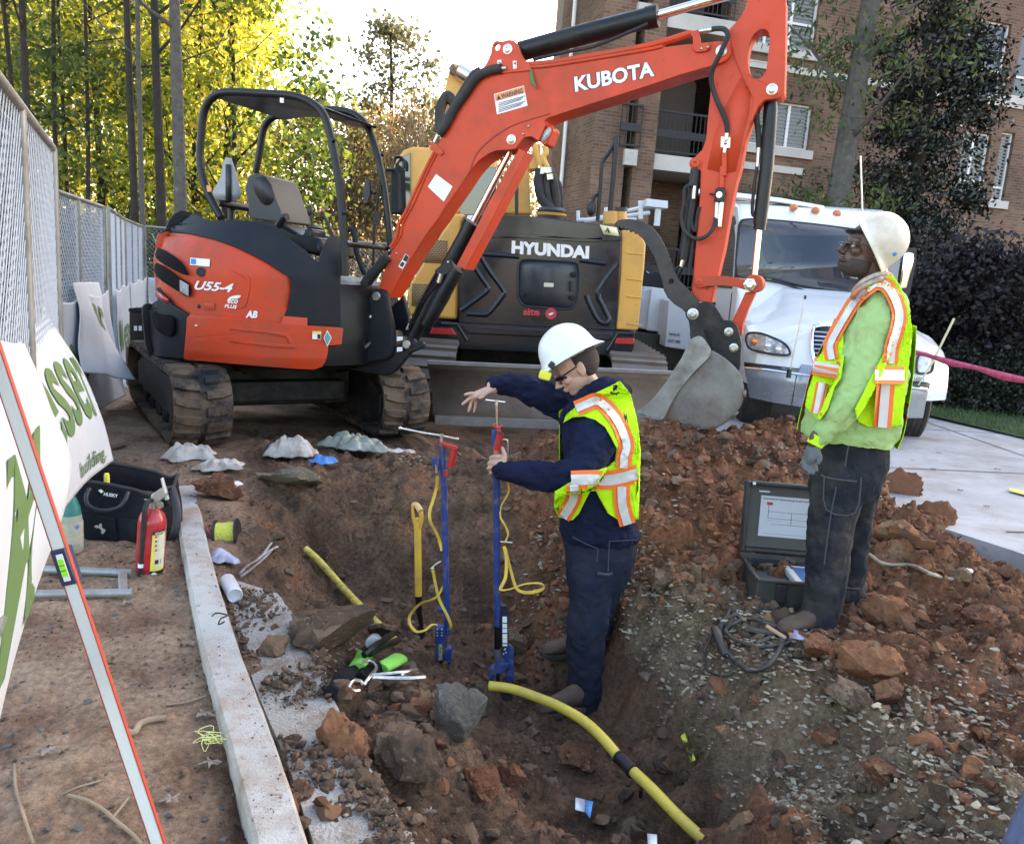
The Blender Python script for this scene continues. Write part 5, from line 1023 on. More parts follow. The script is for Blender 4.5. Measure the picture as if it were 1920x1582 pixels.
# cab and boom
yp = lambda Z, pts, Y: [at(x, y, Y) for x, y in Z(*pts)]
def ypr(name, Z, pts, Y, dep, m, bevel=.03, **k): return MB().prism(yp(Z, pts, Y), YN*dep).build(name, m, hyu, bevel=bevel, **k)
ypr('cab', A, ((500, 1130), (560, 1060), (640, 1030), (810, 1038), (1300, 1060), (1390, 1100), (1400, 1640), (640, 1640), (460, 1600), (470, 1200)), 9.5, 1.5, HY, .06, segs=4, smooth=50)
GLD = mat('cab_glass', (.03, .038, .036), .05, spec=1)
ypr('cab_window', A, ((478, 1200), (540, 1125), (620, 1085), (626, 1640), (465, 1600)), 9.47, .04, GLD, .005); ypr('cab_window', A, ((1070, 1582), (1130, 1350), (1230, 1215), (1395, 1215), (1395, 1640), (1060, 1640)), 9.47, .04, GLD, .005)
ypr('cab_pillar', A, ((440, 1240), (520, 1190), (560, 1230), (560, 1640), (440, 1640)), 9.4, .06, KBLK, .02)
MB().tube([at(*p, 9.3) for p in A((400, 1240), (480, 1240), (520, 1290), (530, 1600))], .02, 8).build('grab_rail', KFRM, hyu); MB().tube(smooth_path([at(*p, 9.35) for p in A((470, 1190), (480, 1140), (520, 1125), (560, 1160), (560, 1230))]), .02, 8).build('grab_rail', KFRM, hyu)
ypr('boom', A, ((1590, 1080), (1690, 1110), (1705, 1640), (1400, 1640), (1450, 1300), (1560, 1100)), 9.9, .5, HY, .03)
ypr('boom_top', A, ((960, 380), (985, 290), (1010, 285), (1105, 300), (1125, 420), (1200, 480), (1030, 640), (940, 800), (910, 760), (925, 560)), 11.6, .4, HY, .03); ypr('boom_joint', A, ((965, 360), (985, 288), (1010, 282), (1020, 320), (1095, 290), (1115, 350), (1100, 400), (1040, 420), (1000, 380)), 11.5, .6, mat('rusty_joint', (.13, .08, .055), .7, var=.3), .02)
MB().tube([at(*p, 11.55) for p in A((1050, 350), (1200, 440))], .11, 14).build('chrome_rod', CHROME, hyu); MB().tube(smooth_path([at(*p, 11.4) for p in A((1010, 640), (960, 580), (930, 600), (890, 700), (880, 900))]), .07, 8).build('hose', RUB, hyu); MB().tube([at(*p, 11.4) for p in A((960, 590), (1010, 640))], .05, 8).build('hose_fitting', ZINC, hyu)
ypr('boom_foot', A, ((1680, 1130), (1760, 1000), (1800, 1000), (1780, 1150), (1770, 1230), (1690, 1240)), 9.8, .3, HY, .015)
for k, p in enumerate([((1730, 1000), (1765, 1100), (1790, 1200)), ((1820, 1020), (1840, 1080), (1815, 1130), (1850, 1220))]): MB().tube(smooth_path([at(*q, 9.75) for q in A(*p)]), .035, 8).build('steel_line', HY, hyu)
for k, p in enumerate([((1790, 1230), (1770, 1350), (1800, 1500), (1880, 1600)), ((1815, 1220), (1830, 1350), (1850, 1500), (1900, 1620)), ((1855, 1220), (1900, 1330), (1930, 1480), (1930, 1620)), ((1870, 1280), (1950, 1400), (1960, 1620))]):
    MB().tube(smooth_path([at(*q, 9.7+.04*k) for q in A(*p)]), .055, 8).build('hose', RUB, hyu); MB().tube([at(*A(p[0])[0], 9.69), at(*A((p[0][0]+6, p[0][1]+50))[0], 9.69)], .045, 8).build('hose_fitting', ZINC, hyu)
for pts, r in ((((1440, 815), (1425, 1050), (1405, 1250)), .03), (((1430, 850), (1395, 910), (1358, 970), (1348, 1100), (1330, 1310)), .022), (((1335, 1150), (1310, 1170), (1295, 1230)), .02)): MB().tube(smooth_path([at(*q, 9.2) for q in Z3(*pts)], 3), r, 8).build('handrail', KFRM, hyu)
MB().ell(at(*Z3((1293, 1235))[0], 9.2), (.05, .05, .09)).build('mirror', BPNT, hyu)
for a, b, r in (((1410, 1255), (1408, 1330), .085), ((1470, 1255), (1470, 1310), .06)): MB().tube([at(*q, 8.9) for q in Z3(a, b)], r, 16).build('pipe_cap', HY, hyu)
MB().tube([at(*q, 8.9) for q in Z3((1472, 1232), (1472, 1256))], .065, 16).build('pipe_cap', BPNT, hyu)
MB().tube([at(*q, 8.9) for q in Z3((850, 1100), (850, 1280))], .02, 8).build('steel_line', KFRM, hyu)
# ================================================================ WHITE TRUCK
TWH = mat('white_truck_paint', (.70, .71, .73), .25, spec=.5, coat=.4)
CHR = mat('chrome', (.62, .64, .68), .08, metal=1); DCHR = mat('dark_chrome', (.30, .32, .35), .24, metal=.55, dirt=(.22, .21, .20), dscale=3, damt=.4)
F6 = Zf(1300, 340, 3.042); tb = V((.07, .9975, 0)).normalized(); tx_ = V((tb.y, -tb.x, 0)); N0 = V((3.58, 8.2, -.2))
tru = empty('utility_truck', N0+tb*1.5, 'white utility truck with chrome grille parked nose towards the trench', 'truck')
def tw(x, y, z): return N0+tx_*x+tb*y+V((0, 0, z))
def tnose(x, z): return .42*abs(x/1.03)**2.6+.20*max(0, z-.75)
def tsf(ex=0):
    def s(px, py):
        off = 0
        for _ in range(8):
            p = onpl(px, py, N0+tb*off, tb); off = tnose((p-N0).dot(tx_), p.z+.2)+ex
        return onpl(px, py, N0+tb*off, tb)
    return s
def ilp(t, ks, vs): return float(np.interp(t, ks, vs))
VK = [0, .12, .3, .5, .7, .85, 1]
def hoodz(u, v):
    zc_, zs_ = ilp(v, VK, [1.30, 1.37, 1.45, 1.53, 1.60, 1.65, 1.72]), ilp(v, VK, [1.04, 1.18, 1.28, 1.32, 1.34, 1.36, 1.40]); k = 1-sst(.42, .92, abs(u)); k2 = .045*(1-abs(u)**2)
    return zs_+(zc_-zs_)*k+k2*(1-k)
rings = []
for iv in range(-12, 41):
    v = max(0, iv/40); dn = max(0, -iv/12); row = []
    for iu in range(-44, 45):
        u = iu/36; uu = max(-1, min(1, u)); hw_ = ilp(v, VK, [1.0, 1.03, 1.04, 1.03, .99, .95, .92]); x = uu*hw_; z = hoodz(uu, v)
        if abs(u) > 1: t = (abs(u)-1)/(8/36); z = z+(.62-z)*t; x = math.copysign(hw_*(1+.012*math.sin(math.pi*t)), u)
        else: r_ = max(0, (abs(u)-.86)/.14); z -= .05*r_*r_
        if dn: z = z+(.64-z)*dn
        y0 = tnose(x, z); y = y0 if not v else y0+(2.05-y0)*v
        if v and v < .1: z -= .03*(1-v/.1)**2
        row.append(tw(x, y, z))
    rings.append(row)
mb = MB(); mb.grid(rings); hd_ = mb.build('hood', TWH, tru, smooth=70)
cabp = [(1.95, .55), (1.95, 1.60), (2.05, 1.72), (2.42, 2.55), (2.62, 2.74), (3.0, 2.82), (3.8, 2.82), (4.0, 2.7), (4.05, 2.3), (4.05, .45), (2.6, .45)]
MB().prism([tw(-1.0, y, z) for y, z in cabp], tx_*2.0).build('cab', TWH, tru, bevel=.09, segs=4, smooth=50)
wn = tb.copy(); wp0 = tw(0, 2.03, 1.70); wq = (tw(0, 2.42, 2.55)-wp0).normalized(); wnn = wq.cross(tx_).normalized()
wsf = lambda ex: (lambda px, py: onpl(px, py, wp0+wnn*ex, wnn) if wnn.dot(V((0, -1, 0))) > 0 else onpl(px, py, wp0-wnn*ex, wnn))
gl = bpy.data.materials.new('windshield'); gl.use_nodes = True; nt = gl.node_tree; b = nt.nodes['Principled BSDF']; b.inputs['Base Color'].default_value = (.02, .03, .045, 1); b.inputs['Roughness'].default_value = .03; b.inputs['Specular IOR Level'].default_value = 1; b.inputs['Alpha'].default_value = .62
wind = spl(F6((250, 300), (262, 232), (300, 212), (430, 214), (700, 240), (920, 268), (1180, 300), (1210, 330), (1190, 660), (1100, 672), (900, 650), (600, 600), (390, 560), (250, 545), (236, 520)), 3)
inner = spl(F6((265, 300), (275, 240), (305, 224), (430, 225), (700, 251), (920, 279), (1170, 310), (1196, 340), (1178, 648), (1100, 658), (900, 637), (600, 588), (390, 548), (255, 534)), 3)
patch('windshield_seal', wind, wsf(.012), BPNT, tru, .02)
patch('cab_shade_sheet', inner, wsf(.014), mat('cab_dark', (.016, .02, .028), .8), tru, 0)  # flat dark sheet, shade inside the cab put into its colour
patch('windshield', inner, wsf(.03), gl, tru, .004)
HV = mat('hi_vis_green', (.28, .62, .10), .8)
for q in (((375, 420), (390, 400), (430, 500), (455, 555), (415, 555)), ((440, 540), (450, 470), (490, 420), (520, 380), (525, 420), (510, 500), (505, 550)), ((455, 325), (480, 320), (515, 400), (500, 410))): patch('safety_vest', spl(F6(*q), 2), wsf(.02), HV, tru, 0)
patch('paper', F6((530, 395), (625, 400), (600, 500), (520, 480)), wsf(.02), mat('paper_dim', (.25, .26, .27), .6), tru, 0)
for q in (((390, 560), (470, 572), (560, 600), (640, 625)), ((720, 590), (800, 600), (890, 622))): MB().tube([wsf(.05)(*p) for p in F6(*q)], .014, 6).build('wiper', BPNT, tru)
for p in F6((572, 150), (697, 166), (818, 184), (960, 205)): q = at(*p, 10.75); MB().ell(q, (.055, .07, .045), n=12, m=8).build('marker_light', mat('amber_lens', (.55, .16, .05), .3), tru)
MB().prism([at(x, y, 10.9) for x, y in F6((0, 40), (250, 65), (500, 95), (748, 140), (748, 162), (500, 120), (250, 92), (0, 66))], YN*.25).build('roof_visor', TWH, tru, bevel=.01)
# side of the cab: window, door line, step
def sidep(name, pts, m, ex=.01, th=.012): MB().prism([tw(-1.0-ex, y, z) for y, z in pts], tx_*th).build(name, m, tru, bevel=.004)
sidep('side_window', [(2.35, 1.65), (2.55, 2.3), (2.75, 2.5), (3.75, 2.5), (3.75, 1.65)], GLD); sidep('door_gap', [(2.3, .6), (2.32, 1.6), (2.335, 1.6), (2.315, .6)], BPNT); sidep('door_gap', [(3.82, .6), (3.82, 2.5), (3.84, 2.5), (3.84, .6)], BPNT); sidep('door_handle', [(3.5, 1.4), (3.7, 1.4), (3.7, 1.44), (3.5, 1.44)], BPNT, .03, .03)
gp = spl(F6((668, 870), (680, 825), (710, 812), (800, 808), (1000, 820), (1180, 850), (1240, 880), (1250, 940), (1235, 1010), (1190, 1100), (1150, 1112), (1000, 1095), (800, 1070), (710, 1052), (685, 1030), (670, 960)), 4)
gi = spl(F6((686, 878), (694, 842), (716, 830), (800, 826), (1000, 838), (1180, 868), (1226, 892), (1234, 940), (1220, 1005), (1180, 1080), (1150, 1094), (1000, 1078), (800, 1052), (718, 1034), (700, 1015), (688, 960)), 4)
patch('grille_frame', gp, tsf(-.045), CHR, tru, .03, 3, 0, [gi]); patch('grille', gi, tsf(-.02), BPNT, tru, .01, 2)
for k in range(8):
    t = (k+.5)/8; a = F6((690, 845+195*t))[0]; b_ = F6((1228-40*t*t, 885+200*t))[0]; pts = [tsf(-.035)(a[0]+(b_[0]-a[0])*s/10, a[1]+(b_[1]-a[1])*s/10-(3 if False else 0)) for s in range(11)]; MB().tube(pts, .009, 6).build('grille_bar', CHR, tru)
HLM = mat('headlight_glass', (.30, .31, .33), .06, spec=1, coat=1, var=.6, vscale=14)
for q in (((300, 890), (318, 865), (380, 866), (450, 890), (520, 925), (548, 965), (540, 990), (450, 985), (330, 958), (304, 925)), ((1275, 1080), (1280, 1005), (1310, 978), (1362, 1000), (1370, 1040), (1355, 1088), (1300, 1096))):
    hl_ = spl(F6(*q), 3); o = patch('headlight', hl_, tsf(-.04), HLM, tru, .03, 2, bevel=.005); MB().tube([tsf(-.045)(*p) for p in hl_+hl_[:1]], .012, 6).build('trim', BPNT, o).matrix_parent_inverse = Matrix.Translation(-V(tru.location)) @ Matrix.Identity(4)
for o in list(bpy.data.objects):
    if o.name.startswith('trim'): o.matrix_parent_inverse = Matrix.Identity(4)
for p, c in (((355, 915), (.6, .22, .08)), ((430, 940), (.6, .6, .6)), ((490, 960), (.6, .6, .6))): MB().ell(tsf(-.03)(*F6(p)[0]), (.05, .03, .05)).build('lamp_reflector', mat('refl', c, .15, metal=.5), tru)
bmp = F6((290, 1058), (420, 1068), (600, 1095), (750, 1115), (1000, 1145), (1180, 1165), (1335, 1182), (1338, 1200), (1310, 1350), (1160, 1350), (900, 1325), (650, 1292), (450, 1260), (320, 1232))
patch('bumper', bmp, tsf(-.16), DCHR, tru, .12, 4, bevel=.01, smooth=60); MB().tube([tsf(-.165)(*p) for p in F6((295, 1064), (420, 1074), (600, 1100), (750, 1120), (1000, 1150), (1180, 1170), (1332, 1188))], .016, 8).build('bumper_trim', CHR, tru)
for x in (560, 1205): MB().tube([tsf(-.165)(*p) for p in F6((x+30, 1100+(x-560)*.1), (x, 1275+(x-560)*.1))], .006, 5).build('bumper_gap', BPNT, tru)
patch('bumper_gap', F6((290, 1030), (690, 1078), (1190, 1140), (1350, 1152), (1345, 1182), (1180, 1160), (690, 1104), (290, 1056)), tsf(-.02), BPNT, tru, .01, 3)
text('16001', F6((1258, 1140))[0], F6((1312, 1146))[0], F6((1262, 1112))[0], tsf(-.012), BPNT, tru, .02, .01)
def wheel(x, y, dual=0):
    c = tw(x, y, .49); w2 = .15; e = MB().lathe(c-tx_*w2, tx_, [(.33, 0), (.45, .0), (.49, .035), (.495, .15), (.49, .265), (.45, .3), (.33, .3)], 40).build('wheel', RUB, tru, smooth=45)
    for k in range(4): m_ = MB().lathe(c-tx_*(w2-.06-k*.055), tx_, [(.492, 0), (.499, .002), (.499, .034), (.492, .036)], 40); o = m_.build('tread', RUB, e); o.matrix_parent_inverse = Matrix.Identity(4)
    o = MB().lathe(c-tx_*(w2-.01), tx_, [(.1, .0), (.12, .03), (.3, .05), (.33, .0), (.33, .28), (.3, .24), (.12, .26), (.1, .29)], 30).build('rim', STEEL, e); o.matrix_parent_inverse = Matrix.Identity(4)
for x in (-.86, .86): wheel(x, 1.15)
wheel(-.95, 6.6); wheel(.95, 6.6)
MB().box(tw(0, 4.6, .62), (.9, 7.0, .25), Matrix((tx_, tb, V((0, 0, 1)))).transposed()).build('chassis', GRIME, tru)
mr_ = [at(*p, 9.9) for p in F6((1205, 410), (1222, 402), (1258, 412), (1262, 440), (1225, 605), (1195, 615), (1178, 600))]; MB().prism(mr_, YN*.1).build('mirror', CHR, tru, bevel=.02); MB().prism([at(*p, 10.02) for p in F6((1215, 378), (1275, 380), (1270, 470), (1235, 640), (1205, 690), (1190, 600))], YN*.05).build('mirror_bracket', BPNT, tru)
MB().prism([at(*p, 10) for p in F6((208, 195), (240, 198), (248, 240), (222, 270), (200, 262))], YN*.1).build('mirror', BPNT, tru, bevel=.01)
for a, b_, Y, r, m in (((640, 655), (545, 1110), 8.0, .007, ZINC), ((953, -145), (964, 190), 10.8, .012, ZINC)):
    MB().tube([at(*F6(a)[0], Y), at(*F6(b_)[0], Y)], r, 6).build('antenna', m, tru)
MB().tube([at(*F6((640, 652))[0], 8.0), at(*F6((636, 672))[0], 8.0)], .012, 6).build('antenna_tip', BPNT, tru); MB().tube([at(*F6((548, 1070))[0], 8.0), at(*F6((543, 1120))[0], 8.0)], .025, 8).build('antenna_base', BPNT, tru)
# service body behind the cab
E_ = Zf(1140, 540, 5.65)
def bx(name, pts, Y, dep, m, bevel=.015): MB().prism([at(*p, Y) for p in E_(*pts)], YN*dep).build(name, m, tru, bevel=bevel)
GRYB = mat('grey_body_paint', (.38, .41, .45), .4, dirt=(.3, .3, .3), dscale=3, damt=.3)
bx('step_fairing', ((640, 130), (900, 60), (960, 200), (960, 660), (810, 655), (598, 622)), 10.6, .6, GRYB); bx('service_box', ((470, -10), (660, 20), (640, 160), (608, 480), (412, 450)), 11.2, 2.5, mat('white_body', (.55, .58, .62), .35)); bx('service_box', ((340, 20), (465, 10), (410, 445), (330, 430)), 11.3, 2.0, GRYB)
bx('tank', ((140, -190), (330, -290), (420, -160), (600, -150), (600, -10), (340, -10), (330, 10)), 12.2, 1.5, KBLK); bx('subframe', ((280, 470), (600, 500), (820, 660), (820, 880), (350, 870), (280, 830)), 11.0, 1.5, KFRM)
bx('mudflap', ((50, 720), (240, 700), (230, 800), (30, 780)), 11.5, .1, WHITE); bx('side_panel', ((130, -330), (480, -140), (430, -20), (300, -20), (130, -60)), 12.6, .5, GRYB)
txt2 = lambda s, a, b, c: text(s, E_(a)[0], E_(b)[0], E_(c)[0], lambda x, y: at(x, y, 10.6), BPNT, tru, .012, .02)
txt2('Charlotte, NC', (643, 505), (762, 520), (646, 465)); txt2('USDOT 195882', (630, 575), (765, 588), (633, 540))
HWD = mat('rack_white', (.55, .57, .6), .5)
rk = MB()
for a, b_, r in (((1215, 1250), (1215, 1305), .03), ((1300, 1300), (1590, 1230), .03), ((1250, 1310), (1640, 1262), .03), ((1380, 1230), (1380, 1300), .035), ((1585, 1190), (1585, 1300), .04), ((1690, 1230), (1680, 1340), .05), ((1300, 1300), (1560, 1300), .025), ((1600, 1220), (1700, 1230), .03), ((1205, 1305), (1300, 1300), .03)):
    rk.tube([at(*q, 12.5) for q in Z3(a, b_)], r, 6)
rk.prism([at(*q, 12.4) for q in Z3((1622, 1178), (1748, 1192), (1746, 1236), (1618, 1222))], YN*.5); rk.build('ladder_rack', HWD, tru, smooth=0)
# ================================================================ PEOPLE
SKIN = mat('skin_light', (.52, .30, .22), .5, sub=.12, var=.12, vscale=25, bump=.08, bscale=120)
SKIND = mat('skin_dark', (.085, .045, .032), .42, sub=.05, var=.15, vscale=25, bump=.08, bscale=120)
HAIR = mat('short_dark_hair', (.035, .024, .018), .8, var=.4, vscale=120, bump=.6, bscale=220)
BEARD = mat('grey_beard', (.062, .045, .038), .9, var=.5, vscale=200, bump=.6, bscale=250)
def cloth(name, col, var=.18, dirt=None, damt=.5, fine=700, dscale=3, dlo=.45, dhi=.65):
    m = mat(name, col, .92, spec=.15, var=var, vscale=7, dirt=dirt, damt=damt, dscale=dscale, dlo=dlo, dhi=dhi); nt = m.node_tree; b = nt.nodes['Principled BSDF']; tc = _n(nt, 'ShaderNodeTexCoord')
    n1 = _n(nt, 'ShaderNodeTexNoise'); n1.inputs['Scale'].default_value = 11; n1.inputs['Detail'].default_value = 3; n1.inputs['Distortion'].default_value = .8; nt.links.new(tc.outputs['Object'], n1.inputs['Vector'])
    n2 = _n(nt, 'ShaderNodeTexNoise'); n2.inputs['Scale'].default_value = fine; n2.inputs['Detail'].default_value = 2; nt.links.new(tc.outputs['Object'], n2.inputs['Vector'])
    b1 = _n(nt, 'ShaderNodeBump'); b1.inputs['Distance'].default_value = .03; b1.inputs['Strength'].default_value = .5; nt.links.new(n1.outputs['Fac'], b1.inputs['Height'])
    b2 = _n(nt, 'ShaderNodeBump'); b2.inputs['Distance'].default_value = .0012; b2.inputs['Strength'].default_value = .6; nt.links.new(n2.outputs['Fac'], b2.inputs['Height']); nt.links.new(b1.outputs[0], b2.inputs['Normal']); nt.links.new(b2.outputs[0], b.inputs['Normal'])
    return m
NAVYC = cloth('navy_fleece', (.009, .013, .036)); DENIM = cloth('dark_denim', (.013, .018, .036), .25, (.035, .035, .045), .5); DENIM2 = cloth('faded_black_denim', (.018, .021, .028), .3, (.085, .075, .062), .6)
GRN = cloth('mint_green_shirt', (.34, .50, .19), .10, (.26, .20, .11), .7, dscale=4.5, dlo=.52, dhi=.7)
LIME = cloth('lime_mesh', (.50, .84, .02), .05); LIME.node_tree.nodes['Principled BSDF'].inputs['Roughness'].default_value = .7
HIO = mat('hi_vis_orange', (.90, .17, .02), .6); SILV = mat('reflective_tape', (.62, .62, .60), .35, metal=.15, var=.12, vscale=9)
BOOT = mat('work_boot_leather', (.085, .055, .040), .75, var=.3, vscale=15, dirt=(.16, .095, .055), dscale=7, damt=.5, bump=.5, bscale=50); SOLE = mat('boot_sole', (.03, .027, .024), .9, dirt=(.13, .09, .06), dscale=9, damt=.6)
def rad(rpx, Y): return rpx*Y/F
def limb(mb, pts, n=16, k=5, flat=1.0):
    """pts: px, py, Y, radius in px"""
    q = smooth_path([at(p[0], p[1], p[2]) for p in pts], k); rr = smooth_path([V((rad(p[3], p[2]), 0, 0)) for p in pts], k); mb.tube(q, [max(.002, r.x) for r in rr], n, flat=flat)
    for i in (0, -1): mb.ell(at(*pts[i][:3]), rad(pts[i][3], pts[i][2])*.98, n=12, m=8)
def silrows(rows, k=4):
    q = smooth_path([V((r[0], r[1], 0)) for r in rows], k); q2 = smooth_path([V((r[2], r[3], 0)) for r in rows], k); q3 = smooth_path([V((r[4], r[5], 0)) for r in rows], k)
    return [(a.x, a.y, b.x, b.y, c.x, c.y) for a, b, c in zip(q, q2, q3)]   # xl, yl, xr, yr, Y, half depth
def silloft(mb, rows, n=28, ex=2.3, k=4, grow=0, dY=(0, 1, 0)):
    rings = []
    for xl, yl, xr, yr, Y, dh in silrows(rows, k):
        pl, pr = at(xl, yl, Y), at(xr, yr, Y); c = (pl+pr)/2; a = (pr-pl)/2; a *= (a.length+grow)/a.length; b = V(dY).normalized()*(dh+grow); ring = []
        for i in range(n):
            t = 2*math.pi*i/n; ct, st_ = math.cos(t), math.sin(t); ring.append(c+a*math.copysign(abs(ct)**(2/ex), ct)+b*math.copysign(abs(st_)**(2/ex), st_))
        rings.append(ring)
    if mb is not None: mb.loft(rings)
    return rings
def organic(mb, name, m, parent, vox=.006, smooth=3, disp=0, dsc=.09, fac=.5, hard=True):
    o = mb.build(name, m, parent, smooth=0, fix=False)
    k = o.modifiers.new('r', 'REMESH'); k.mode = 'VOXEL'; k.voxel_size = vox; k.use_smooth_shade = True
    if smooth: k = o.modifiers.new('sm', 'SMOOTH'); k.factor = fac; k.iterations = smooth
    if disp:
        for s_, d_ in ((dsc, disp), (dsc*.42, disp*.45)):
            t = bpy.data.textures.new('folds', 'CLOUDS'); t.noise_scale = s_; t.noise_depth = 1; t.noise_type = 'HARD_NOISE' if hard else 'SOFT_NOISE'; k = o.modifiers.new('d', 'DISPLACE'); k.texture = t; k.strength = d_; k.mid_level = .5; k.texture_coords = 'LOCAL'
    return o
def frame(fw, up): fw = fw.normalized(); s = up.cross(fw).normalized(); return fw, s, fw.cross(s).normalized()
def headgeo(mb, c, fw, up, s=1.0):
    """skull, jaw, nose, brow, lips, ears into the body mesh; c is the middle of the skull"""
    f, l, u = frame(fw, up); M = Matrix((f, l, u)).transposed()
    P = lambda x, y, z: c+(f*x+l*y+u*z)*s
    mb.ell(P(-.012, 0, .02), (.098*s, .077*s, .102*s), M, 24, 16); mb.ell(P(.022, 0, -.045), (.070*s, .062*s, .072*s), M, 20, 14)
    mb.ell(P(.052, 0, -.085), (.034*s, .042*s, .028*s), M); mb.ell(P(.066, 0, .020), (.022*s, .052*s, .020*s), M)
    mb.tube([P(.088, 0, .015), P(.101, 0, -.010), P(.118, 0, -.030), P(.098, 0, -.038)], [.008*s, .010*s, .0135*s, .010*s], 10)
    for sg in (-1, 1):
        mb.ell(P(.100, .011*sg, -.034), (.010*s, .008*s, .008*s), M, 10, 8); mb.ell(P(.062, .040*sg, -.022), (.026*s, .022*s, .022*s), M)
        mb.ell(P(-.010, .078*sg, -.008), (.020*s, .008*s, .031*s), M, 12, 10); mb.ell(P(-.018, .083*sg, .006), (.013*s, .006*s, .020*s), M, 12, 10); mb.ell(P(-.004, .078*sg, -.034), (.008*s, .006*s, .010*s), M, 8, 6)
    mb.ell(P(.094, 0, -.058), (.011*s, .024*s, .0055*s), M, 12, 8); mb.ell(P(.091, 0, -.068), (.010*s, .021*s, .006*s), M, 12, 8)
    return P, M
def eyes(P, M, parent, skin, s=1.0):
    e = MB()
    for sg in (-1, 1): e.ell(P(.078, .032*sg, .0), .0115*s, n=12, m=8)
    e.build('eye', mat('eyeball', (.5, .48, .45), .2), parent); e = MB()
    for sg in (-1, 1): e.ell(P(.087, .032*sg, .0), .0045*s, n=10, m=6)
    e.build('iris', BPNT, parent)
def hardhat(parent, c, fw, up, m, r=.165, h=.135, name='hard_hat'):
    f, l, u = frame(fw, up); P = lambda x, y, z: c+f*x+l*y+u*z; rings = []
    prof = [(.62, -.0, 0), (.76, .003, 0), (.86, -.002, 0), (.985, -.010, 0), (1.0, -.008, 0), (.985, -.003, 0), (.87, .006, 0), (.795, .014, 0), (.765, .035, 0), (.735, .06, 0), (.66, .09, 0), (.52, .118, 0), (.30, .136, 0), (.12, .143, 0), (.01, .145, 0)]
    for k, z, _ in prof:
        z = z*h/.145; ring = []
        for i in range(48):
            t = 2*math.pi*i/48; rx = r*(1.0 if k < .72 or z > .02 else 1.0); x, y = math.cos(t)*rx*k*(1.03), math.sin(t)*r*k*.90
            if k > .8: z2 = z-.012*math.cos(t)**2*(k-.8)/.2
            else: z2 = z
            if z > .02 and abs(y) < .012 and k < .75: z2 += .003
            ring.append(P(x, y, z2))
        rings.append(ring)
    mb = MB(); mb.loft(rings, caps=False); mb.add([rings[-1][i] for i in range(48)], [tuple(range(48))]); o = mb.build(name, m, parent, smooth=50, subsurf=1)
    ins = MB().lathe(P(0, 0, -.012), u, [(r*.56, 0), (r*.58, .02), (r*.5, .03)], 30); q = ins.build('headband', mat('band', (.30, .31, .32), .6), o); q.matrix_parent_inverse = Matrix.Identity(4)
    return o, P
def sub(o): o.matrix_parent_inverse = Matrix.Identity(4); return o
def pip(x, y, poly):
    c = False; j = len(poly)-1
    for i in range(len(poly)):
        xi, yi = poly[i]; xj, yj = poly[j]
        if (yi > y) != (yj > y) and x < (xj-xi)*(y-yi)/(yj-yi)+xi: c = not c
        j = i
    return c
def dpoly(x, y, pl):
    b = 1e9
    for (x0, y0), (x1, y1) in zip(pl, pl[1:]):
        dx, dy = x1-x0, y1-y0; t = max(0, min(1, ((x-x0)*dx+(y-y0)*dy)/(dx*dx+dy*dy+1e-9))); b = min(b, math.hypot(x-x0-dx*t, y-y0-dy*t))
    return b
def bvh_of(o):
    from mathutils.bvhtree import BVHTree
    dg = bpy.context.evaluated_depsgraph_get(); ev = o.evaluated_get(dg); me = ev.to_mesh(); mw = o.matrix_world
    t = BVHTree.FromPolygons([mw @ v.co for v in me.vertices], [tuple(p.vertices) for p in me.polygons]); ev.to_mesh_clear(); return t
def ribbon(pl, w):
    q = smooth_path([V((x, y, 0)) for x, y in pl], 5); L_, R_ = [], []
    for i, p in enumerate(q):
        d = (q[min(i+1, len(q)-1)]-q[max(i-1, 0)]).normalized(); n = V((-d.y, d.x, 0))*w; L_.append((p.x+n.x, p.y+n.y)); R_.append((p.x-n.x, p.y-n.y))
    return L_+R_[::-1]
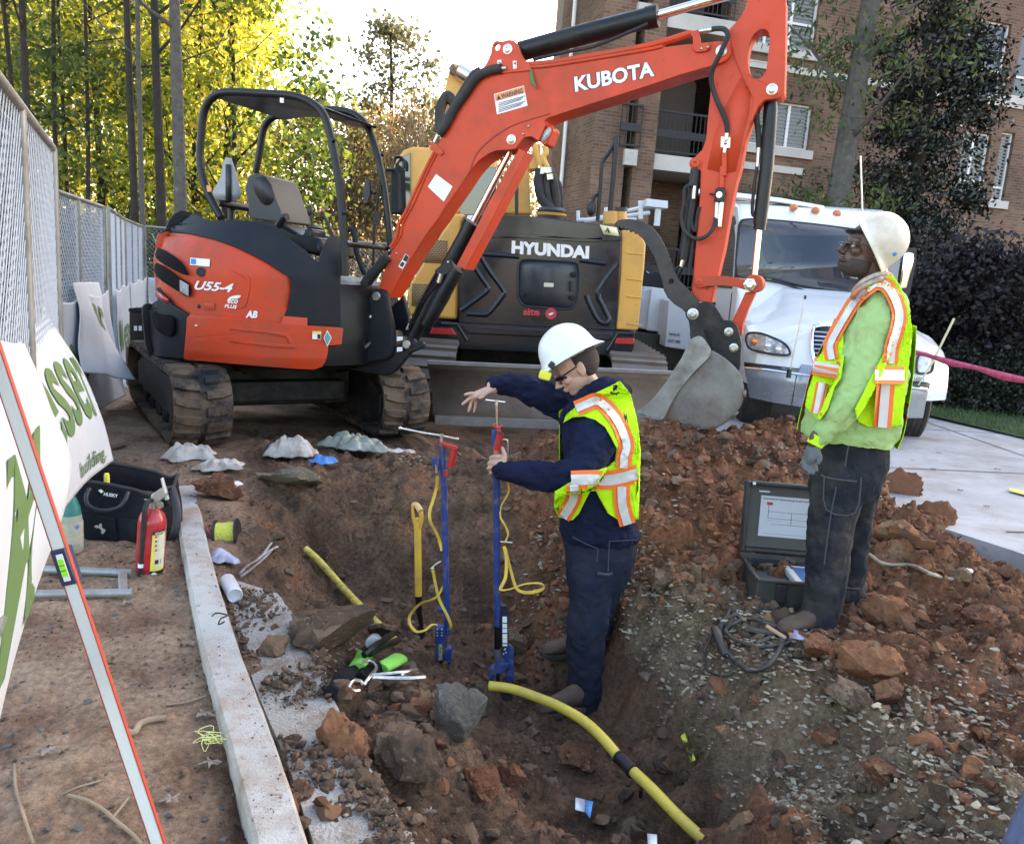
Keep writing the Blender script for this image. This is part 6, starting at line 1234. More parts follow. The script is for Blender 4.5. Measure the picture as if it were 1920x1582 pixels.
def vest(rows, grow, parent, outline, holes, lines, ztop, zband, zlow, jacket, Yf):
    """front and near side cut to shape and laid over the jacket itself, far side cut from the torso rings"""
    bpy.context.view_layer.update(); tr_ee = bvh_of(jacket)
    offs = [(i*5, j*5) for i in range(-4, 5) for j in range(-4, 5) if i*i+j*j <= 18]; cache = {}
    def dep(px, py):
        key = (round(px/2), round(py/2))
        if key not in cache:
            h = tr_ee.ray_cast(CAM, ray(key[0]*2, key[1]*2).normalized()); cache[key] = (h[0]-CAM).length if h[0] is not None and abs((h[0]-CAM).y-Yf) < .45 else None
        return cache[key]
    def sf(px, py):
        hit = sorted(x for x in (dep(px+a, py+b) for a, b in offs) if x)
        if not hit: return at(px, py, Yf)
        m_ = hit[len(hit)//2]; g_ = [x for x in hit if abs(x-m_) < .06]; return CAM+ray(px, py).normalized()*(sum(g_)/len(g_))
    o = patch('safety_vest', outline, sf, LIME, parent, .003, 5, .019, smooth=70)
    for k in o.modifiers: k.offset = 0
    for pl, w1, w2 in lines:
        for w_, m_, of in ((w2, HIO, .030), (w1, SILV, .037)):
            q = smooth_path([V((x, y, 0)) for x, y in pl], 10); P = []
            for i, p in enumerate(q):
                d = (q[min(i+1, len(q)-1)]-q[max(i-1, 0)]).normalized(); n_ = V((-d.y, d.x, 0)); row = []
                for t in (-1, -.6, -.2, .2, .6, 1): c = p+n_*w_*t; s3 = sf(c.x, c.y); row.append(s3+(CAM-s3).normalized()*of)
                P.append(row)
            q_ = MB().grid(P).build('vest_tape', m_, o, smooth=70); q_.matrix_parent_inverse = Matrix.Identity(4)
    rings = silloft(None, rows, n=170, ex=2.3, k=12, grow=.003); mb = MB(); nr, n = len(rings), len(rings[0]); fs = []; ms = []
    for i in range(nr-1):
        for j in range(n):
            q = [rings[i][j], rings[i][(j+1) % n], rings[i+1][(j+1) % n], rings[i+1][j]]; c = (q[0]+q[1]+q[2]+q[3])/4
            nrm = (q[1]-q[0]).cross(q[3]-q[0]); cen = sum((rings[i][k_*n//4] for k_ in range(4)), V((0, 0, 0)))/4
            if nrm.dot(c-cen) < 0: nrm = -nrm
            if nrm.dot(CAM-c) > 0 or c.z > ztop or c.z < zlow: continue
            dz = abs(c.z-zband); mi = 2 if dz < .022 else (1 if dz < .038 else 0); t = abs(((j/n)*2*math.pi)-math.pi*.5)
            if c.z > zband+.16 and t < .35: continue
            if t < 1.15 and t > .85 and mi == 0: mi = 2 if .93 < t < 1.07 else 1
            fs.append((i*n+j, i*n+(j+1) % n, (i+1)*n+(j+1) % n, (i+1)*n+j)); ms.append(mi)
    mb.v = [tuple(p) for r in rings for p in r]; mb.f = fs; mb.m = ms
    used = sorted({i for f in fs for i in f}); mp = {a: b for b, a in enumerate(used)}; mb.v = [mb.v[i] for i in used]; mb.f = [tuple(mp[i] for i in f) for f in fs]
    q = mb.build('vest_back', [LIME, HIO, SILV], o, smooth=60, fix=True); q.matrix_parent_inverse = Matrix.Identity(4)
    k = q.modifiers.new('s', 'SOLIDIFY'); k.thickness = .003; k.offset = 1
    return o
def boot(parent, heel, toe, Yh, Yt, h=.10, w=.048, z=None):
    a, b = V(heel), V(toe)
    if z is None and a.z < .5: zz = (hground(a.x, a.y)+hground(b.x, b.y)+hground((a.x+b.x)/2, (a.y+b.y)/2))/3-.012; a.z = b.z = zz
    d = (b-a); L_ = d.length; f = d.normalized(); s = V((f.y, -f.x, 0)); e = MB(); rings = []
    for t, hh, ww in ((-.04, .05, .5), (.0, .095, .78), (.12, .125, .86), (.28, .125, .86), (.42, .10, .85), (.6, .072, .98), (.78, .062, 1.05), (.92, .052, .9), (1.0, .032, .55), (1.03, .012, .25)):
        c = a+f*L_*t; ring = []
        for i in range(16):
            u = 2*math.pi*i/16; ring.append(c+s*(w*ww*math.cos(u))+V((0, 0, .02+hh*.5+hh*.5*math.sin(u))))
        rings.append(ring)
    e.loft(rings); o = e.build('boot', BOOT, parent, smooth=60, subsurf=1)
    e = MB(); pts = [a+f*L_*t+s*w*ww for t, ww in ((-.05, .6), (0, .85), (.2, .9), (.45, .82), (.7, 1.08), (.9, .95), (1.03, .5))]; pts += [a+f*L_*t-s*w*ww for t, ww in ((1.03, .5), (.9, .95), (.7, 1.08), (.45, .82), (.2, .9), (0, .85), (-.05, .6))]
    e.prism(pts, V((0, 0, .028))); sub(e.build('sole', SOLE, o, bevel=.005))
for m_ in (DENIM, DENIM2): specks(m_, (.13, .095, .065), 7, .62, .74, .55)
HWHT = mat('white_hat', (.74, .75, .76), .28, coat=.3, dirt=(.6, .57, .52), dscale=6, damt=.3); HDRT = mat('stained_white_hat', (.68, .62, .52), .38, coat=.1, var=.06, dirt=(.42, .27, .15), dscale=4.5, damt=.55, dlo=.52, dhi=.72)
# ---------------------------------------------------------------- man in the trench
Va = Zf(840, 580, 3.767); H7 = Zf(860, 680, 6.593)
mA = empty('person', at(1090, 1340, 3.6), 'man in the trench in white hard hat and lime vest gripping a blue squeeze tool', 'person')
# sweatshirt torso rows: left x,y  right x,y  Y  half depth
TA = [(1066, 752, 1150, 742, 3.66, .10), (1052, 778, 1176, 758, 3.66, .17), (1052, 815, 1186, 800, 3.65, .205), (1052, 860, 1190, 850, 3.64, .20), (1053, 910, 1190, 905, 3.64, .19), (1050, 955, 1192, 955, 3.64, .185), (1046, 990, 1200, 992, 3.64, .18), (1052, 1010, 1198, 1012, 3.64, .16)]
b = MB(); headc = at(1079, 689, 3.62); fwA = V((-.80, -.10, -.60)); upA = V((-.55, 0, .82)); PA, MA = headgeo(b, headc, fwA, upA, 1.0)
b.tube([headc+V((.03, 0, -.03)), at(1118, 748, 3.66), at(1122, 790, 3.66)], [.055, .060, .075], 16)
silloft(b, [(r[0]+10, r[1], r[2]-12, r[3], r[4], r[5]-.03) for r in TA])
limb(b, [(1118, 800, 3.50, 24), (1078, 892, 3.36, 20), (1000, 890, 3.36, 15), (960, 884, 3.37, 10), (945, 880, 3.38, 10.5)]); limb(b, [(1085, 768, 3.84, 22), (1010, 735, 3.82, 19), (960, 722, 3.78, 11), (922, 722, 3.75, 10)])
limb(b, [(1115, 1010, 3.62, 30), (1105, 1150, 3.58, 26), (1098, 1300, 3.56, 20), (1095, 1338, 3.56, 16)]); limb(b, [(1140, 1010, 3.74, 36), (1120, 1150, 3.78, 26), (1100, 1290, 3.85, 18), (1090, 1310, 3.85, 15)])
# open right hand over the tool
def fin(mb, pts, Y0, Y1, r0=9.8, r1=7.4):
    n = len(pts); q = [at(x, y, Y0+(Y1-Y0)*i/(n-1)) for i, (x, y) in enumerate(pts)]; q = smooth_path(q, 4); m = len(q)
    mb.tube(q, [(r0+(r1-r0)*i/(m-1))*.001*(1.0 if i < m-1 else .7) for i in range(m)], 10); mb.ell(q[-1], r1*.001*.95, n=10, m=6)
pm = [(*p, y_, r_) for p, y_, r_ in zip(H7((430, 312), (370, 340), (290, 375), (215, 405), (185, 420)), (3.75, 3.74, 3.735, 3.73, 3.73), (11.5, 12, 13, 12, 9))]
limb(b, pm, flat=.62)
fin(b, H7((215, 385), (165, 380), (115, 385), (78, 396)), 3.725, 3.70); fin(b, H7((190, 405), (135, 440), (85, 482), (46, 514)), 3.725, 3.70); fin(b, H7((195, 425), (158, 480), (140, 545), (122, 598)), 3.73, 3.72); fin(b, H7((225, 430), (210, 500), (200, 560), (188, 608)), 3.745, 3.74, 8, 6); fin(b, H7((350, 370), (310, 405), (285, 428), (258, 436)), 3.70, 3.685, 10, 8)
# left hand closed round the tool
limb(b, [(*p, y_, r_) for p, y_, r_ in zip(H7((590, 1330), (540, 1290), (480, 1250)), (3.40, 3.41, 3.42), (13, 15, 13))])
b.ell(at(*H7((490, 1255))[0], 3.43), (.034, .026, .048))
for k, (yy, xl_) in enumerate(((1165, 392), (1230, 368), (1295, 360), (1355, 385))):
    fin(b, H7((520, yy+5), (440, yy-5), (xl_+12, yy+8)), 3.405, 3.42, 10, 9.5); fin(b, H7((xl_+12, yy+8), (xl_+10, yy+20), (430, yy+28), (470, yy+24)), 3.42, 3.50, 9.5, 8)
fin(b, H7((560, 1230), (575, 1150), (550, 1090), (540, 1050)), 3.42, 3.44, 11, 8.5)
organic(b, 'body', SKIN, mA, vox=.0034, smooth=6, fac=.5); eyes(PA, MA, mA, SKIN)
c = MB(); silloft(c, TA); limb(c, [(1122, 800, 3.52, 44), (1112, 835, 3.46, 47), (1088, 885, 3.36, 42), (1040, 895, 3.34, 34), (985, 888, 3.36, 28), (942, 883, 3.38, 22)]); limb(c, [(1100, 775, 3.84, 42), (1050, 752, 3.84, 38), (1000, 733, 3.82, 32), (960, 721, 3.79, 26), (926, 721, 3.76, 21)])
limb(c, [(1082, 768, 3.66, 16), (1100, 742, 3.54, 20), (1135, 722, 3.52, 20), (1152, 728, 3.60, 24), (1160, 735, 3.68, 26), (1150, 735, 3.76, 22), (1110, 750, 3.80, 18), (1078, 772, 3.70, 14)], k=5); limb(c, [(1060, 786, 3.6, 12), (1072, 768, 3.54, 15), (1100, 742, 3.53, 18)])
jkA = organic(c, 'sweatshirt', NAVYC, mA, vox=.007, smooth=4, disp=.026, dsc=.12)
c = MB(); silloft(c, [(1052, 985, 1192, 985, 3.65, .16), (1055, 1030, 1196, 1030, 3.65, .175), (1060, 1075, 1184, 1075, 3.66, .17), (1062, 1100, 1168, 1100, 3.66, .15)])
limb(c, [(1108, 1075, 3.57, 50), (1106, 1130, 3.56, 45), (1100, 1180, 3.55, 43), (1098, 1240, 3.56, 39), (1096, 1290, 3.56, 37), (1094, 1326, 3.56, 35)]); limb(c, [(1130, 1075, 3.76, 46), (1118, 1150, 3.78, 40), (1108, 1220, 3.81, 36), (1098, 1290, 3.85, 33)])
organic(c, 'work_trousers', DENIM, mA, vox=.008, smooth=4, disp=.020, dsc=.14)
vo_ = Va((1215, 505), (1140, 545), (1020, 600), (900, 690), (835, 745), (815, 800), (880, 762), (960, 755), (1040, 780), (1110, 830), (1150, 900), (1192, 985), (1180, 1065), (1130, 1112), (1060, 1135), (1000, 1135), (880, 1210), (755, 1285), (750, 1400), (785, 1468), (880, 1488), (925, 1440), (1003, 1285), (1042, 1280), (1080, 1350), (1130, 1440), (1230, 1502), (1345, 1480), (1360, 1000), (1340, 800), (1290, 600))
vl = [(Va((905, 700), (980, 668), (1050, 645), (1120, 690), (1180, 760), (1230, 850), (1262, 960), (1245, 1040), (1240, 1120)), 7.2, 14.5), (Va((870, 1205), (1000, 1200), (1150, 1205), (1340, 1160)), 9.8, 17.5), (Va((890, 1240), (885, 1340), (810, 1470)), 8, 14.5), (Va((1228, 1250), (1232, 1380), (1270, 1520)), 8, 15.5)]
vA = vest([(r[0]-1, r[1]-4, r[2]+3, r[3]-4, r[4], r[5]) for r in TA[1:]], .022, mA, vo_, [], vl, 1.0, .55, .40, jkA, 3.5)
sfA = lambda x, y: at(x, y, 3.47); 
text('M', *[Va(q)[0] for q in ((1250, 790), (1272, 800), (1238, 725))], lambda x, y: at(x, y, 3.425), BPNT, mA, 0, .03)
hA, PH = hardhat(mA, at(1068, 668, 3.62), V((-.84, -.16, -.52)), V((-.52, .16, .83)), HWHT, .166, .15)
st_ = MB(); pts = [PH(math.cos(t)*.121, math.sin(t)*.107, .030) for t in [i*2*math.pi/48 for i in range(49)]]; st_.tube(pts, .0085, 8, flat=.35); sub(st_.build('headlamp_strap', BPNT, hA))
MB().box(at(*Va((685, 465))[0], 3.52), (.052, .05, .038), Matrix.Rotation(R(12), 3, 'Y')).build('headlamp', mat('lamp_yellow', (.75, .72, .05), .4), mA, bevel=.008)
MB().box(at(*Va((735, 395))[0], 3.50), (.03, .03, .028), Matrix.Rotation(R(35), 3, 'Y')).build('lamp_clip', BPNT, mA, bevel=.004)
fA, lA, uA = frame(fwA, upA)
text('LIGHTSTICK', *[Va(q)[0] for q in ((775, 370), (870, 292), (762, 352))], lambda x, y: at(x, y, 3.488), WPNT, mA, .0, .01)
hr = MB(); hr.ell(PA(-.022, 0, .020), (.101, .081, .096), MA, 24, 16)
vs = [(V(v)) for v in hr.v]; keep = []
for f_ in hr.f:
    cc = sum((vs[i] for i in f_), V((0, 0, 0)))/4; lx = (cc-headc).dot(fA); lz = (cc-headc).dot(uA)
    if lx < -.005-.6*max(0, -lz-.02) and lz > -.085 or lz > .055: keep.append(f_)
hr.f = keep; hr.m = [0]*len(keep); hr.build('hair', HAIR, mA, solid=.004, smooth=60)
gl_ = MB(); 
for sg in (-1, 1): gl_.tube([PA(.095, .010*sg, .006), PA(.096, .036*sg, .000), PA(.070, .066*sg, .000)], [.016, .022, .018], 10, flat=.4); gl_.tube([PA(.072, .062*sg, .008), PA(.0, .080*sg, .012)], .003, 6)
gl_.build('sunglasses', mat('sunglass', (.008, .008, .01), .06, spec=1), mA)
zb = -.5; boot(mA, (at(1102, 1345, 3.56)).to_3d() if False else V((at(1100, 1340, 3.54).x, 3.54, at(1100, 1355, 3.54).z)), V((at(1006, 1340, 3.42).x, 3.42, at(1100, 1355, 3.54).z)), 0, 0); pz = at(1090, 1308, 3.85).z; boot(mA, V((at(1092, 1310, 3.86).x, 3.86, pz)), V((at(1012, 1300, 3.78).x, 3.78, pz)), 0, 0)
for pts, r in ((((880, 175), (1000, 235), (1055, 255)), .0025), (((1060, 260), (1050, 350)), .0025), (((1140, 205), (1130, 420)), .0025), (((1140, 205), (1340, 195)), .0025), (((1055, 430), (1130, 440), (1160, 430)), .008)):
    MB().tube(smooth_path([at(*p, 3.56-.105) for p in Zf(840, 960, 3.767)(*pts)], 3), r, 5).build('seam', mat('seam_thread', (.045, .05, .07), .9), mA)
# ---------------------------------------------------------------- man standing on the right
Vb = Zf(1440, 360, 3.441); Vc = Zf(1300, 800, 3.097)
mB_ = empty('person', at(1555, 1190, 3.5), 'man standing in mint green shirt, lime vest and stained white hard hat, looking up left', 'person')
TB = [(1622, 532, 1672, 528, 3.58, .10), (1604, 552, 1686, 550, 3.57, .17), (1588, 585, 1694, 585, 3.56, .205), (1570, 622, 1697, 625, 3.55, .205), (1550, 660, 1697, 665, 3.54, .20), (1533, 700, 1694, 706, 3.53, .20), (1520, 745, 1688, 755, 3.52, .195), (1508, 790, 1680, 805, 3.52, .19), (1503, 815, 1668, 838, 3.52, .185)]
b = MB(); hcB = at(1625, 468, 3.56); fwB = V((-.96, -.12, .16)); upB = V((.16, 0, .97)); PB, MBm = headgeo(b, hcB, fwB, upB, 1.04)
b.tube([hcB+V((.02, 0, -.05)), at(1640, 528, 3.57), at(1648, 560, 3.57)], [.060, .064, .08], 16)
silloft(b, [(r[0]+12, r[1], r[2]-12, r[3], r[4], r[5]-.04) for r in TB[:-1]])
limb(b, [(1650, 575, 3.40, 24), (1605, 705, 3.34, 20), (1535, 812, 3.30, 13), (1526, 835, 3.30, 11)]); limb(b, [(1640, 580, 3.74, 22), (1600, 690, 3.76, 18), (1545, 750, 3.72, 14)])
limb(b, [(1590, 860, 3.50, 32), (1550, 1010, 3.44, 27), (1535, 1160, 3.44, 18)]); limb(b, [(1612, 860, 3.62, 34), (1600, 1010, 3.64, 24), (1594, 1150, 3.66, 17)])
organic(b, 'body', SKIND, mB_, vox=.0034, smooth=8); eyes(PB, MBm, mB_, SKIND)
c = MB(); silloft(c, TB); limb(c, [(1648, 572, 3.42, 36), (1636, 625, 3.38, 42), (1612, 700, 3.33, 41), (1580, 760, 3.30, 35), (1548, 805, 3.30, 27), (1535, 824, 3.30, 21)]); limb(c, [(1640, 580, 3.72, 34), (1600, 680, 3.74, 30), (1555, 745, 3.7, 22)])
jkB = organic(c, 'work_shirt', GRN, mB_, vox=.007, smooth=4, disp=.022, dsc=.14)
MB().tube([at(1536, 818, 3.3), at(1527, 834, 3.3)], [.036, .034], 18).build('cuff', LIME, mB_)
c = MB(); silloft(c, [(1526, 815, 1660, 830, 3.53, .165), (1524, 850, 1660, 855, 3.53, .175), (1520, 890, 1655, 890, 3.53, .175), (1518, 930, 1632, 930, 3.53, .16)])
limb(c, [(1578, 880, 3.47, 52), (1565, 940, 3.45, 50), (1556, 1010, 3.44, 46), (1548, 1080, 3.44, 42), (1538, 1140, 3.44, 40), (1530, 1172, 3.44, 35)]); limb(c, [(1612, 880, 3.62, 46), (1604, 960, 3.64, 38), (1598, 1040, 3.65, 33), (1592, 1110, 3.66, 31), (1588, 1156, 3.66, 29)])
organic(c, 'work_trousers', DENIM2, mB_, vox=.008, smooth=4, disp=.022, dsc=.15)
vo_ = Vb((800, 535), (740, 545), (690, 560), (600, 610), (530, 700), (470, 800), (400, 900), (345, 1040), (310, 1080), (290, 1190), (255, 1290), (240, 1380), (300, 1450), (335, 1470), (385, 1400), (430, 1260), (470, 1200), (488, 1085), (490, 1000), (482, 870), (520, 750), (600, 650), (690, 612), (760, 665), (805, 745), (830, 830), (790, 960), (700, 1130), (640, 1245), (560, 1400), (578, 1480), (640, 1512), (720, 1516), (860, 1508), (900, 1200), (930, 900), (910, 750), (850, 600))
ah = Vb((690, 612), (600, 650), (520, 750), (482, 870), (490, 1000), (490, 1085), (478, 1200), (430, 1260), (400, 1400), (335, 1480), (560, 1500), (560, 1400), (640, 1245), (700, 1130), (790, 960), (830, 830), (805, 745))
vl = [(Vb((700, 585), (620, 640), (555, 710), (480, 830), (430, 920), (400, 990), (412, 1080)), 6, 13), (Vb((700, 585), (760, 600), (815, 680), (848, 780), (835, 880), (800, 1000), (790, 1105)), 7.5, 14), (Vb((290, 1122), (455, 1148)), 9.5, 16.5), (Vb((690, 1180), (880, 1182)), 9.5, 16.5), (Vb((350, 1230), (312, 1430)), 6.5, 11), (Vb((760, 1240), (738, 1520)), 8.5, 17)]
vB = vest([(r[0]-1, r[1]-3, r[2]+3, r[3]-3, r[4], r[5]) for r in TB[1:]], .020, mB_, vo_, [], vl, 1.35, .98, .8, jkB, 3.4)
hB, PHB = hardhat(mB_, at(1637, 455, 3.56), V((-.56, -.12, .80)), V((.82, -.45, .58)), HDRT, .152, .143)
q = Vb((800, 395), (825, 385), (837, 402), (812, 418)); patch('hat_sticker', q, lambda x, y: at(x, y, 3.418), BLUES, mB_, .001)
bd = MB(); bd.tube([PB(.09*math.cos(t), .083*math.sin(t), .058) for t in [i*2*math.pi/30 for i in range(31)]], .017, 8, flat=.5, up=upB); bd.build('bandana', BPNT, mB_)
sc_ = MB(); sc_.tube(smooth_path([at(1600, 548, 3.50), at(1618, 528, 3.47), at(1645, 515, 3.48), at(1664, 514, 3.55), at(1668, 520, 3.62), at(1640, 535, 3.66), at(1612, 548, 3.60)], 5, True), .011, 10); sc_.tube(smooth_path([at(1598, 556, 3.48), at(1618, 538, 3.44), at(1648, 524, 3.46), at(1668, 522, 3.55), at(1668, 530, 3.64), at(1640, 545, 3.67), at(1610, 556, 3.58)], 5, True), .011, 10); sc_.build('neck_scarf', mat('scarf', (.36, .30, .24), .9, var=.5, vscale=30, dirt=(.55, .16, .06), dscale=16, damt=.8, coords='Object'), mB_, smooth=60)
be = MB(); be.ell(PB(.030, 0, -.064), (.0755, .0665, .058), MBm, 24, 16); fB, lB, uB = frame(fwB, upB); keep = []
for f_ in be.f:
    cc = sum((V(be.v[i]) for i in f_), V((0, 0, 0)))/4-hcB; lx, lz = cc.dot(fB), cc.dot(uB)
    if lz < -.052 and lx > -.01 and not (lx > .080 and lz > -.082): keep.append(f_)
be.f = keep; be.m = [0]*len(keep); be.build('beard', BEARD, mB_, smooth=60, solid=.003)
g2 = MB()
for sg in (-1, 1): g2.tube([PB(.102, .010*sg, .006), PB(.098, .036*sg, .004), PB(.072, .064*sg, .004)], [.012, .016, .012], 10, flat=.2); g2.tube([PB(.074, .066*sg, .008), PB(.0, .084*sg, .012)], .0035, 6)
g2.build('safety_glasses', mat('clear_lens', (.10, .08, .07), .05, spec=1), mB_)
GLV = mat('grey_glove', (.12, .125, .13), .85, dirt=(.05, .045, .04), dscale=20, damt=.7, bump=.3, bscale=150)
g = MB(); limb(g, [(1528, 832, 3.30, 12), (1524, 845, 3.295, 15), (1518, 858, 3.29, 14)], flat=.7)
for a, b_, t in (((1510, 856), (1506, 868), (1509, 879)), ((1516, 860), (1511, 874), (1516, 886)), ((1522, 860), (1519, 876), (1524, 887)), ((1528, 858), (1528, 872), (1531, 881))):
    fin(g, [a, b_, t], 3.29, 3.27, 11, 9)
fin(g, [(1530, 842), (1538, 856), (1534, 868)], 3.28, 3.25, 11, 9); organic(g, 'glove', GLV, mB_, vox=.004, smooth=2)
z1 = at(1530, 1192, 3.44).z; boot(mB_, V((at(1545, 1190, 3.44).x, 3.44, z1)), V((at(1462, 1190, 3.36).x, 3.36, z1)), 0, 0, w=.052); z2 = at(1590, 1180, 3.68).z; boot(mB_, V((at(1608, 1170, 3.68).x, 3.68, z2)), V((at(1530, 1170, 3.66).x, 3.66, z2)), 0, 0, w=.052)
for pts, r in ((((740, 280), (800, 300), (950, 318)), .004), (((830, 350), (790, 560), (760, 800)), .003), (((900, 110), (880, 230)), .003), (((760, 290), (770, 480), (940, 500), (975, 290)), .003)):
    MB().tube(smooth_path([at(*p, 3.335) for p in Vc(*pts)], 3), r, 5).build('seam', mat('seam_thread2', (.06, .065, .075), .9), mB_)
# ---------------------------------------------------------------- sleeve of someone crouching at the lower right corner
O3 = V((1.30, .98, .0)); q3 = lambda x, y, z: O3+V((x, y, z))
mC = empty('person', O3, 'crouching person of whom only a grey-blue sleeve shows at the corner', 'person')
GSL = cloth('grey_blue_fleece', (.10, .12, .19), .1)
b = MB(); b.ell(q3(0, 0, .55), (.15, .13, .28)); b.tube([q3(0, .05, .8), at(2036, 1460, 1.28), at(1975, 1610, 1.25), at(1950, 1750, 1.2), q3(-.1, .22, .24)], .045, 14); b.tube([q3(0, 0, .75), q3(-.02, .04, .9)], .06, 14); b.tube([q3(0, 0, .3), q3(-.05, .22, .30), q3(.0, .1, .06)], [.09, .075, .05], 14)
headgeo(b, q3(-.02, .06, .98), V((-.8, .5, -.2)), V((0, 0, 1))); organic(b, 'body', SKIN, mC, vox=.006, smooth=3)
c = MB(); c.ell(q3(0, 0, .56), (.19, .16, .33)); c.tube([q3(0, .05, .8), at(2110, 1290, 1.28), at(2036, 1460, 1.28), at(1975, 1610, 1.25), at(1950, 1750, 1.2), q3(-.1, .2, .25)], [.09, .085, .08, .08, .075, .06], 18); organic(c, 'jacket', GSL, mC, vox=.009, smooth=3, disp=.012)
c = MB(); c.tube([q3(0, 0, .3), q3(-.05, .22, .30), q3(0, .08, .08)], [.11, .095, .06], 14); organic(c, 'work_trousers', DENIM, mC, vox=.01, smooth=3); boot(mC, q3(0, .0, -.02), q3(-.06, .24, -.02), 0, 0)
hr = MB(); hr.ell(q3(-.01, .05, 1.0), (.105, .09, .11)); hr.build('hair', HAIR, mC)
# ================================================================ SMALLER THINGS
def G(px, py, h=.0, it=8):
    z = -.1
    for _ in range(it): p = gz(px, py, z+h); z = .5*z+.5*hground(p.x, p.y)
    return gz(px, py, z+h)
def Gl(Z, pts, h=0): return [G(x, y, h) for x, y in Z(*pts)]
def single(mb, name, m, label, cat, group=None, **k): o = mb.build(name, m, None, **k); return tag(o, label, cat, group)
# kerb and gutter pan
KERB = mat('kerb_concrete', (.42, .41, .39), .85, var=.18, vscale=2, dirt=(.24, .155, .10), dscale=3.2, damt=.8, dlo=.46, dhi=.66, bump=.5, bscale=140)
kl = [(322, 913), (344, 1040), (373, 1190), (420, 1364), (463, 1520), (482, 1600), (522, 1760)]; kr = [(367, 909), (398, 1045), (446, 1200), (488, 1310), (530, 1423), (582, 1582), (642, 1760)]
specks(KERB, (.16, .10, .065), 22, .58, .68, .85); specks(KERB, (.34, .20, .12), 5, .55, .66, .6)
mb = MB(); rings = []; LL = smooth_path([gz(x, y, .055) for x, y in kl], 8); RR = smooth_path([gz(x, y, .055) for x, y in kr], 8)
for i, (a, b) in enumerate(zip(LL, RR)):
    d = (b-a); n_ = lambda t, s: V((0, 0, .002*noise.noise(V((a.x*9+t*3, a.y*9, s))))); j = .0025*noise.noise(V((a.y*14, 3, 1)))
    rings.append([a+V((0, 0, -.3)), a+V((j, 0, -.02)), a+V((.012+j, 0, -.001)), a+d*.33+n_(1, 0), a+d*.66+n_(2, 0), b-V((.014-j, 0, .001)), b+V((j, 0, -.02)), b+V((.01, 0, -.3))])
mb.loft(rings); kb = mb.build('kerb', KERB, smooth=25); kb['kind'] = 'structure'
pr_ = [(520, 1112), (560, 1165), (602, 1235), (612, 1270), (640, 1340), (680, 1415), (722, 1485), (777, 1582), (870, 1760)]
PP = smooth_path([gz(x, y, -.022) for x, y in pr_], 8); R2 = smooth_path([gz(x, y, -.022) for x, y in [(405, 1075), (430, 1130), (450, 1200), (480, 1290), (536, 1423), (555, 1480), (582, 1560), (610, 1650), (650, 1760)]], 8)
mb = MB(); mb.loft([[a, b+V((.006*noise.noise(b*20), 0, 0)), b-V((0, 0, .12)), a-V((0, 0, .12))] for a, b in zip(R2, PP)]); gp_ = mb.build('gutter_pavement', mat('gutter_concrete', (.38, .36, .33), .85, var=.25, vscale=2, dirt=(.20, .14, .095), dscale=3.2, damt=.9, dlo=.5, dhi=.6, bump=1.5, bscale=90), smooth=50); gp_['kind'] = 'structure'
# dirt and clods lying on the gutter and kerb
rg_ = random.Random(21); mbx = MB(); c_n = 0
PANP = [(410, 1090), (520, 1112), (560, 1165), (602, 1235), (640, 1340), (680, 1415), (722, 1485), (777, 1582), (600, 1582), (536, 1423), (480, 1290), (447, 1196)]
while c_n < 1700:
    px, py = rg_.uniform(400, 790), rg_.uniform(1080, 1600)
    if not pip(px, py, PANP): continue
    q = gz(px, py, -.015)
    if noise.noise(V((q.x*3.2, q.y*3.2, 6))) < -.02+.25*rg_.random()-(.3 if px > 560+(py-1165)*.35 else 0)-(.15 if py < 1420 else 0): continue
    r = .003+.02*rg_.random()**4; stone_shape(mbx, q+V((0, 0, r*.3)), r, rg_, n=1 if r < .01 else 2, spike=.4); c_n += 1
for _ in range(260):
    t = rg_.random()*(len(LL)-12); k = int(t); a, b = LL[k], RR[k]; q = a.lerp(b, rg_.random()**.6); r = .0015+.004*rg_.random()**3
    stone_shape(mbx, q.lerp(LL[k+1].lerp(RR[k+1], .5), 0)+V((0, (t-k)*.04, r*.4)), r, rg_, n=1)
mbx.build('gutter_rubble', CLODD, smooth=0, fix=False)['kind'] = 'stuff'
# big rocks
def rock(px, py, rw, label, mt=CLOD, flat=.7, seed=1, sink=.05, cat='rock', name='clay_rock', spike=.3):
    p = G(px, py); r = rw/2*p.y/F*1.12; rr = random.Random(seed); mb = MB(); stone_shape(mb, p+V((0, r*.3, r*flat*(1-2*sink)*.8)), r, rr, flat, 5, spike, (.5, .9))
    o = V((seed, seed*2, 0)); mb.v = [tuple(V(v)+V((1, 1, 1))*0+(V(v)-p).normalized()*r*(.16*noise.fractal((V(v)-p)*(1.6/r)+o, .75, 2.1, 7)+.07*noise.ridged_multi_fractal((V(v)-p)*(2.2/r)+o, .8, 2.1, 5, 1, 2))) for v in mb.v]
    return tag(mb.build(name, mt, smooth=28, fix=False), label, cat, 'larger rocks and clods in the dirt')
GRYR = rockmat('old_concrete_lump', [(.10, .09, .08), (.15, .14, .12), (.21, .19, .165)]); GRNR = rockmat('greenish_clay', [(.13, .11, .075), (.19, .165, .115), (.24, .20, .15)]); REDR = rockmat('red_clay', [(.16, .065, .035), (.24, .10, .055), (.30, .15, .09)])
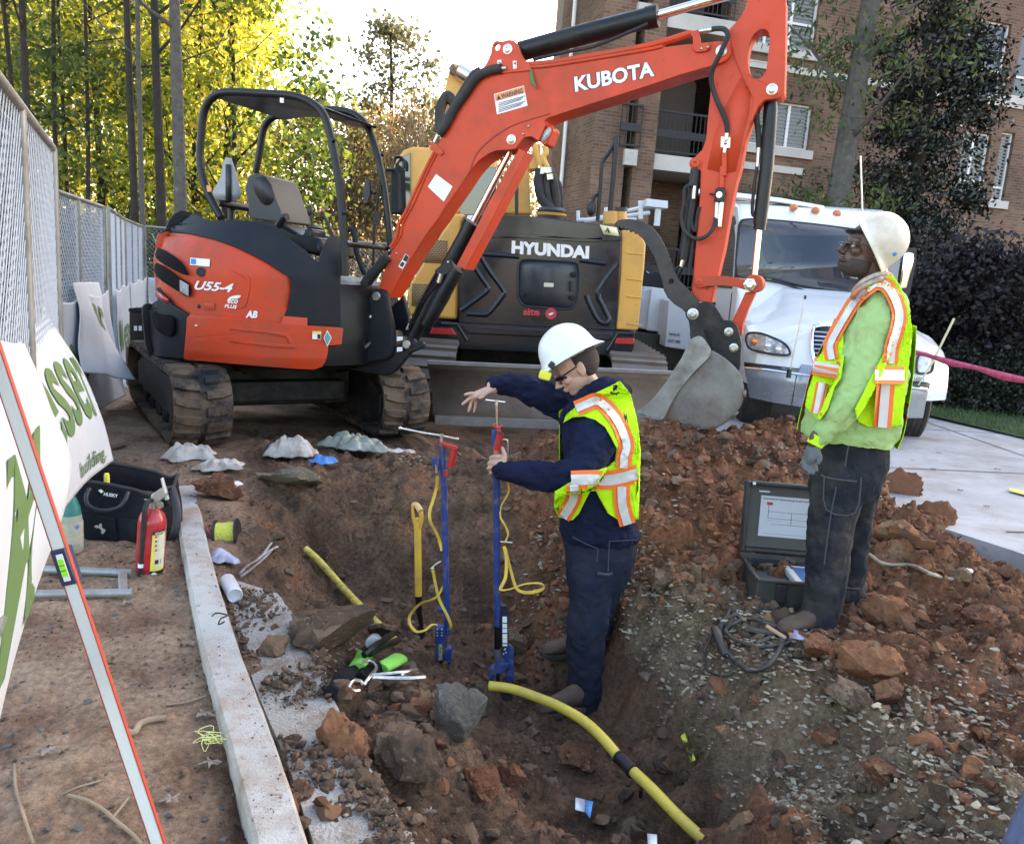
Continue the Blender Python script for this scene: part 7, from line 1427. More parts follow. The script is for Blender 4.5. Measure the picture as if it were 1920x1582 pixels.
for i, a in enumerate([(600, 1215, 150, 'largest dark clod, on the gutter behind the green cuffed gloves', CLODD, .5), (510, 1235, 70, 'rusty lump at the left end of the largest clod', CLOD, .8), (635, 1450, 135, 'tan pointed rock nearest the kerb', CLOD, .85), (770, 1475, 120, 'rounded dark rock crusted with gravel', CLODD, .8), (735, 1420, 110, 'brown clod between the tan pointed rock and the gravel crusted rock', CLODD, .55),
    (850, 1380, 110, 'grey broken concrete lump on the trench edge', GRYR, .8), (405, 935, 85, 'brown rock against the far end of the kerb', CLOD, .5), (535, 915, 110, 'greenish clay slab on the trench rim', GRNR, .35), (905, 1490, 70, 'orange clay rock on the trench edge near the bottom', REDR, .8), (1085, 1440, 75, 'flat brown rock on the trench floor left of the pipe', CLOD, .5), (960, 1470, 50, 'small red rock on the trench floor', REDR, .7),
    (1672, 1175, 100, 'tan block of clay right of the standing man', CLOD, .55), (1635, 1275, 105, 'wedge shaped brown slab below the standing man', CLOD, .6), (1540, 1240, 90, 'orange brown clod right of the coiled leads', REDR, .5), (1670, 1325, 66, 'tan angular rock below the wedge slab', CLOD, .8), (1600, 1325, 70, 'round grey brown rock left of the tan angular rock', CLODD, .7), (1545, 1395, 50, 'small tan rock on the gravelly slope', CLOD, .9), (1655, 1470, 80, 'long tan rock lowest on the right slope', CLOD, .7),
    (1685, 950, 80, 'upright red clay block right of the standing man', REDR, 1.0), (1745, 1010, 95, 'red clay boulder beside the concrete drive', REDR, .7), (1700, 1030, 90, 'brown red clod below the upright block', CLOD, .6), (1800, 1045, 60, 'small tan rock at the drive edge', CLOD, .8), (1860, 1180, 90, 'brown clod near the right edge of the photo', CLOD, .5), (1240, 1110, 60, 'dark round stone by the trench man hip', CLODD, .8), (1210, 760+75, 60, 'red clod under the bucket tip', REDR, .7), (1020, 845, 60, 'clod on the left shoulder of the pile', CLOD, .7), (715, 1200, 55, 'dark clod beside the yellow pipe end', CLODD, .7), (960, 1220, 70, 'dark clod behind the second blue tool', CLODD, .6), (1090, 870, 50, 'brown clod on the pile behind the trench man', CLOD, .7)]):
    rock(*a, seed=i+5)
# yellow gas pipes
P6 = Zf(960, 1180, 3.692); S5 = Zf(560, 880, 3.596); Q5 = Zf(480, 700, 4.8); L3 = Zf(0, 840, 3.954); K8 = Zf(280, 780, 3.767)
YP = mat('yellow_polyethylene', (.74, .57, .08), .42, var=.08, vscale=6, dirt=(.42, .30, .14), dscale=9, damt=.5, dlo=.48, dhi=.7); YPD = mat('dirty_yellow_polyethylene', (.60, .47, .09), .55, var=.1, vscale=6, dirt=(.16, .11, .06), dscale=38, damt=.7, dlo=.5, dhi=.62)
fp = [(917, 1285, 3.46), (960, 1291, 3.44), (1010, 1308, 3.38), (1050, 1325, 3.30), (1093, 1350, 3.2), (1128, 1381, 3.1), (1160, 1418, 3.0), (1185, 1443, 2.92), (1226, 1482, 2.8), (1272, 1530, 2.68), (1335, 1588, 2.55), (1420, 1660, 2.4)]
pipe_ = empty('gas_pipe', at(1100, 1360, 3.2), 'bright yellow plastic pipe arching across the trench in front of the boots', 'pipe', 'yellow plastic gas pipes')
q = smooth_path([at(*p) for p in fp], 6); MB().tube(q, .0225, 20).build('pipe', YP, pipe_, smooth=60); MB().tube([at(917, 1285, 3.46)-V((.002, 0, 0)), at(922, 1286, 3.458)], .0175, 16).build('bore', BPNT, pipe_)
cc = [at(1160, 1418, 3.0), at(1172, 1430, 2.96), at(1187, 1446, 2.91)]; MB().tube(cc, .0275, 20).build('coupling', BPNT, pipe_, smooth=60); MB().tube([cc[0], cc[0].lerp(cc[1], .25)], .030, 20).build('coupling_rim', BPNT, pipe_); MB().tube([cc[1].lerp(cc[2], .8), cc[2]], .030, 20).build('coupling_rim', BPNT, pipe_)
MB().tube(smooth_path([at(1202, 1478, 2.87), at(1200, 1500, 2.95), at(1197, 1520, 3.0)]), .008, 8).build('tracer_lead', BPNT, pipe_)
bp2 = [(x, y) for x, y in S5((45, 535), (140, 620), (300, 800), (470, 980), (600, 1110), (645, 1150))]; Ys = [4.72, 4.62, 4.5, 4.35, 4.22, 4.17]
single(MB().tube(smooth_path([V((p_.x, p_.y, p_.z)) for p_ in (G(x, y, .035) for x, y in bp2)], 6), .021, 18), 'gas_pipe', YPD, 'mud spattered yellow pipe coming out of the far trench wall', 'pipe', 'yellow plastic gas pipes', smooth=60)
specks(YP, (.28, .19, .09), 28, .62, .70, .7)
# squeeze tools
TBL = mat('tool_blue_paint', (.012, .042, .19), .4, dirt=(.17, .14, .12), dscale=18, damt=.6, dlo=.5, dhi=.66); TRD = mat('tool_red_paint', (.48, .018, .022), .35, dirt=(.2, .08, .06), dscale=10, damt=.4); COP = mat('copper', (.55, .22, .12), .35, metal=.8); STR = mat('yellow_strap', (.72, .48, .06), .75, dirt=(.35, .25, .1), dscale=10, damt=.5)
def strap(parent, Z, pts, Y, w=.0075, m=STR, Yv=None, name='strap'):
    n = len(pts); P = [at(x, y, Y+(Yv[i] if Yv else .03*math.sin(i*1.3))) for i, (x, y) in enumerate(Z(*pts))]; return MB().tube(smooth_path(P, 5), w, 8, flat=.22, up=V((0, 1, 0))).build(name, m, parent, smooth=60)
t1 = empty('pipe_squeeze_tool', at(846, 1300, 3.7), 'upright blue squeeze tool standing alone with a red handle hanging at its top', 'tool', 'blue pipe squeeze tools')
t2 = empty('pipe_squeeze_tool', at(942, 1280, 3.6), 'upright blue squeeze tool held by the man in the trench', 'tool', 'blue pipe squeeze tools')
def tl(par, name, Z, pts, Ys, r, m, n=14, k=1, **kw):
    pz = [at(x, y, Y) for (x, y), Y in zip(Z(*pts), Ys if isinstance(Ys, (list, tuple)) else [Ys]*len(pts))]; return MB().tube(smooth_path(pz, k) if k > 1 else pz, r, n, **kw).build(name, m, par, smooth=60)
def tp(par, name, Z, pts, Y, th, m, bevel=.003): return MB().prism([at(x, y, Y) for x, y in Z(*pts)], V((0, th, 0))).build(name, m, par, bevel=bevel)
tl(t1, 'pole', Q5, ((1682, 650), (1700, 1420)), (3.72, 3.72), .0155, TBL); tl(t1, 'pole_lower', S5, ((980, 100), (992, 640), (1003, 1110)), (3.72, 3.71, 3.70), .0157, TBL)
tl(t1, 'screw', S5, ((1005, 1100), (1010, 1230)), 3.70, .008, ZINC); tl(t1, 'screw', S5, ((1015, 1290), (1025, 1540)), 3.70, .009, TBL); tp(t1, 'clamp_block', S5, ((985, 1205), (1030, 1205), (1032, 1292), (985, 1292)), 3.67, .05, TBL, .006); tp(t1, 'side_plate', S5, ((920, 1062), (985, 1062), (988, 1292), (918, 1290)), 3.68, .05, TBL, .008)
for x in (935, 965): 
    for y in (1078, 1100, 1118): MB().ell(at(*S5((x, y))[0], 3.678), .0045, n=8, m=6).build('bolt', ZINC, t1)
vt = S5((955, 1175))[0]; text('MUSTANG', S5((944, 1178))[0], S5((944, 1284))[0], S5((968, 1178))[0], lambda x, y: at(x, y, 3.678), YELS, t1, .001, .02)
tp(t1, 'bracket', S5, ((930, 935), (965, 945), (975, 975), (940, 965)), 3.68, .03, TBL); MB().ell(at(*S5((1065, 1535))[0], 3.68), (.022, .02, .024)).build('foot', BPNT, t1)
tl(t1, 'handle_bar', Q5, ((1298, 493), (1500, 535), (1672, 562), (1812, 592)), (3.66, 3.68, 3.72, 3.75), .0055, ZINC); tl(t1, 'handle_hub', Q5, ((1672, 545), (1668, 650)), 3.72, .009, ZINC)
for p in ((1298, 493), (1808, 590)): MB().ell(at(*Q5(p)[0], 3.66 if p[0] < 1400 else 3.75), .009, n=10, m=8).build('handle_knob', ZINC, t1)
tp(t1, 'handle_arm', Q5, ((1648, 618), (1720, 640), (1812, 665), (1815, 690), (1730, 680), (1650, 640)), 3.69, .04, TRD); tl(t1, 'handle', Q5, ((1785, 672), (1768, 760), (1752, 838)), 3.70, .0175, TRD)
tp(t1, 'marking', Q5, ((1690, 868), (1722, 870), (1722, 930), (1690, 930)), 3.700, .01, TRD, .002); tp(t1, 'bracket', Q5, ((1580, 765), (1650, 752), (1655, 860), (1620, 900), (1590, 850)), 3.71, .012, TBL); tl(t1, 'bracket_bolt', Q5, ((1622, 820), (1625, 895)), 3.70, .007, ZINC)
strap(t1, S5, ((935, 45), (930, 120), (905, 210), (884, 280), (888, 350), (925, 420), (950, 480), (966, 548)), 3.70); strap(t1, S5, ((905, 675), (920, 760), (950, 880), (1000, 980), (1026, 1050), (1010, 1080), (950, 1052), (900, 1045), (850, 1083), (790, 1090), (748, 1035), (755, 975), (820, 905), (890, 880), (940, 850), (972, 788)), 3.68)
MB().ell(at(*S5((905, 665))[0], 3.69), (.008, .008, .008)).build('strap_hook', ZINC, t1); tl(t1, 'strap_hook', S5, ((890, 670), (930, 635), (960, 618)), 3.69, .004, ZINC)
V2_ = Zf(840, 960, 3.767)
tl(t2, 'pole', H7, ((447, 830), (455, 1430)), (3.47, 3.47), .0150, TBL); tl(t2, 'pole_lower', V2_, ((345, -330), (343, 400), (350, 800)), (3.475, 3.52, 3.55), .0153, TBL)
tl(t2, 'grip_sleeve', V2_, ((350, 800), (350, 960)), (3.55, 3.56), .0165, KFRM); tl(t2, 'grip_sleeve', V2_, ((350, 960), (352, 1030)), 3.56, .018, mat('tool_grey', (.09, .085, .09), .6)); tl(t2, 'screw', V2_, ((352, 1030), (355, 1250)), 3.57, .009, GRIME)
tp(t2, 'label_plate', V2_, ((370, 660), (415, 660), (422, 700), (428, 950), (370, 950)), 3.54, .018, mat('tool_navy', (.012, .014, .035), .4)); tp(t2, 'label', V2_, ((384, 738), (416, 738), (419, 945), (386, 945)), 3.536, .003, WPNT, 0)
for k in range(5): tp(t2, 'label_text', V2_, ((386, 780+k*36), (417, 780+k*36), (417, 786+k*36), (386, 786+k*36)), 3.534, .002, (BPNT, mat('ink_teal', (.05, .3, .3), .5), BPNT, YELS, BPNT)[k], 0)
tp(t2, 'jaw_plate', V2_, ((395, 945), (440, 940), (463, 965), (466, 1200), (410, 1205), (405, 1130), (430, 1090), (380, 1010)), 3.55, .02, TBL); tp(t2, 'jaw', V2_, ((300, 1110), (330, 1105), (345, 1040), (380, 1075), (430, 1060), (438, 1085), (400, 1110), (395, 1140), (330, 1140), (322, 1190), (290, 1190), (285, 1130)), 3.52, .05, TBL)
for x, y in ((398, 970), (408, 990), (392, 1000), (404, 965)): MB().ell(at(*V2_((x, y))[0], 3.535), .005, n=8, m=6).build('bolt', ZINC, t2)
tp(t2, 'foot', V2_, ((285, 1262), (440, 1240), (455, 1300), (440, 1345), (320, 1340)), 3.56, .06, mat('tool_dark', (.02, .022, .03), .6, dirt=(.1, .07, .05), dscale=12, damt=.6), .006)
tl(t2, 'handle_bar', H7, ((330, 462), (465, 478), (570, 490)), (3.44, 3.46, 3.48), .0050, ZINC); tl(t2, 'handle_hub', H7, ((465, 462), (467, 520)), 3.46, .0085, ZINC); tl(t2, 'screw', H7, ((467, 520), (478, 800)), 3.46, .0068, CHROME)
MB().tube([at(480+860-480+0*i, 0, 3.4) if False else at(*H7((483+58*math.cos(t), 778+18*math.sin(t)))[0], 3.46+.03*math.sin(t)*-1) for i, t in enumerate([j*math.pi/10 for j in range(21)])], .0035, 8).build('handle_ring', TRD, t2)
tp(t2, 'handle_arm', H7, ((455, 790), (510, 790), (530, 860), (480, 870)), 3.43, .02, TRD); tl(t2, 'handle', H7, ((518, 870), (468, 1068)), (3.42, 3.435), .0155, TRD); tl(t2, 'handle_bore', H7, ((519, 866), (517, 874)), 3.419, .0125, BPNT); tl(t2, 'copper_fitting', H7, ((468, 1068), (462, 1150)), 3.44, .0145, COP); tl(t2, 'hook', H7, ((540, 950), (585, 950), (605, 975), (608, 1100), (608, 1240)), 3.46, .0038, ZINC, 8, 3)
tl(t2, 'strap_pin', V2_, ((370, 208), (455, 215)), 3.49, .004, ZINC); strap(t2, V2_, ((395, 240), (412, 330), (408, 450), (385, 510), (372, 545), (430, 545), (540, 507), (640, 500), (680, 520), (650, 552), (560, 568), (490, 545), (462, 480), (430, 360), (404, 250)), 3.49, .0075, Yv=[0, 0, -.01, -.02, -.02, -.05, -.1, -.12, -.1, -.06, -.02, 0, .02, .02, 0]); strap(t2, V2_, ((370, 35), (405, 95), (425, 150), (405, 208)), 3.49, .004)
strap(t2, Va, ((420, 1215), (428, 1290), (375, 1390), (372, 1470), (400, 1520), (420, 1580)), 3.49, .004)
# shovel stuck upright
shv = empty('shovel', at(785, 1190, 4.0), 'shovel with a yellow D-handle and black neck standing upright in the trench', 'shovel')
YSH = mat('shovel_yellow', (.68, .42, .05), .45, dirt=(.30, .19, .08), dscale=9, damt=.5)
tl(shv, 'shaft', S5, ((800, 330), (805, 600), (807, 850)), 4.0, .0185, YSH); tl(shv, 'handle', S5, ((778, 240), (800, 245), (822, 282)), (4.03, 4.0, 3.97), .016, mat('tan_grip', (.6, .42, .18), .6), 12, 3); tl(shv, 'handle', S5, ((770, 240), (772, 320), (790, 390)), (4.0, 4.0, 4.0), .008, YSH, 10, 3); tl(shv, 'handle', S5, ((824, 285), (826, 340), (812, 395)), (3.98, 3.98, 4.0), .012, YSH, 10, 3)
tl(shv, 'neck', S5, ((807, 850), (812, 960), (830, 1070)), 4.0, [.0185, .015, .010], KFRM); tp(shv, 'blade', S5, ((800, 1050), (852, 1080), (860, 1300), (840, 1380), (815, 1300)), 4.0, .005, GRIME)
# equipment case
case = empty('equipment_case', at(1416, 1148, 3.6), 'open black hard case with a white diagram in its lid beside the standing man', 'case')
CB = mat('case_black', (.022, .024, .025), .55, bump=.15, bscale=150, dirt=(.10, .085, .07), dscale=5, damt=.4); CI = mat('case_inside', (.075, .075, .07), .7, dirt=(.12, .10, .08), dscale=4, damt=.4)
c0 = V((at(1413, 1140, 3.62).x, 3.62, at(1413, 1146, 3.62).z)); cw, cdp, ch = .47, .36, .16
Mz = Matrix.Rotation(R(-3), 3, 'Z')
def cp(x, y, z): return c0+Mz @ V((x, y, z))
def wallbox(par, name, x0, x1, y0, y1, z0, z1, m, bv=.008): mb = MB(); mb.prism([cp(x0, y0, z0), cp(x1, y0, z0), cp(x1, y1, z0), cp(x0, y1, z0)], V((0, 0, z1-z0))); return mb.build(name, m, par, bevel=bv)
wallbox(case, 'base', 0, cw, 0, .02, 0, ch, CB); wallbox(case, 'base', 0, cw, cdp-.02, cdp, 0, ch, CB); wallbox(case, 'base', 0, .02, .021, cdp-.021, 0, ch, CB); wallbox(case, 'base', cw-.02, cw, .021, cdp-.021, 0, ch, CB); wallbox(case, 'base', .021, cw-.021, .021, cdp-.021, 0, .095, CI)
mb = MB(); mb.tube([cp(0, 0, ch), cp(cw, 0, ch), cp(cw, cdp, ch), cp(0, cdp, ch), cp(0, 0, ch)], .011, 8); mb.build('rim', CB, case)
for x in (.09, .36): wallbox(case, 'latch', x, x+.05, -.016, -.001, .06, .15, BPNT, .004)
wallbox(case, 'control_panel', .21, .44, .03, .33, .10, .135, mat('panel_white', (.55, .55, .52), .5)); wallbox(case, 'screen', .245, .42, .07, .29, .1355, .139, mat('panel_blue', (.06, .13, .30), .35), .001); wallbox(case, 'nozzle_tray', .13, .2, .05, .14, .03, .07, mat('blue_bits', (.25, .3, .45), .5), .004)
la = R(8); lu = Mz @ V((0, math.sin(la), math.cos(la))); ln = Mz @ V((0, -math.cos(la), math.sin(la))); lx = Mz @ V((1, 0, 0)); l0 = cp(0, cdp+.01, ch+.012)
def lp(x, u, n): return l0+lx*x+lu*u+ln*n
def lbox(name, x0, x1, u0, u1, n0, n1, m, bv=.008, par=case): return MB().prism([lp(x0, u0, n0), lp(x1, u0, n0), lp(x1, u1, n0), lp(x0, u1, n0)], ln*(n1-n0)).build(name, m, par, bevel=bv)
lbox('lid', 0, cw, 0, .37, -.06, -.045, CB); lbox('lid', 0, .022, 0, .37, -.044, .0, CB); lbox('lid', cw-.022, cw, 0, .37, -.044, 0, CB); lbox('lid', .0225, cw-.0225, .348, .37, -.044, 0, CB); lbox('lid', .0225, cw-.0225, 0, .022, -.044, 0, CB); lbox('lid_panel', .024, cw-.024, .024, .346, -.044, -.034, CI, .002)
sh_ = lbox('diagram_sheet', .085, .40, .085, .30, -.0335, -.031, mat('sheet', (.52, .55, .60), .5), 0)
for x0, x1, u0, u1, m in ((.12, .15, .25, .265, RDI), (.13, .36, .215, .2165, NAVY), (.13, .36, .18, .1815, NAVY), (.15, .34, .15, .1515, NAVY), (.13, .132, .18, .25, NAVY), (.25, .252, .15, .215, NAVY), (.085, .40, .298, .30, NAVY), (.085, .087, .085, .30, NAVY), (.11, .36, .10, .101, NAVY), (.13, .2, .17, .1705, NAVY)): q = lbox('diagram_line', x0, x1, u0, u1, -.0309, -.030, m, 0, sh_); q.matrix_parent_inverse = Matrix.Identity(4)
for o_ in [o for o in bpy.data.objects if o.name.startswith('diagram_line')]: o_.parent = sh_; o_.matrix_parent_inverse = Matrix.Identity(4)
ins = lambda x, y: lp(*[0]*3) if False else None
def lidtext(s, x0, x1, u0, u1, m):
    vs, fs = textmesh(s, .01, 0); MB().add([lp(x0+(x1-x0)*u, u0+(u1-u0)*v, -.0295) for u, v in vs], fs).build('lettering', m, case, smooth=0, fix=False)
lidtext('Standard Operating Instructions', .10, .36, .275, .288, NAVY); lbox('tag', .075, .13, .315, .322, -.0335, -.032, WPNT, 0); lbox('hinge_tag', .03, .045, .352, .367, .0, .001, WPNT, 0)
# leads on the ground
BLK = mat('black_cable', (.022, .024, .028), .55, dirt=(.12, .10, .08), dscale=15, damt=.6); lead = empty('electric_lead', G(1400, 1190), 'coiled black welding lead lying on the gravel before the case', 'cable')
def gt(par, name, Z, pts, r, m, h=None, k=5, **kw): P = [G(x, y, (h or r)+.004+.008*(i % 2)) for i, (x, y) in enumerate(Z(*pts))]; return MB().tube(smooth_path(P, k), r, 10, **kw).build(name, m, par, smooth=60)
gt(lead, 'cable', Vc, ((420, 960), (345, 930), (360, 985), (400, 1060), (455, 1140), (520, 1170)), .010, BLK); gt(lead, 'cable', Vc, ((245, 1008), (195, 1100), (160, 1160), (165, 1230), (215, 1330), (300, 1400), (370, 1412), (440, 1380), (490, 1310), (515, 1240), (480, 1212), (410, 1240), (360, 1260)), .010, BLK)
gt(lead, 'cable', Vc, ((150, 1170), (180, 1120), (260, 1088), (400, 1075), (540, 1085), (620, 1130), (636, 1190), (560, 1250), (400, 1275), (250, 1240), (190, 1180), (260, 1130), (340, 1115), (420, 1140), (480, 1165)), .009, BLK); gt(lead, 'thin_cable', Vc, ((110, 1205), (62, 1320), (85, 1410), (180, 1448), (238, 1405), (200, 1350)), .005, BLK)
P = [G(x, y, .02) for x, y in Vc((125, 1165), (160, 1250), (190, 1330))]; MB().tube(P, [.022, .028, .020], 10, flat=.6).build('plug_housing', BPNT, lead, bevel=.004); P = [G(x, y, .025) for x, y in Vc((330, 1175), (400, 1190), (500, 1205))]; MB().tube(P, [.026, .03, .02], 10, flat=.5).build('strap_roll', BLK, lead)
single(MB().tube([G(*Vc((425, 1155))[0], .05), G(*Vc((538, 1228))[0], .03)], .009, 8), 'wooden_stick', mat('wood', (.45, .30, .17), .6), 'short pale wooden stick lying across the coiled lead', 'stick', None)
single(MB().tube([G(*Vc((535, 1180))[0], .03), G(*Vc((590, 1220))[0], .02)], .008, 8), 'wooden_peg', bpy.data.materials['wood'], 'small wooden peg next to the standing man boot', 'peg', None)
single(MB().grid([[G(*Vc(a)[0], .035), G(*Vc(b_)[0], .03)] for a, b_ in (((540, 1165), (560, 1225)), ((600, 1180), (620, 1235)), ((690, 1208), (660, 1240)))]), 'wrapper', mat('lilac_wrapper', (.42, .40, .62), .5), 'lilac plastic wrapper against the standing man boot', 'wrapper', None, solid=.003)
TANC = mat('tan_cable', (.33, .27, .20), .7, dirt=(.15, .11, .08), dscale=8, damt=.6)
P = [G(x, y, .04) for x, y in Vc((900, 735), (985, 737), (1022, 742), (1080, 785), (1150, 802), (1270, 805), (1370, 850), (1450, 875), (1580, 892))]; single(MB().tube(smooth_path(P, 5), .010, 10), 'extension_cord', TANC, 'tan cord snaking over the pile behind the standing man', 'cord', None, smooth=60)
ec = empty('extension_cord', G(*Vc((1640, 845))[0]), 'black cord with a plug coming from the concrete drive', 'cord'); P = [G(x, y, .02) for x, y in Vc((1680, 852), (1740, 862), (1820, 875), (1915, 915), (2000, 960))]; MB().tube(smooth_path(P, 5), .011, 10).build('cable', BLK, ec, smooth=60)
a, b = G(*Vc((1612, 838))[0], .03), G(*Vc((1690, 855))[0], .03); MB().tube([a, a.lerp(b, .3), a.lerp(b, .35), b], [.018, .02, .026, .018], 12).build('plug', BPNT, ec); MB().tube([a-(b-a)*.25, a], .012, 10).build('plug_face', WPNT, ec)
# tool bag
bag = empty('tool_bag', G(235, 1010), 'open black fabric tool bag standing on the ground behind the red extinguisher', 'bag')
BG = cloth('black_nylon', (.012, .013, .018), .2, (.05, .045, .04), .4); TANI = mat('bag_lining', (.20, .15, .10), .9)
def bgp(px, py, Y): return at(*L3((px, py))[0], Y)
rows = [((618, 690), (1245, 742), 3.93, .12), ((600, 640), (1290, 700), 3.93, .135), ((590, 500), (1315, 560), 3.95, .14), ((575, 350), (1310, 420), 3.96, .13), ((560, 235), (1285, 325), 3.97, .12)]
rings = []
for (a, b_, Y, d) in rows:
    pa, pb = bgp(*a, Y), bgp(*b_, Y); cx_ = (pa+pb)/2; hx = (pb-pa)/2; ring = []
    for i in range(40):
        t = 2*math.pi*i/40; c_, s_ = math.cos(t), math.sin(t); ring.append(cx_+hx*math.copysign(abs(c_)**.45, c_)+V((0, d*math.copysign(abs(s_)**.5, s_), 0)))
    rings.append(ring)
top_ = rings[-1]; r2 = [p+V((0, 0, .022+.018*math.sin(i*.7)+(.035 if p.y > 3.98 else 0))) for i, p in enumerate(top_)]; rings.append(r2)
mb = MB(); mb.loft(rings, caps=False); bo_ = mb.build('bag_body', BG, bag, smooth=60, solid=.008, subsurf=1)
MB().add([p-V((0, 0, .05)) for p in top_], [tuple(range(40))]).build('lining', TANI, bag); mb = MB(); mb.tube(r2+r2[:1], .009, 8); mb.build('rim', BPNT, bag)
fy = lambda Y: (lambda x, y: at(x, y, Y)); tcz = bgp
text('HUSKY', L3((768, 352))[0], L3((872, 368))[0], L3((772, 326))[0], fy(3.80), WPNT, bag, .0, .03); patch('emblem', L3((728, 312), (752, 305), (768, 322), (750, 335), (738, 322)), fy(3.80), WPNT, bag); patch('emblem', L3((697, 582), (712, 568), (733, 575), (738, 557), (755, 560), (757, 590), (785, 607), (765, 636), (750, 634), (752, 610), (735, 592), (714, 592)), fy(3.79), mat('faded_print', (.4, .39, .37), .7), bag)
MB().tube(smooth_path([bgp(*p, Y) for p, Y in (((665, 300), 3.82), ((640, 360), 3.78), ((660, 430), 3.76), ((760, 462), 3.76), ((880, 440), 3.76), ((930, 380), 3.78), ((950, 330), 3.82))], 5), .011, 10).build('carry_handle', BPNT, bag, smooth=60)
patch('pocket', L3((650, 490), (850, 520), (870, 700), (640, 670)), fy(3.795), BG, bag, .012, bevel=.004); patch('pocket', L3((880, 520), (1010, 530), (1000, 715), (890, 700)), fy(3.795), BG, bag, .012, bevel=.004)
MB().tube(smooth_path([bgp(*p, 3.86) for p in ((565, 200), (560, 250), (575, 310), (560, 340), (540, 300), (548, 240))]), .006, 8).build('carabiner', ZINC, bag)
MB().tube(smooth_path([bgp(*p, Y) for p, Y in (((1270, 280), 3.95), ((1305, 400), 3.88), ((1315, 520), 3.84), ((1290, 640), 3.82), ((1240, 720), 3.84))], 5), .02, 8, flat=.3).build('shoulder_strap', BPNT, bag, smooth=60)
c_ = bgp(792, 235, 3.98); ob = MB().lathe(c_-V((0, 0, .12)), V((0, 0, 1)), [(.014, 0), (.014, .145), (.010, .155)], 16); single(ob, 'bottle', mat('cap_yellow', (.75, .62, .08), .5), 'small bottle with a yellow cap standing inside the tool bag', 'bottle')
# bottle with teal shoulder
bt = empty('spray_bottle', G(*L3((530, 760))[0]), 'translucent squirt bottle with teal shoulder standing left of the tool bag', 'bottle')
bz = at(*L3((530, 770))[0], 3.62); hh = lambda y: at(*L3((530, y))[0], 3.62).z-bz.z
MB().lathe(bz, V((0, 0, 1)), [(.046, 0), (.052, .01), (.053, hh(700)), (.053, hh(560)), (.048, hh(490))], 28).build('bottle_body', mat('bottle_milky', (.32, .33, .27), .45, dirt=(.2, .18, .14), dscale=12, damt=.5), bt); MB().lathe(bz, V((0, 0, 1)), [(.0535, hh(690)), (.0538, hh(685)), (.0538, hh(545)), (.0535, hh(540))], 28).build('label', mat('bottle_label', (.40, .38, .30), .6, var=.2, vscale=40), bt)
MB().lathe(bz, V((0, 0, 1)), [(.048, hh(490)), (.044, hh(440)), (.030, hh(380)), (.026, hh(365))], 28).build('bottle_shoulder', mat('teal_plastic', (.01, .16, .14), .45), bt); MB().tube([bz+V((0, 0, hh(370))), bz+V((0, 0, hh(300)))], .009, 10).build('nozzle', BPNT, bt); MB().lathe(bz, V((0, 0, 1)), [(.018, hh(290)), (.02, hh(280)), (.015, hh(262))], 16).build('nozzle_cap', mat('grey_cap', (.08, .09, .09), .5), bt)
patch('hazard_diamond', L3((552, 590), (578, 565), (588, 585), (570, 608)), fy(3.565), BLUES, bt); MB().ell(at(*L3((500, 410))[0], 3.58), .006).build('rivet', COP, bt)
# extinguisher
ex = empty('fire_extinguisher', G(*L3((1105, 1015))[0]), 'red fire extinguisher with a yellow label standing between bag and kerb', 'fire extinguisher')
EXR = mat('extinguisher_red', (.42, .012, .025), .28, coat=.4, dirt=(.3, .12, .1), dscale=7, damt=.3)
eb = at(*L3((1106, 1022))[0], 3.45); et = at(*L3((1133, 440))[0], 3.45); ea = (et-eb); eh = ea.length; er = 105/3.954*3.45/F
MB().lathe(eb, ea, [(er*.93, 0), (er, .008), (er, eh*.80), (er*.96, eh*.86), (er*.8, eh*.93), (er*.45, eh*.985), (er*.3, eh)], 36).build('cylinder', EXR, ex)
def exs(px, py): 
    p = at(px, py, 3.45); d = (CAM-p).normalized(); ax = ea.normalized(); q = eb+ax*((p-eb).dot(ax)); off = p-q; r_ = min(er*.999, off.length); return q+off.normalized()*r_+(d-ax*d.dot(ax)).normalized()*math.sqrt(max(0, er*er*1.002-r_*r_))
patch('label', L3((1135, 588), (1235, 590), (1212, 918), (1110, 915)), exs, BPNT, ex, 0, 3, .001); patch('label', L3((1132, 612), (1232, 614), (1216, 878), (1112, 874)), exs, YELS, ex, 0, 3, .002); patch('label', L3((1148, 616), (1228, 618), (1215, 860), (1150, 850)), exs, mat('label_cream', (.6, .58, .42), .5), ex, 0, 3, .0028)
text('INSTRUCTIONS', L3((1152, 608))[0], L3((1232, 610))[0], L3((1152, 594))[0], exs, WPNT, ex, .003, .02)
for k in range(4): cc_ = L3((1158, 625+k*33))[0]; patch('bullet', [(cc_[0]+2.2*math.cos(t), cc_[1]+2.2*math.sin(t)) for t in [j*.785 for j in range(8)]], exs, RDI, ex, 0, 0, .004); patch('print_line', L3((1172, 620+k*33), (1218, 622+k*33), (1218, 634+k*33), (1172, 632+k*33)), exs, mat('print_grey', (.2, .19, .16), .6), ex, 0, 0, .004)
patch('pictogram', L3((1150, 795), (1178, 797), (1176, 828), (1148, 826)), exs, NAVY, ex, 0, 0, .004); patch('pictogram', L3((1190, 797), (1212, 798), (1210, 828), (1188, 828)), exs, NAVY, ex, 0, 0, .004); cc_ = L3((1142, 902))[0]; patch('seal', [(cc_[0]+5.5*math.cos(t), cc_[1]+4.5*math.sin(t)) for t in [j*.5236 for j in range(12)]], exs, WPNT, ex, 0, 1, .003)
def ep(px, py, Y=3.45): return at(*L3((px, py))[0], Y)
MB().tube([ep(1135, 450), ep(1140, 395)], .019, 14).build('valve', ZINC, ex); MB().prism([ep(*p, 3.435) for p in ((1108, 385), (1120, 345), (1190, 298), (1225, 310), (1235, 350), (1180, 400), (1125, 415))], V((0, .025, 0))).build('valve_head', mat('cast_alloy', (.5, .5, .49), .35, metal=.7), ex, bevel=.005)
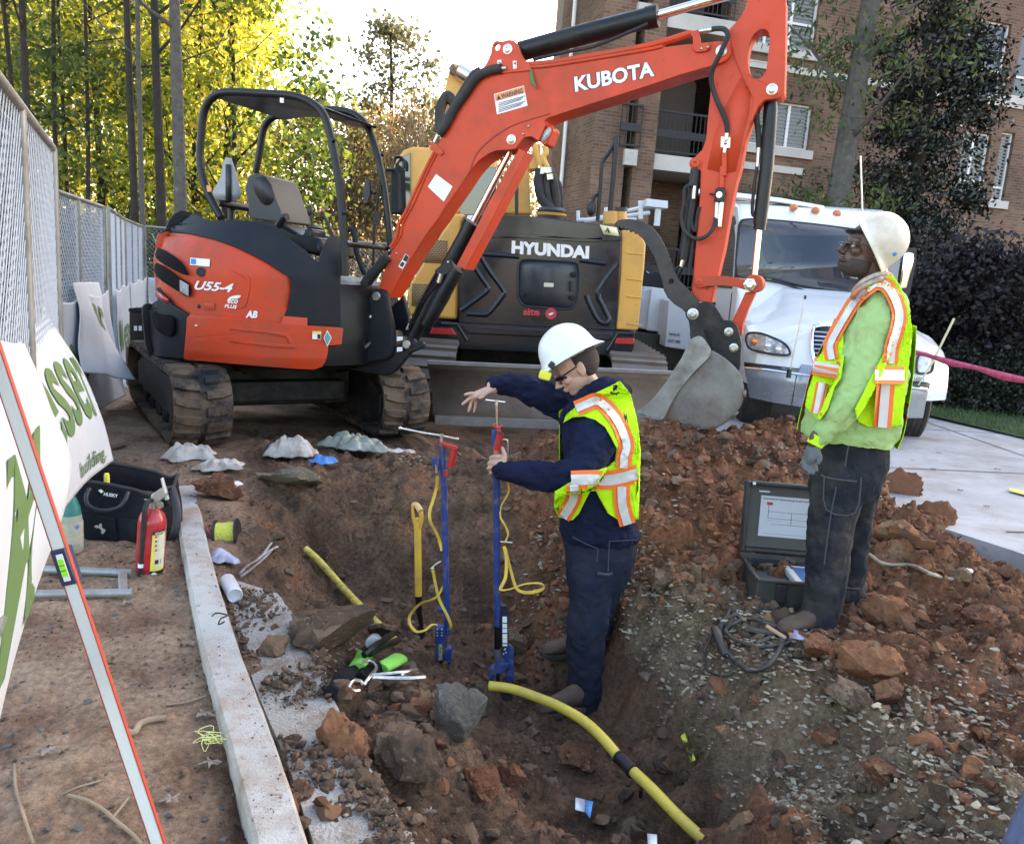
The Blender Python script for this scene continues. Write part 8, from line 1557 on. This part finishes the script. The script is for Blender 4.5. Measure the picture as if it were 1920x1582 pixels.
MB().prism([ep(*p, 3.44) for p in ((1188, 225), (1200, 222), (1245, 385), (1225, 390))], V((0, .02, 0))).build('lever', mat('lever_alloy', (.6, .6, .58), .35, metal=.5), ex, bevel=.003); MB().prism([ep(*p, 3.44) for p in ((1180, 385), (1240, 380), (1260, 420), (1240, 440), (1190, 420))], V((0, .02, 0))).build('lever', KFRM, ex, bevel=.003)
MB().lathe(ep(1190, 418, 3.43), V((0, -1, 0)), [(.016, 0), (.016, .008)], 16).build('gauge', ZINC, ex); MB().tube([ep(1070, 380), ep(1125, 383)], .003, 6).build('pin', ZINC, ex)
MB().tube(smooth_path([ep(*p, Y) for p, Y in (((1130, 385), 3.44), ((1095, 400), 3.41), ((1072, 470), 3.385), ((1062, 600), 3.385), ((1052, 760), 3.39), ((1045, 860), 3.39), ((1040, 975), 3.39))], 5), .0105, 10).build('hose', RUB, ex, smooth=60); MB().tube([ep(1044, 855, 3.39), ep(1043, 882, 3.39)], .0125, 12).build('hose_clip', WPNT, ex)
# grey pipe stand on the ground
GALV = mat('galvanised', (.30, .31, .31), .45, metal=.5, var=.2, vscale=15, dirt=(.25, .14, .08), dscale=8, damt=.6); mb = MB()
for a, b_ in (((180, 893), (978, 925)), ((230, 1082), (980, 1070)), ((908, 925), (912, 1068))): mb.tube([G(*L3(a)[0], .03), G(*L3(b_)[0], .03)], .0185, 14)
single(mb, 'pipe_stand', GALV, 'grey steel pipe stand lying on the ground in front of the bag', 'pipe stand', None, smooth=60)
# long level leaning at the left
lv = empty('spirit_level', at(315, 1650, 1.66), 'long white box level with orange edge leaning in the left foreground', 'level')
WLV = mat('level_white', (.68, .71, .68), .4, var=.06, vscale=4, dirt=(.45, .42, .38), dscale=4, damt=.4); ORE = mat('level_orange', (.42, .05, .025), .5)
a0, a1 = at(-75, 470, 1.70), at(320, 1655, 1.66); ld = (a1-a0).normalized(); ls = ld.cross(V((0, 1, 0))).normalized(); ls = (ls if ls.x > 0 else -ls)*.84
def lvb(name, s0, s1, y0, y1, t0, t1, m, bv=.002): A0, A1 = a0.lerp(a1, t0), a0.lerp(a1, t1); MB().prism([A0+ls*s0+V((0, y0, 0)), A1+ls*s0+V((0, y0, 0)), A1+ls*s1+V((0, y0, 0)), A0+ls*s1+V((0, y0, 0))], V((0, y1-y0, 0))).build(name, m, lv, bevel=bv)
lvb('beam', -.020, .0150, 0, .012, 0, 1, WLV); lvb('edge', .0152, .0195, -.001, .010, 0, 1, ORE); lvb('edge', -.0215, -.0203, -.001, .012, 0, 1, ORE)
tv = (1025-470)/(1655-470); lvb('vial_frame', -.023, .0172, -.006, .026, tv-.028, tv+.028, NAVY, .003); lvb('vial', -.009, .009, -.009, -.0065, tv-.021, tv+.021, WPNT, .002); lvb('vial_liquid', -.0085, .0085, -.0105, -.0092, tv-.014, tv+.013, mat('vial_green', (.32, .80, .06), .2), .001); lvb('vial_mark', -.0085, .0085, -.0112, -.0107, tv-.0045, tv-.0035, BPNT, 0); lvb('vial_mark', -.0085, .0085, -.0112, -.0107, tv+.0035, tv+.0045, BPNT, 0)
# ---------------------------------------------------------------- fence
WIRE = mat('chain_wire', (.27, .30, .34), .5, metal=.5); POST = mat('galvanised_post', (.23, .24, .23), .5, metal=.4, dirt=(.12, .08, .06), dscale=5, damt=.5)
def panel(a, b, label, h=1.83, mesh=.06, posts=1, z0=.06, r=.0021, brace=False):
    a, b = V(a), V(b); L_ = (b-a).length; u = (b-a).normalized(); e = empty('chain_link_fence', a, label, 'fence panel', 'chain-link fence panels along the wood'); zt = h
    fr = MB(); P = lambda s, z: a+u*s+V((0, 0, z))
    for q_ in (0, L_): MB().tube([P(q_, 0), P(q_, zt)], .021, 10).build('post', POST, e, smooth=60)
    for q_ in (zt, z0): MB().tube([P(0, q_), P(L_, q_)], .018, 8).build('rail', POST, e, smooth=60)
    for k in range(1, posts+1): s = L_*k/(posts+1); MB().tube([P(s, z0), P(s, zt)], .019, 8).build('post', POST, e, smooth=60)
    if brace: MB().tube([P(.1, zt-.1), P(.9, z0)], .012, 6).build('brace', POST, e); MB().tube([P(0, zt-.55), P(L_, zt-.55)], .012, 6).build('brace', POST, e)
    mb = MB(); n = int((L_+zt)/mesh); nrm = u.cross(V((0, 0, 1)))*.002
    for sg in (1, -1):
        for i in range(-n, n):
            s0 = i*mesh; pts = []
            x0, z_0, x1, z_1 = s0, z0, s0+sg*(zt-z0), zt
            if sg < 0: x0, x1 = s0, s0-(zt-z0)
            t0, t1 = 0, 1
            lo, hi = (x0, x1)
            def clip(t): return x0+(x1-x0)*t, z_0+(z_1-z_0)*t
            ts = []
            for bx_ in (0, L_):
                if x1 != x0: ts.append((bx_-x0)/(x1-x0))
            ta, tb_ = max(0, min(ts)), min(1, max(ts))
            if tb_-ta < .01: continue
            (xa, za), (xb, zb_) = clip(ta), clip(tb_); mb.tube([P(xa, za)+nrm*sg, P(xb, zb_)+nrm*sg], r, 3, caps=False)
    mb.build('chain_mesh', WIRE, e, smooth=0, fix=False); return e
p1a, p1b = V((-.55, .45, 0)), V((-2.1, 3.65, 0)); off = V((-.09, -.04, 0))
panel(p1a, p1b, 'nearest chain-link fence panel at the left edge', 1.85, .056, 2, .55, r=.0017); panel(p1a+off*1.2+V((-.02, .05, 0)), p1b+off*1.0, 'second chain-link panel stacked behind the nearest one', 1.87, .058, 1, .55, r=.0017)
panel((-3.3, 5.6, -.02), (-4.0, 7.75, -.03), 'chain-link panel just beyond the stacked panels', 1.83, .06, 1, r=.0026); panel((-4.05, 7.95, -.03), (-4.95, 10.1, -.05), 'chain-link panel in the middle distance with two inner posts', 1.83, .065, 2, r=.0028); panel((-4.97, 10.15, -.05), (-5.9, 12.6, -.06), 'farthest chain-link panel of the side run', 1.83, .07, 2, r=.003)
panel((-5.88, 12.65, -.06), (-3.1, 13.0, -.06), 'chain-link panel crossing behind the excavator, with diagonal brace', 1.83, .07, 1, r=.003, brace=True); panel((-3.05, 13.0, -.06), (.2, 13.4, -.06), 'chain-link panel hidden mostly behind the red machine', 1.83, .07, 1, r=.003); panel((-3.2, 5.5, -.02), (-2.25, 3.9, 0), 'chain-link panel joining the stacked panels to the far run', 1.83, .06, 1, r=.003)
# banners
BAN = mat('banner_white', (.52, .55, .60), .55, var=.04, vscale=3, dirt=(.5, .45, .4), dscale=2, damt=.3); BGN = mat('banner_green', (.11, .19, .07), .6)
def banner(grid_, label, texts=(), nu=24, nv=24, amp=.012, seed=0):
    """grid_: rows (top to bottom) of (px, py, Y)"""
    P = [[at(*c) for c in row] for row in grid_]; cols = [smooth_path(r, 8) for r in P]; m_ = len(cols[0]); C2 = [smooth_path([cols[i][j] for i in range(len(cols))], 10) for j in range(m_)]
    rows_ = [[C2[j][i] for j in range(m_)] for i in range(len(C2[0]))]
    rows_ = [[p+V((0, amp*noise.noise(V((p.x*4, p.z*3+seed, p.y*4))), 0)) for p in r] for r in rows_]
    o = MB().grid(rows_).build('banner', BAN, None, smooth=80, solid=.003); tag(o, label, 'banner', 'printed white banners tied to the fence'); H_, W_n = len(rows_)-1, m_-1
    def S(u, v, e=.006):
        x, y = min(max(u, 0), .9999)*W_n, min(max(v, 0), .9999)*H_; i, j = int(y), int(x); fx, fy_ = x-j, y-i
        a, b_, c, d = rows_[i][j], rows_[i][j+1], rows_[i+1][j], rows_[i+1][j+1]; p = a.lerp(b_, fx).lerp(c.lerp(d, fx), fy_); n_ = (b_-a).cross(c-a).normalized()
        if n_.dot(CAM-p) < 0: n_ = -n_
        return p+n_*e
    for s, u0, u1, v0, v1, bold in texts:
        vs, fs = textmesh(s, bold); q = MB().add([S(u0+(u1-u0)*x, v1+(v0-v1)*y) for x, y in vs], fs).build('lettering', BGN, o, smooth=0, fix=False); q.matrix_parent_inverse = Matrix.Identity(4)
    return o
banner([[(-60, 610, 1.62), (5, 640, 1.92), (42, 645, 2.2)], [(-80, 900, 1.62), (20, 850, 1.85), (95, 760, 2.25)], [(-80, 1200, 1.6), (10, 1130, 1.8), (132, 905, 2.25)], [(-90, 1650, 1.6), (-30, 1500, 1.72), (24, 1200, 2.0)]], 'nearest white banner, its big green letter cut by the left edge', [('M', .45, .78, .34, .80, .04)], amp=.02)
banner([[(30, 650, 2.4), (62, 612, 2.9), (93, 596, 3.5)], [(60, 760, 2.5), (110, 700, 3.0), (150, 690, 3.55)], [(100, 880, 2.65), (150, 800, 3.1), (190, 780, 3.6)], [(112, 965, 2.7), (160, 905, 3.15), (214, 862, 3.65)]], 'white banner reading messer, its lower corner curling out over the ground', [('esser', .12, .92, .26, .66, .015), ('building.', .42, .82, .83, .95, .01)], amp=.02, seed=3)
banner([[(142, 530, 6.3), (165, 529, 6.9), (187, 530, 7.4)], [(150, 590, 6.2), (175, 580, 6.8), (200, 600, 7.2)], [(152, 640, 6.1), (190, 640, 6.7), (222, 660, 7.0)], [(155, 697, 6.0), (215, 708, 6.6), (256, 712, 6.9)]], 'folded white banner whose tail blows out towards the tracks', [('er', .5, .9, .25, .5, .03)], amp=.08, seed=7)
def fence_banner(a, b, s0, s1, label, txt, seed, z0=.04, z1=1.06, kick=.12):
    a, b = V(a), V(b); u = (b-a).normalized(); n_ = u.cross(V((0, 0, 1))); n_ = n_ if n_.dot(CAM-a) > 0 else -n_; rows = []
    for t in (0, .35, .7, 1): rows.append([tuple(proj(q))+(q.y,) for k in range(5) for q in (a+u*(s0+(s1-s0)*k/4)+n_*(.05+kick*t*t*(.6+.5*math.sin(k*2.1+seed)))+V((0, 0, z1+(z0-z1)*t-.04*math.sin(k*math.pi/4*2)**2*(1-t))),)])
    banner(rows, label, txt, seed=seed, amp=.035)
fence_banner((-3.2, 5.5, -.02), (-2.25, 3.9, 0), .02, 1.8, 'white banner on the joining panel just behind the messer banner', [('Messer', .1, .8, .3, .62, .02)], 5)
fence_banner((-3.3, 5.6, -.02), (-4.0, 7.75, -.03), .05, 2.2, 'white banner on the panel beyond the stacked ones', [('Messer', .15, .85, .3, .62, .02)], 6)
fence_banner((-4.05, 7.95, -.03), (-4.95, 10.1, -.05), .05, 2.25, 'white banner on the middle fence panel', [('Messer', .15, .85, .3, .62, .02)], 9)
fence_banner((-4.97, 10.15, -.05), (-5.9, 12.6, -.06), .05, 2.55, 'white banner on the farthest panel of the side run', [('Messer', .15, .85, .3, .62, .02)], 10)
fence_banner((-5.88, 12.65, -.06), (-3.1, 13.0, -.06), .05, 2.7, 'farthest white banner behind the excavator tail', [('Messer', .12, .8, .3, .65, .02)], 11, kick=.05)
bb = empty('steel_box', at(256, 650, 7.9), 'black steel box with two white labels behind the excavator tail', 'box'); MB().prism([at(*p, 7.9) for p in ((241, 582), (276, 580), (282, 656), (243, 656))], V((0, .5, 0))).build('box_body', KFRM, bb, bevel=.02); MB().prism([at(*p, 7.88) for p in ((240, 578), (278, 577), (278, 584), (240, 585))], V((0, .55, 0))).build('box_lid', KBLK, bb, bevel=.01)
for x in (251, 260): patch('label', [(x, 611), (x+6, 611), (x+6, 620), (x, 620)], lambda px, py: at(px, py, 7.87), WPNT, bb)
# ---------------------------------------------------------------- soft and small things
RAG = mat('dirty_white_cloth', (.52, .49, .45), .9, var=.12, vscale=5, dirt=(.26, .16, .10), dscale=5, damt=.8, dlo=.46, dhi=.64, bump=.8, bscale=30)
def rag(name, px, py, wx, wy, h, m, label, cat, seed=1, tail=0):
    c = G(px, py); mb = MB(); rings = []; NR, NA = 26, 84; of = V((seed*3.7, seed*1.3, 0))
    for i in range(NR+1):
        rho = i/NR; ring = []
        for k in range(NA):
            t = 2*math.pi*k/NA; d = V((math.cos(t), math.sin(t), 0)); ol = 1+.40*noise.noise(d*1.6+of)+.07*noise.noise(d*4+of)+.02*noise.noise(d*14+of); ex = 1+tail*max(0, math.cos(t))**4
            x, y = c.x+wx*rho*ol*ex*math.cos(t), c.y+wy*rho*ol*math.sin(t); q = V((x, y, 0))
            rg = min(1., .45*noise.ridged_multi_fractal(q*7+of, .9, 2.1, 4, 1, 2)); n1 = noise.noise(q*17+of)+.4*noise.noise(q*31-of)
            z = hbase(x, y)+.012+h*.72*(1-rho**3.2)*(.62+.22*rg+.40*n1)+.02*(noise.noise(q*26+of)+.3)*(1-rho*.4)+.010*rg*(1-rho)
            x += .03*noise.noise(q*11+of*2)*(1-rho*.5); y += .03*noise.noise(q*11-of)*(1-rho*.5)
            ring.append(V((x, y, max(z, hground(x, y)+.004) if rho > .8 else z)))
        rings.append(ring)
    mb.loft(rings, caps=False); return tag(mb.build(name, m, None, smooth=70, solid=.003), label, cat)
rag('sandbag', 352, 858, .17, .12, .13, RAG, 'torn empty white sandbag lying in front of the left track', 'sandbag', 1, .25); rag('sandbag', 405, 880, .15, .11, .07, RAG, 'muddy flattened end of a white sandbag beside the kerb tip', 'sandbag', 8, .3)
rag('cloth', 543, 866, .20, .12, .20, RAG, 'pinkish white crumpled cloth mound on the trench rim', 'cloth', 2)
rag('plastic_sheet', 665, 860, .27, .14, .16, mat('greenish_plastic', (.26, .28, .24), .35, var=.3, vscale=9, dirt=(.16, .14, .10), dscale=7, damt=.6), 'grey green plastic sheet crumpled by the right track', 'plastic sheet', 3)
rag('plastic_wrapper', 606, 874, .085, .06, .05, mat('blue_plastic', (.05, .20, .52), .45), 'bright blue plastic scrap beside the grey green sheet', 'plastic scrap', 4)
rag('paper_scrap', 745, 858, .14, .05, .03, RAG, 'flat white scrap lying at the foot of the right track', 'scrap', 5); rag('paper_scrap', 438, 918, .05, .04, .03, mat('paper_white', (.62, .64, .68), .8), 'small white paper scrap above the yellow string reel', 'paper', 6)
rl = empty('string_reel', G(430, 1010), 'black reel of yellow mason line beside the kerb', 'reel'); ra = V((.95, .15, .12)).normalized(); rc = at(*K8((475, 850))[0], 3.98)
MB().lathe(rc, ra, [(.085, -.006), (.085, .006)], 30).build('flange', BPNT, rl); MB().lathe(rc, ra, [(.075, .007), (.068, .03), (.070, .06), (.066, .10)], 30).build('string', mat('mason_line', (.62, .62, .10), .7, bump=1.5, bscale=120), rl); MB().lathe(rc+ra*.106, ra, [(.085, -.005), (.085, .006)], 30).build('flange', BPNT, rl)
mb = MB(); mb.tube([at(*K8((402, 780))[0], 3.93), at(*K8((470, 910))[0], 3.9), at(*K8((560, 1000))[0], 3.86)], .009, 8); mb.tube([at(*K8((400, 850))[0], 3.93), at(*K8((450, 910))[0], 3.9), at(*K8((535, 990))[0], 3.86)], .009, 8); single(mb, 'pliers', mat('rusty_red', (.22, .045, .03), .5, var=.3), 'rusty red handled cutter leaning on the string reel', 'pliers', None)
cnn = empty('spray_can', G(*K8((595, 1260))[0]), 'white spray can with a pink tip lying beside the kerb', 'spray can'); ca, cb_ = G(*K8((545, 1150))[0], .04), G(*K8((605, 1265))[0], .045); cx_ = (cb_-ca)
MB().lathe(ca, cx_, [(.012, -.02), (.014, .0), (.030, .014), (.033, .02), (.033, cx_.length), (.030, cx_.length+.004), (.024, cx_.length-.006), (.01, cx_.length-.01)], 26).build('can', mat('can_white', (.6, .6, .64), .3, dirt=(.4, .35, .32), dscale=8, damt=.4), cnn); MB().tube([ca-cx_.normalized()*.03, ca-cx_.normalized()*.012], .013, 12).build('can_tip', mat('pink_tip', (.6, .05, .12), .5), cnn)
rag('plastic_bag', *K8((510, 1035))[0], .07, .06, .05, mat('pale_plastic', (.33, .33, .45), .35, var=.35, vscale=20), 'crumpled pale plastic bag tucked against the kerb', 'plastic bag', 7)
mb = MB(); 
for pts in (((640, 1110), (700, 1050), (780, 1000), (860, 895)), ((650, 1130), (730, 1070), (800, 1010), (880, 930)), ((760, 1010), (830, 960), (905, 920))): mb.tube(smooth_path([G(*K8(p)[0], .03) for p in pts]), .008, 8, flat=.6)
single(mb, 'locking_pliers', GALV, 'dull steel locking pliers lying on the dirt by the spray can', 'pliers', None, smooth=60)
BGL = cloth('black_glove', (.010, .011, .013), .2); GCF = mat('knit_green', (.22, .62, .09), .85, bump=.6, bscale=200)
for lab_, cuff, body_, i in (('black glove with bright green cuff lying palm down, left of its pair', ((395, 1335), (425, 1280), (450, 1240)), ((400, 1330), (350, 1370), (300, 1400), (250, 1450), (225, 1490)), 0), ('black glove with bright green cuff half under the clamp, right of its pair', ((560, 1335), (610, 1310), (680, 1270)), ((560, 1335), (500, 1350), (450, 1370), (390, 1410)), 1)):
    ge = empty('glove', G(*S5(body_[0])[0]), lab_, 'glove', 'green cuffed work gloves'); mb = MB(); P = [G(*S5(p)[0], .028) for p in body_]; mb.tube(smooth_path(P, 3), [.036, .038, .04, .042, .042, .04, .036, .032, .028, .024, .022, .02, .018][:len(smooth_path(P, 3))], 12, flat=.55)
    for dx, dy in ((-30, 25), (-38, -15), (-20, 45), (20, 60)): q = S5((body_[-1][0]-dx*0, body_[-1][1]))[0]; fin(mb, [S5((body_[-2][0]+dx*.4, body_[-2][1]+dy*.3))[0], S5((body_[-1][0]+dx*.7, body_[-1][1]+dy*.6))[0], S5((body_[-1][0]+dx*1.6, body_[-1][1]+dy*1.1))[0]], P[-1].y, P[-1].y-.01, 11, 9)
    organic(mb, 'glove_hand', BGL, ge, vox=.005, smooth=2); P = [G(*S5(p)[0], .035) for p in cuff]; MB().tube(P, [.034, .033, .037], 16, flat=.5).build('glove_cuff', GCF, ge, smooth=60)
mb = MB()
for pts, r in ((((425, 1300), (470, 1288), (515, 1310), (520, 1345), (490, 1385), (440, 1450)), .007), (((440, 1450), (415, 1425), (370, 1425), (345, 1460), (370, 1490), (410, 1490)), .007), (((480, 1385), (600, 1375), (720, 1360), (800, 1345)), .008), (((500, 1400), (640, 1405), (760, 1405), (850, 1397)), .009), (((700, 1380), (760, 1370), (800, 1365)), .006)): mb.tube(smooth_path([G(*S5(p)[0], .075) for p in pts], 4), r, 8, flat=.7)
single(mb, 'c_clamp', ZINC, 'shiny steel C-clamp pliers lying over the green cuffed gloves', 'clamp', None, smooth=60)
mb = MB()
for pts in (((440, 1250), (540, 1170), (645, 1100)), ((480, 1240), (590, 1185), (672, 1150))): mb.tube(smooth_path([G(*S5(p)[0], .07) for p in pts], 4), .014, 10)
single(mb, 'cutter', KFRM, 'black handled cutter resting on the pipe end above the gloves', 'cutter', None, smooth=60); a, b = G(*S5((500, 1170))[0], .05), G(*S5((535, 1125))[0], .06); single(MB().lathe(a, b-a, [(.03, 0), (.033, .006), (.033, .075), (.025, .085)], 22), 'tin_can', mat('can_grey', (.35, .35, .36), .35, metal=.4), 'small grey can wedged beside the dirty yellow pipe end', 'can', None)
# papers, tape, leaves, sticks
TGB = mat('tag_blue', (.10, .38, .75), .5); TGW = mat('tag_white', (.66, .74, .85), .5)
e = empty('paper_tag', G(*P6((500, 1220))[0]), 'torn blue and white tag lying on the trench floor', 'tag'); MB().grid([[G(*P6(a_)[0], .035), G(*P6(b_)[0], .03)] for a_, b_ in (((440, 1160), (437, 1245)), ((505, 1175), (505, 1262)))]).build('tag_sheet', TGW, e, solid=.001); MB().grid([[G(*P6(a_)[0], .035), G(*P6(b_)[0], .03)] for a_, b_ in (((505, 1175), (508, 1262)), ((562, 1190), (540, 1305)))]).build('tag_print', TGB, e, solid=.001)
single(MB().grid([[G(*P6(a_)[0], .05), G(*P6(b_)[0], .03)] for a_, b_ in (((937, 1410), (940, 1500)), ((1003, 1418), (1005, 1500)))]), 'paper_tag', TGW, 'pale lilac paper tag at the very bottom of the trench', 'tag', None, solid=.001)
single(MB().grid([[G(*P6(a_)[0], .05), G(*P6(b_)[0], .05)] for a_, b_ in (((1135, 680), (1185, 680)), ((1158, 715), (1198, 715)), ((1176, 760), (1218, 770)), ((1208, 840), (1248, 835)), ((1240, 915), (1270, 900)))]), 'tape_strip', mat('yellow_tape', (.72, .72, .06), .5, dirt=(.2, .15, .08), dscale=20, damt=.7, dlo=.5, dhi=.58), 'short strip of dirty yellow tape on the right trench wall', 'tape', None, solid=.002)
OAKL = mat('dry_oak_leaf', (.24, .18, .14), .8, var=.25, vscale=60, dirt=(.38, .32, .28), dscale=40, damt=.4); rl_ = random.Random(9)
for i, (px, py) in enumerate([(545, 1375), (680, 1450), (805, 1522), (385, 1340), (395, 1432), (360, 1207), (320, 1500), (90, 1410), (240, 1130), (400, 1240), (1380, 1330), (1750, 880), (1800, 920), (1870, 880), (1700, 905), (1850, 950), (1760, 850)]):
    p = (G(px, py, .012) if py > 1000 or px < 1600 else gz(px, py, cz(0, 6)+.02)); s_ = rl_.uniform(.032, .05); a0_ = rl_.uniform(0, 6.28); pts = []
    for k in range(14):
        t = a0_+2*math.pi*k/14; rr = s_*(1 if k % 2 == 0 else .38)*(1.35 if k in (0, 7) else .85); pts.append(p+V((math.cos(t)*rr, math.sin(t)*rr*.6, .006*math.sin(k*2.1)+.006)))
    mb = MB(); mb.add([p+V((0, 0, .008))]+pts, [(0, k+1, (k+1) % 14+1) for k in range(14)]); nm = ['beside the kerb', 'right of the tan pointed rock', 'below the gravel crusted rock', 'in the dirt left of the kerb', 'against the kerb near the yellow string', 'by the top of the kerb', 'near the bottom of the level', 'in the left foreground', 'behind the grey pipe stand', 'on the kerb', 'on the gravel slope', 'on the drive near the tyre', 'on the middle of the drive', 'on the drive at the right edge', 'on the drive by the man elbow', 'on the drive near the yellow mark', 'on the drive close to the wheel'][i]
    tag(mb.build('oak_leaf', OAKL, smooth=0, solid=.001), 'dry lobed oak leaf lying '+nm, 'leaf', 'fallen oak leaves')
ZL = Zf(0, 1180, 3.692); STK = mat('dry_stick', (.26, .19, .13), .9, var=.3); 
for pts, r, lab_ in ((((470, 1145), (600, 1180), (720, 1250), (800, 1320), (900, 1400), (980, 1484)), .005, 'long pale stick in the lower left foreground'), (((870, 700), (930, 710), (970, 650), (1060, 620), (1150, 610)), .010, 'crooked dark root lying right of the level'), (((1150, 520), (1250, 510), (1340, 490), (1420, 460)), .004, 'thin dark twig beside the kerb'), (((100, 930), (110, 1100), (170, 1300), (230, 1484)), .004, 'thin brown vine at the lower left edge'), (((430, 1140), (540, 1090), (700, 1045)), .003, 'fine twig crossing the long pale stick'), (((770, 1310), (830, 1240), (890, 1160)), .004, 'short twig leaning on the long pale stick')):
    single(MB().tube(smooth_path([G(*p, r+.004) for p in ZL(*pts)], 4), r, 7), 'stick', STK, lab_, 'stick', 'sticks on the ground', smooth=60)
mb = MB(); rs = random.Random(4); pc = G(*ZL((1480, 760))[0], .03)
for k in range(7): mb.tube(smooth_path([pc+V((rs.gauss(0, .028), rs.gauss(0, .018), rs.uniform(-.01, .02))) for _ in range(6)], 4), .0012, 4)
single(mb, 'string_tangle', mat('lime_string', (.6, .62, .25), .7), 'tangle of pale yellow string against the kerb', 'string', None, smooth=60)
single(MB().tube(smooth_path([gz(*p, .115) for p in K8((445, 1410), (470, 1390), (520, 1395), (550, 1408), (505, 1430), (490, 1470), (530, 1450))], 4), .003, 6), 'wire', BPNT, 'bent black wire lying on top of the kerb', 'wire', None, smooth=60)
ct = empty('caution_tape', at(1800, 660, 6), 'pink warning tape stretched from the truck to the right edge', 'tape'); tp_ = [(1690, 648, 7.0), (1750, 665, 6.4), (1830, 685, 5.6), (1925, 708, 4.8), (2100, 750, 4.0)]; P = smooth_path([at(*p) for p in tp_], 5)
MB().grid([[p, p+V((0, .01*math.sin(i*.8), -.042-.01*math.sin(i*1.1)))] for i, p in enumerate(P)]).build('tape_band', mat('pink_tape', (.62, .07, .17), .5, dirt=(.3, .02, .06), dscale=12, damt=.7), ct, solid=.001)
for k in range(5):
    t = k*2+7; a, b = P[t], P[t+1]; vs, fs = textmesh('DANGER', .02); MB().add([a.lerp(b, u)+V((0, -.012, -.036+.024*v)) for u, v in vs], fs).build('lettering', BPNT, ct, smooth=0, fix=False)
MB().tube([at(1789, 597, 7.9), at(1748, 680, 7.9), at(1722, 722, 7.9)], [.012, .010, .006], 8).build('marker_rod', mat('pale_rod', (.55, .52, .3), .5), tru)
single(MB().prism([G(*p, .02) for p in Zf(0, 400, 3.163)((640, 1355), (740, 1355), (745, 1375), (660, 1400))], V((0, 0, .03))), 'wood_scrap', mat('scrapwood', (.2, .12, .08), .9, var=.2), 'reddish board scrap on the ground left of the track', 'board', None, bevel=.004)
single(MB().tube([G(*p, .02) for p in Zf(0, 400, 3.163)((505, 1040), (665, 1050))], .02, 8), 'log', STK, 'short thin log lying below the folded banner', 'log', None)
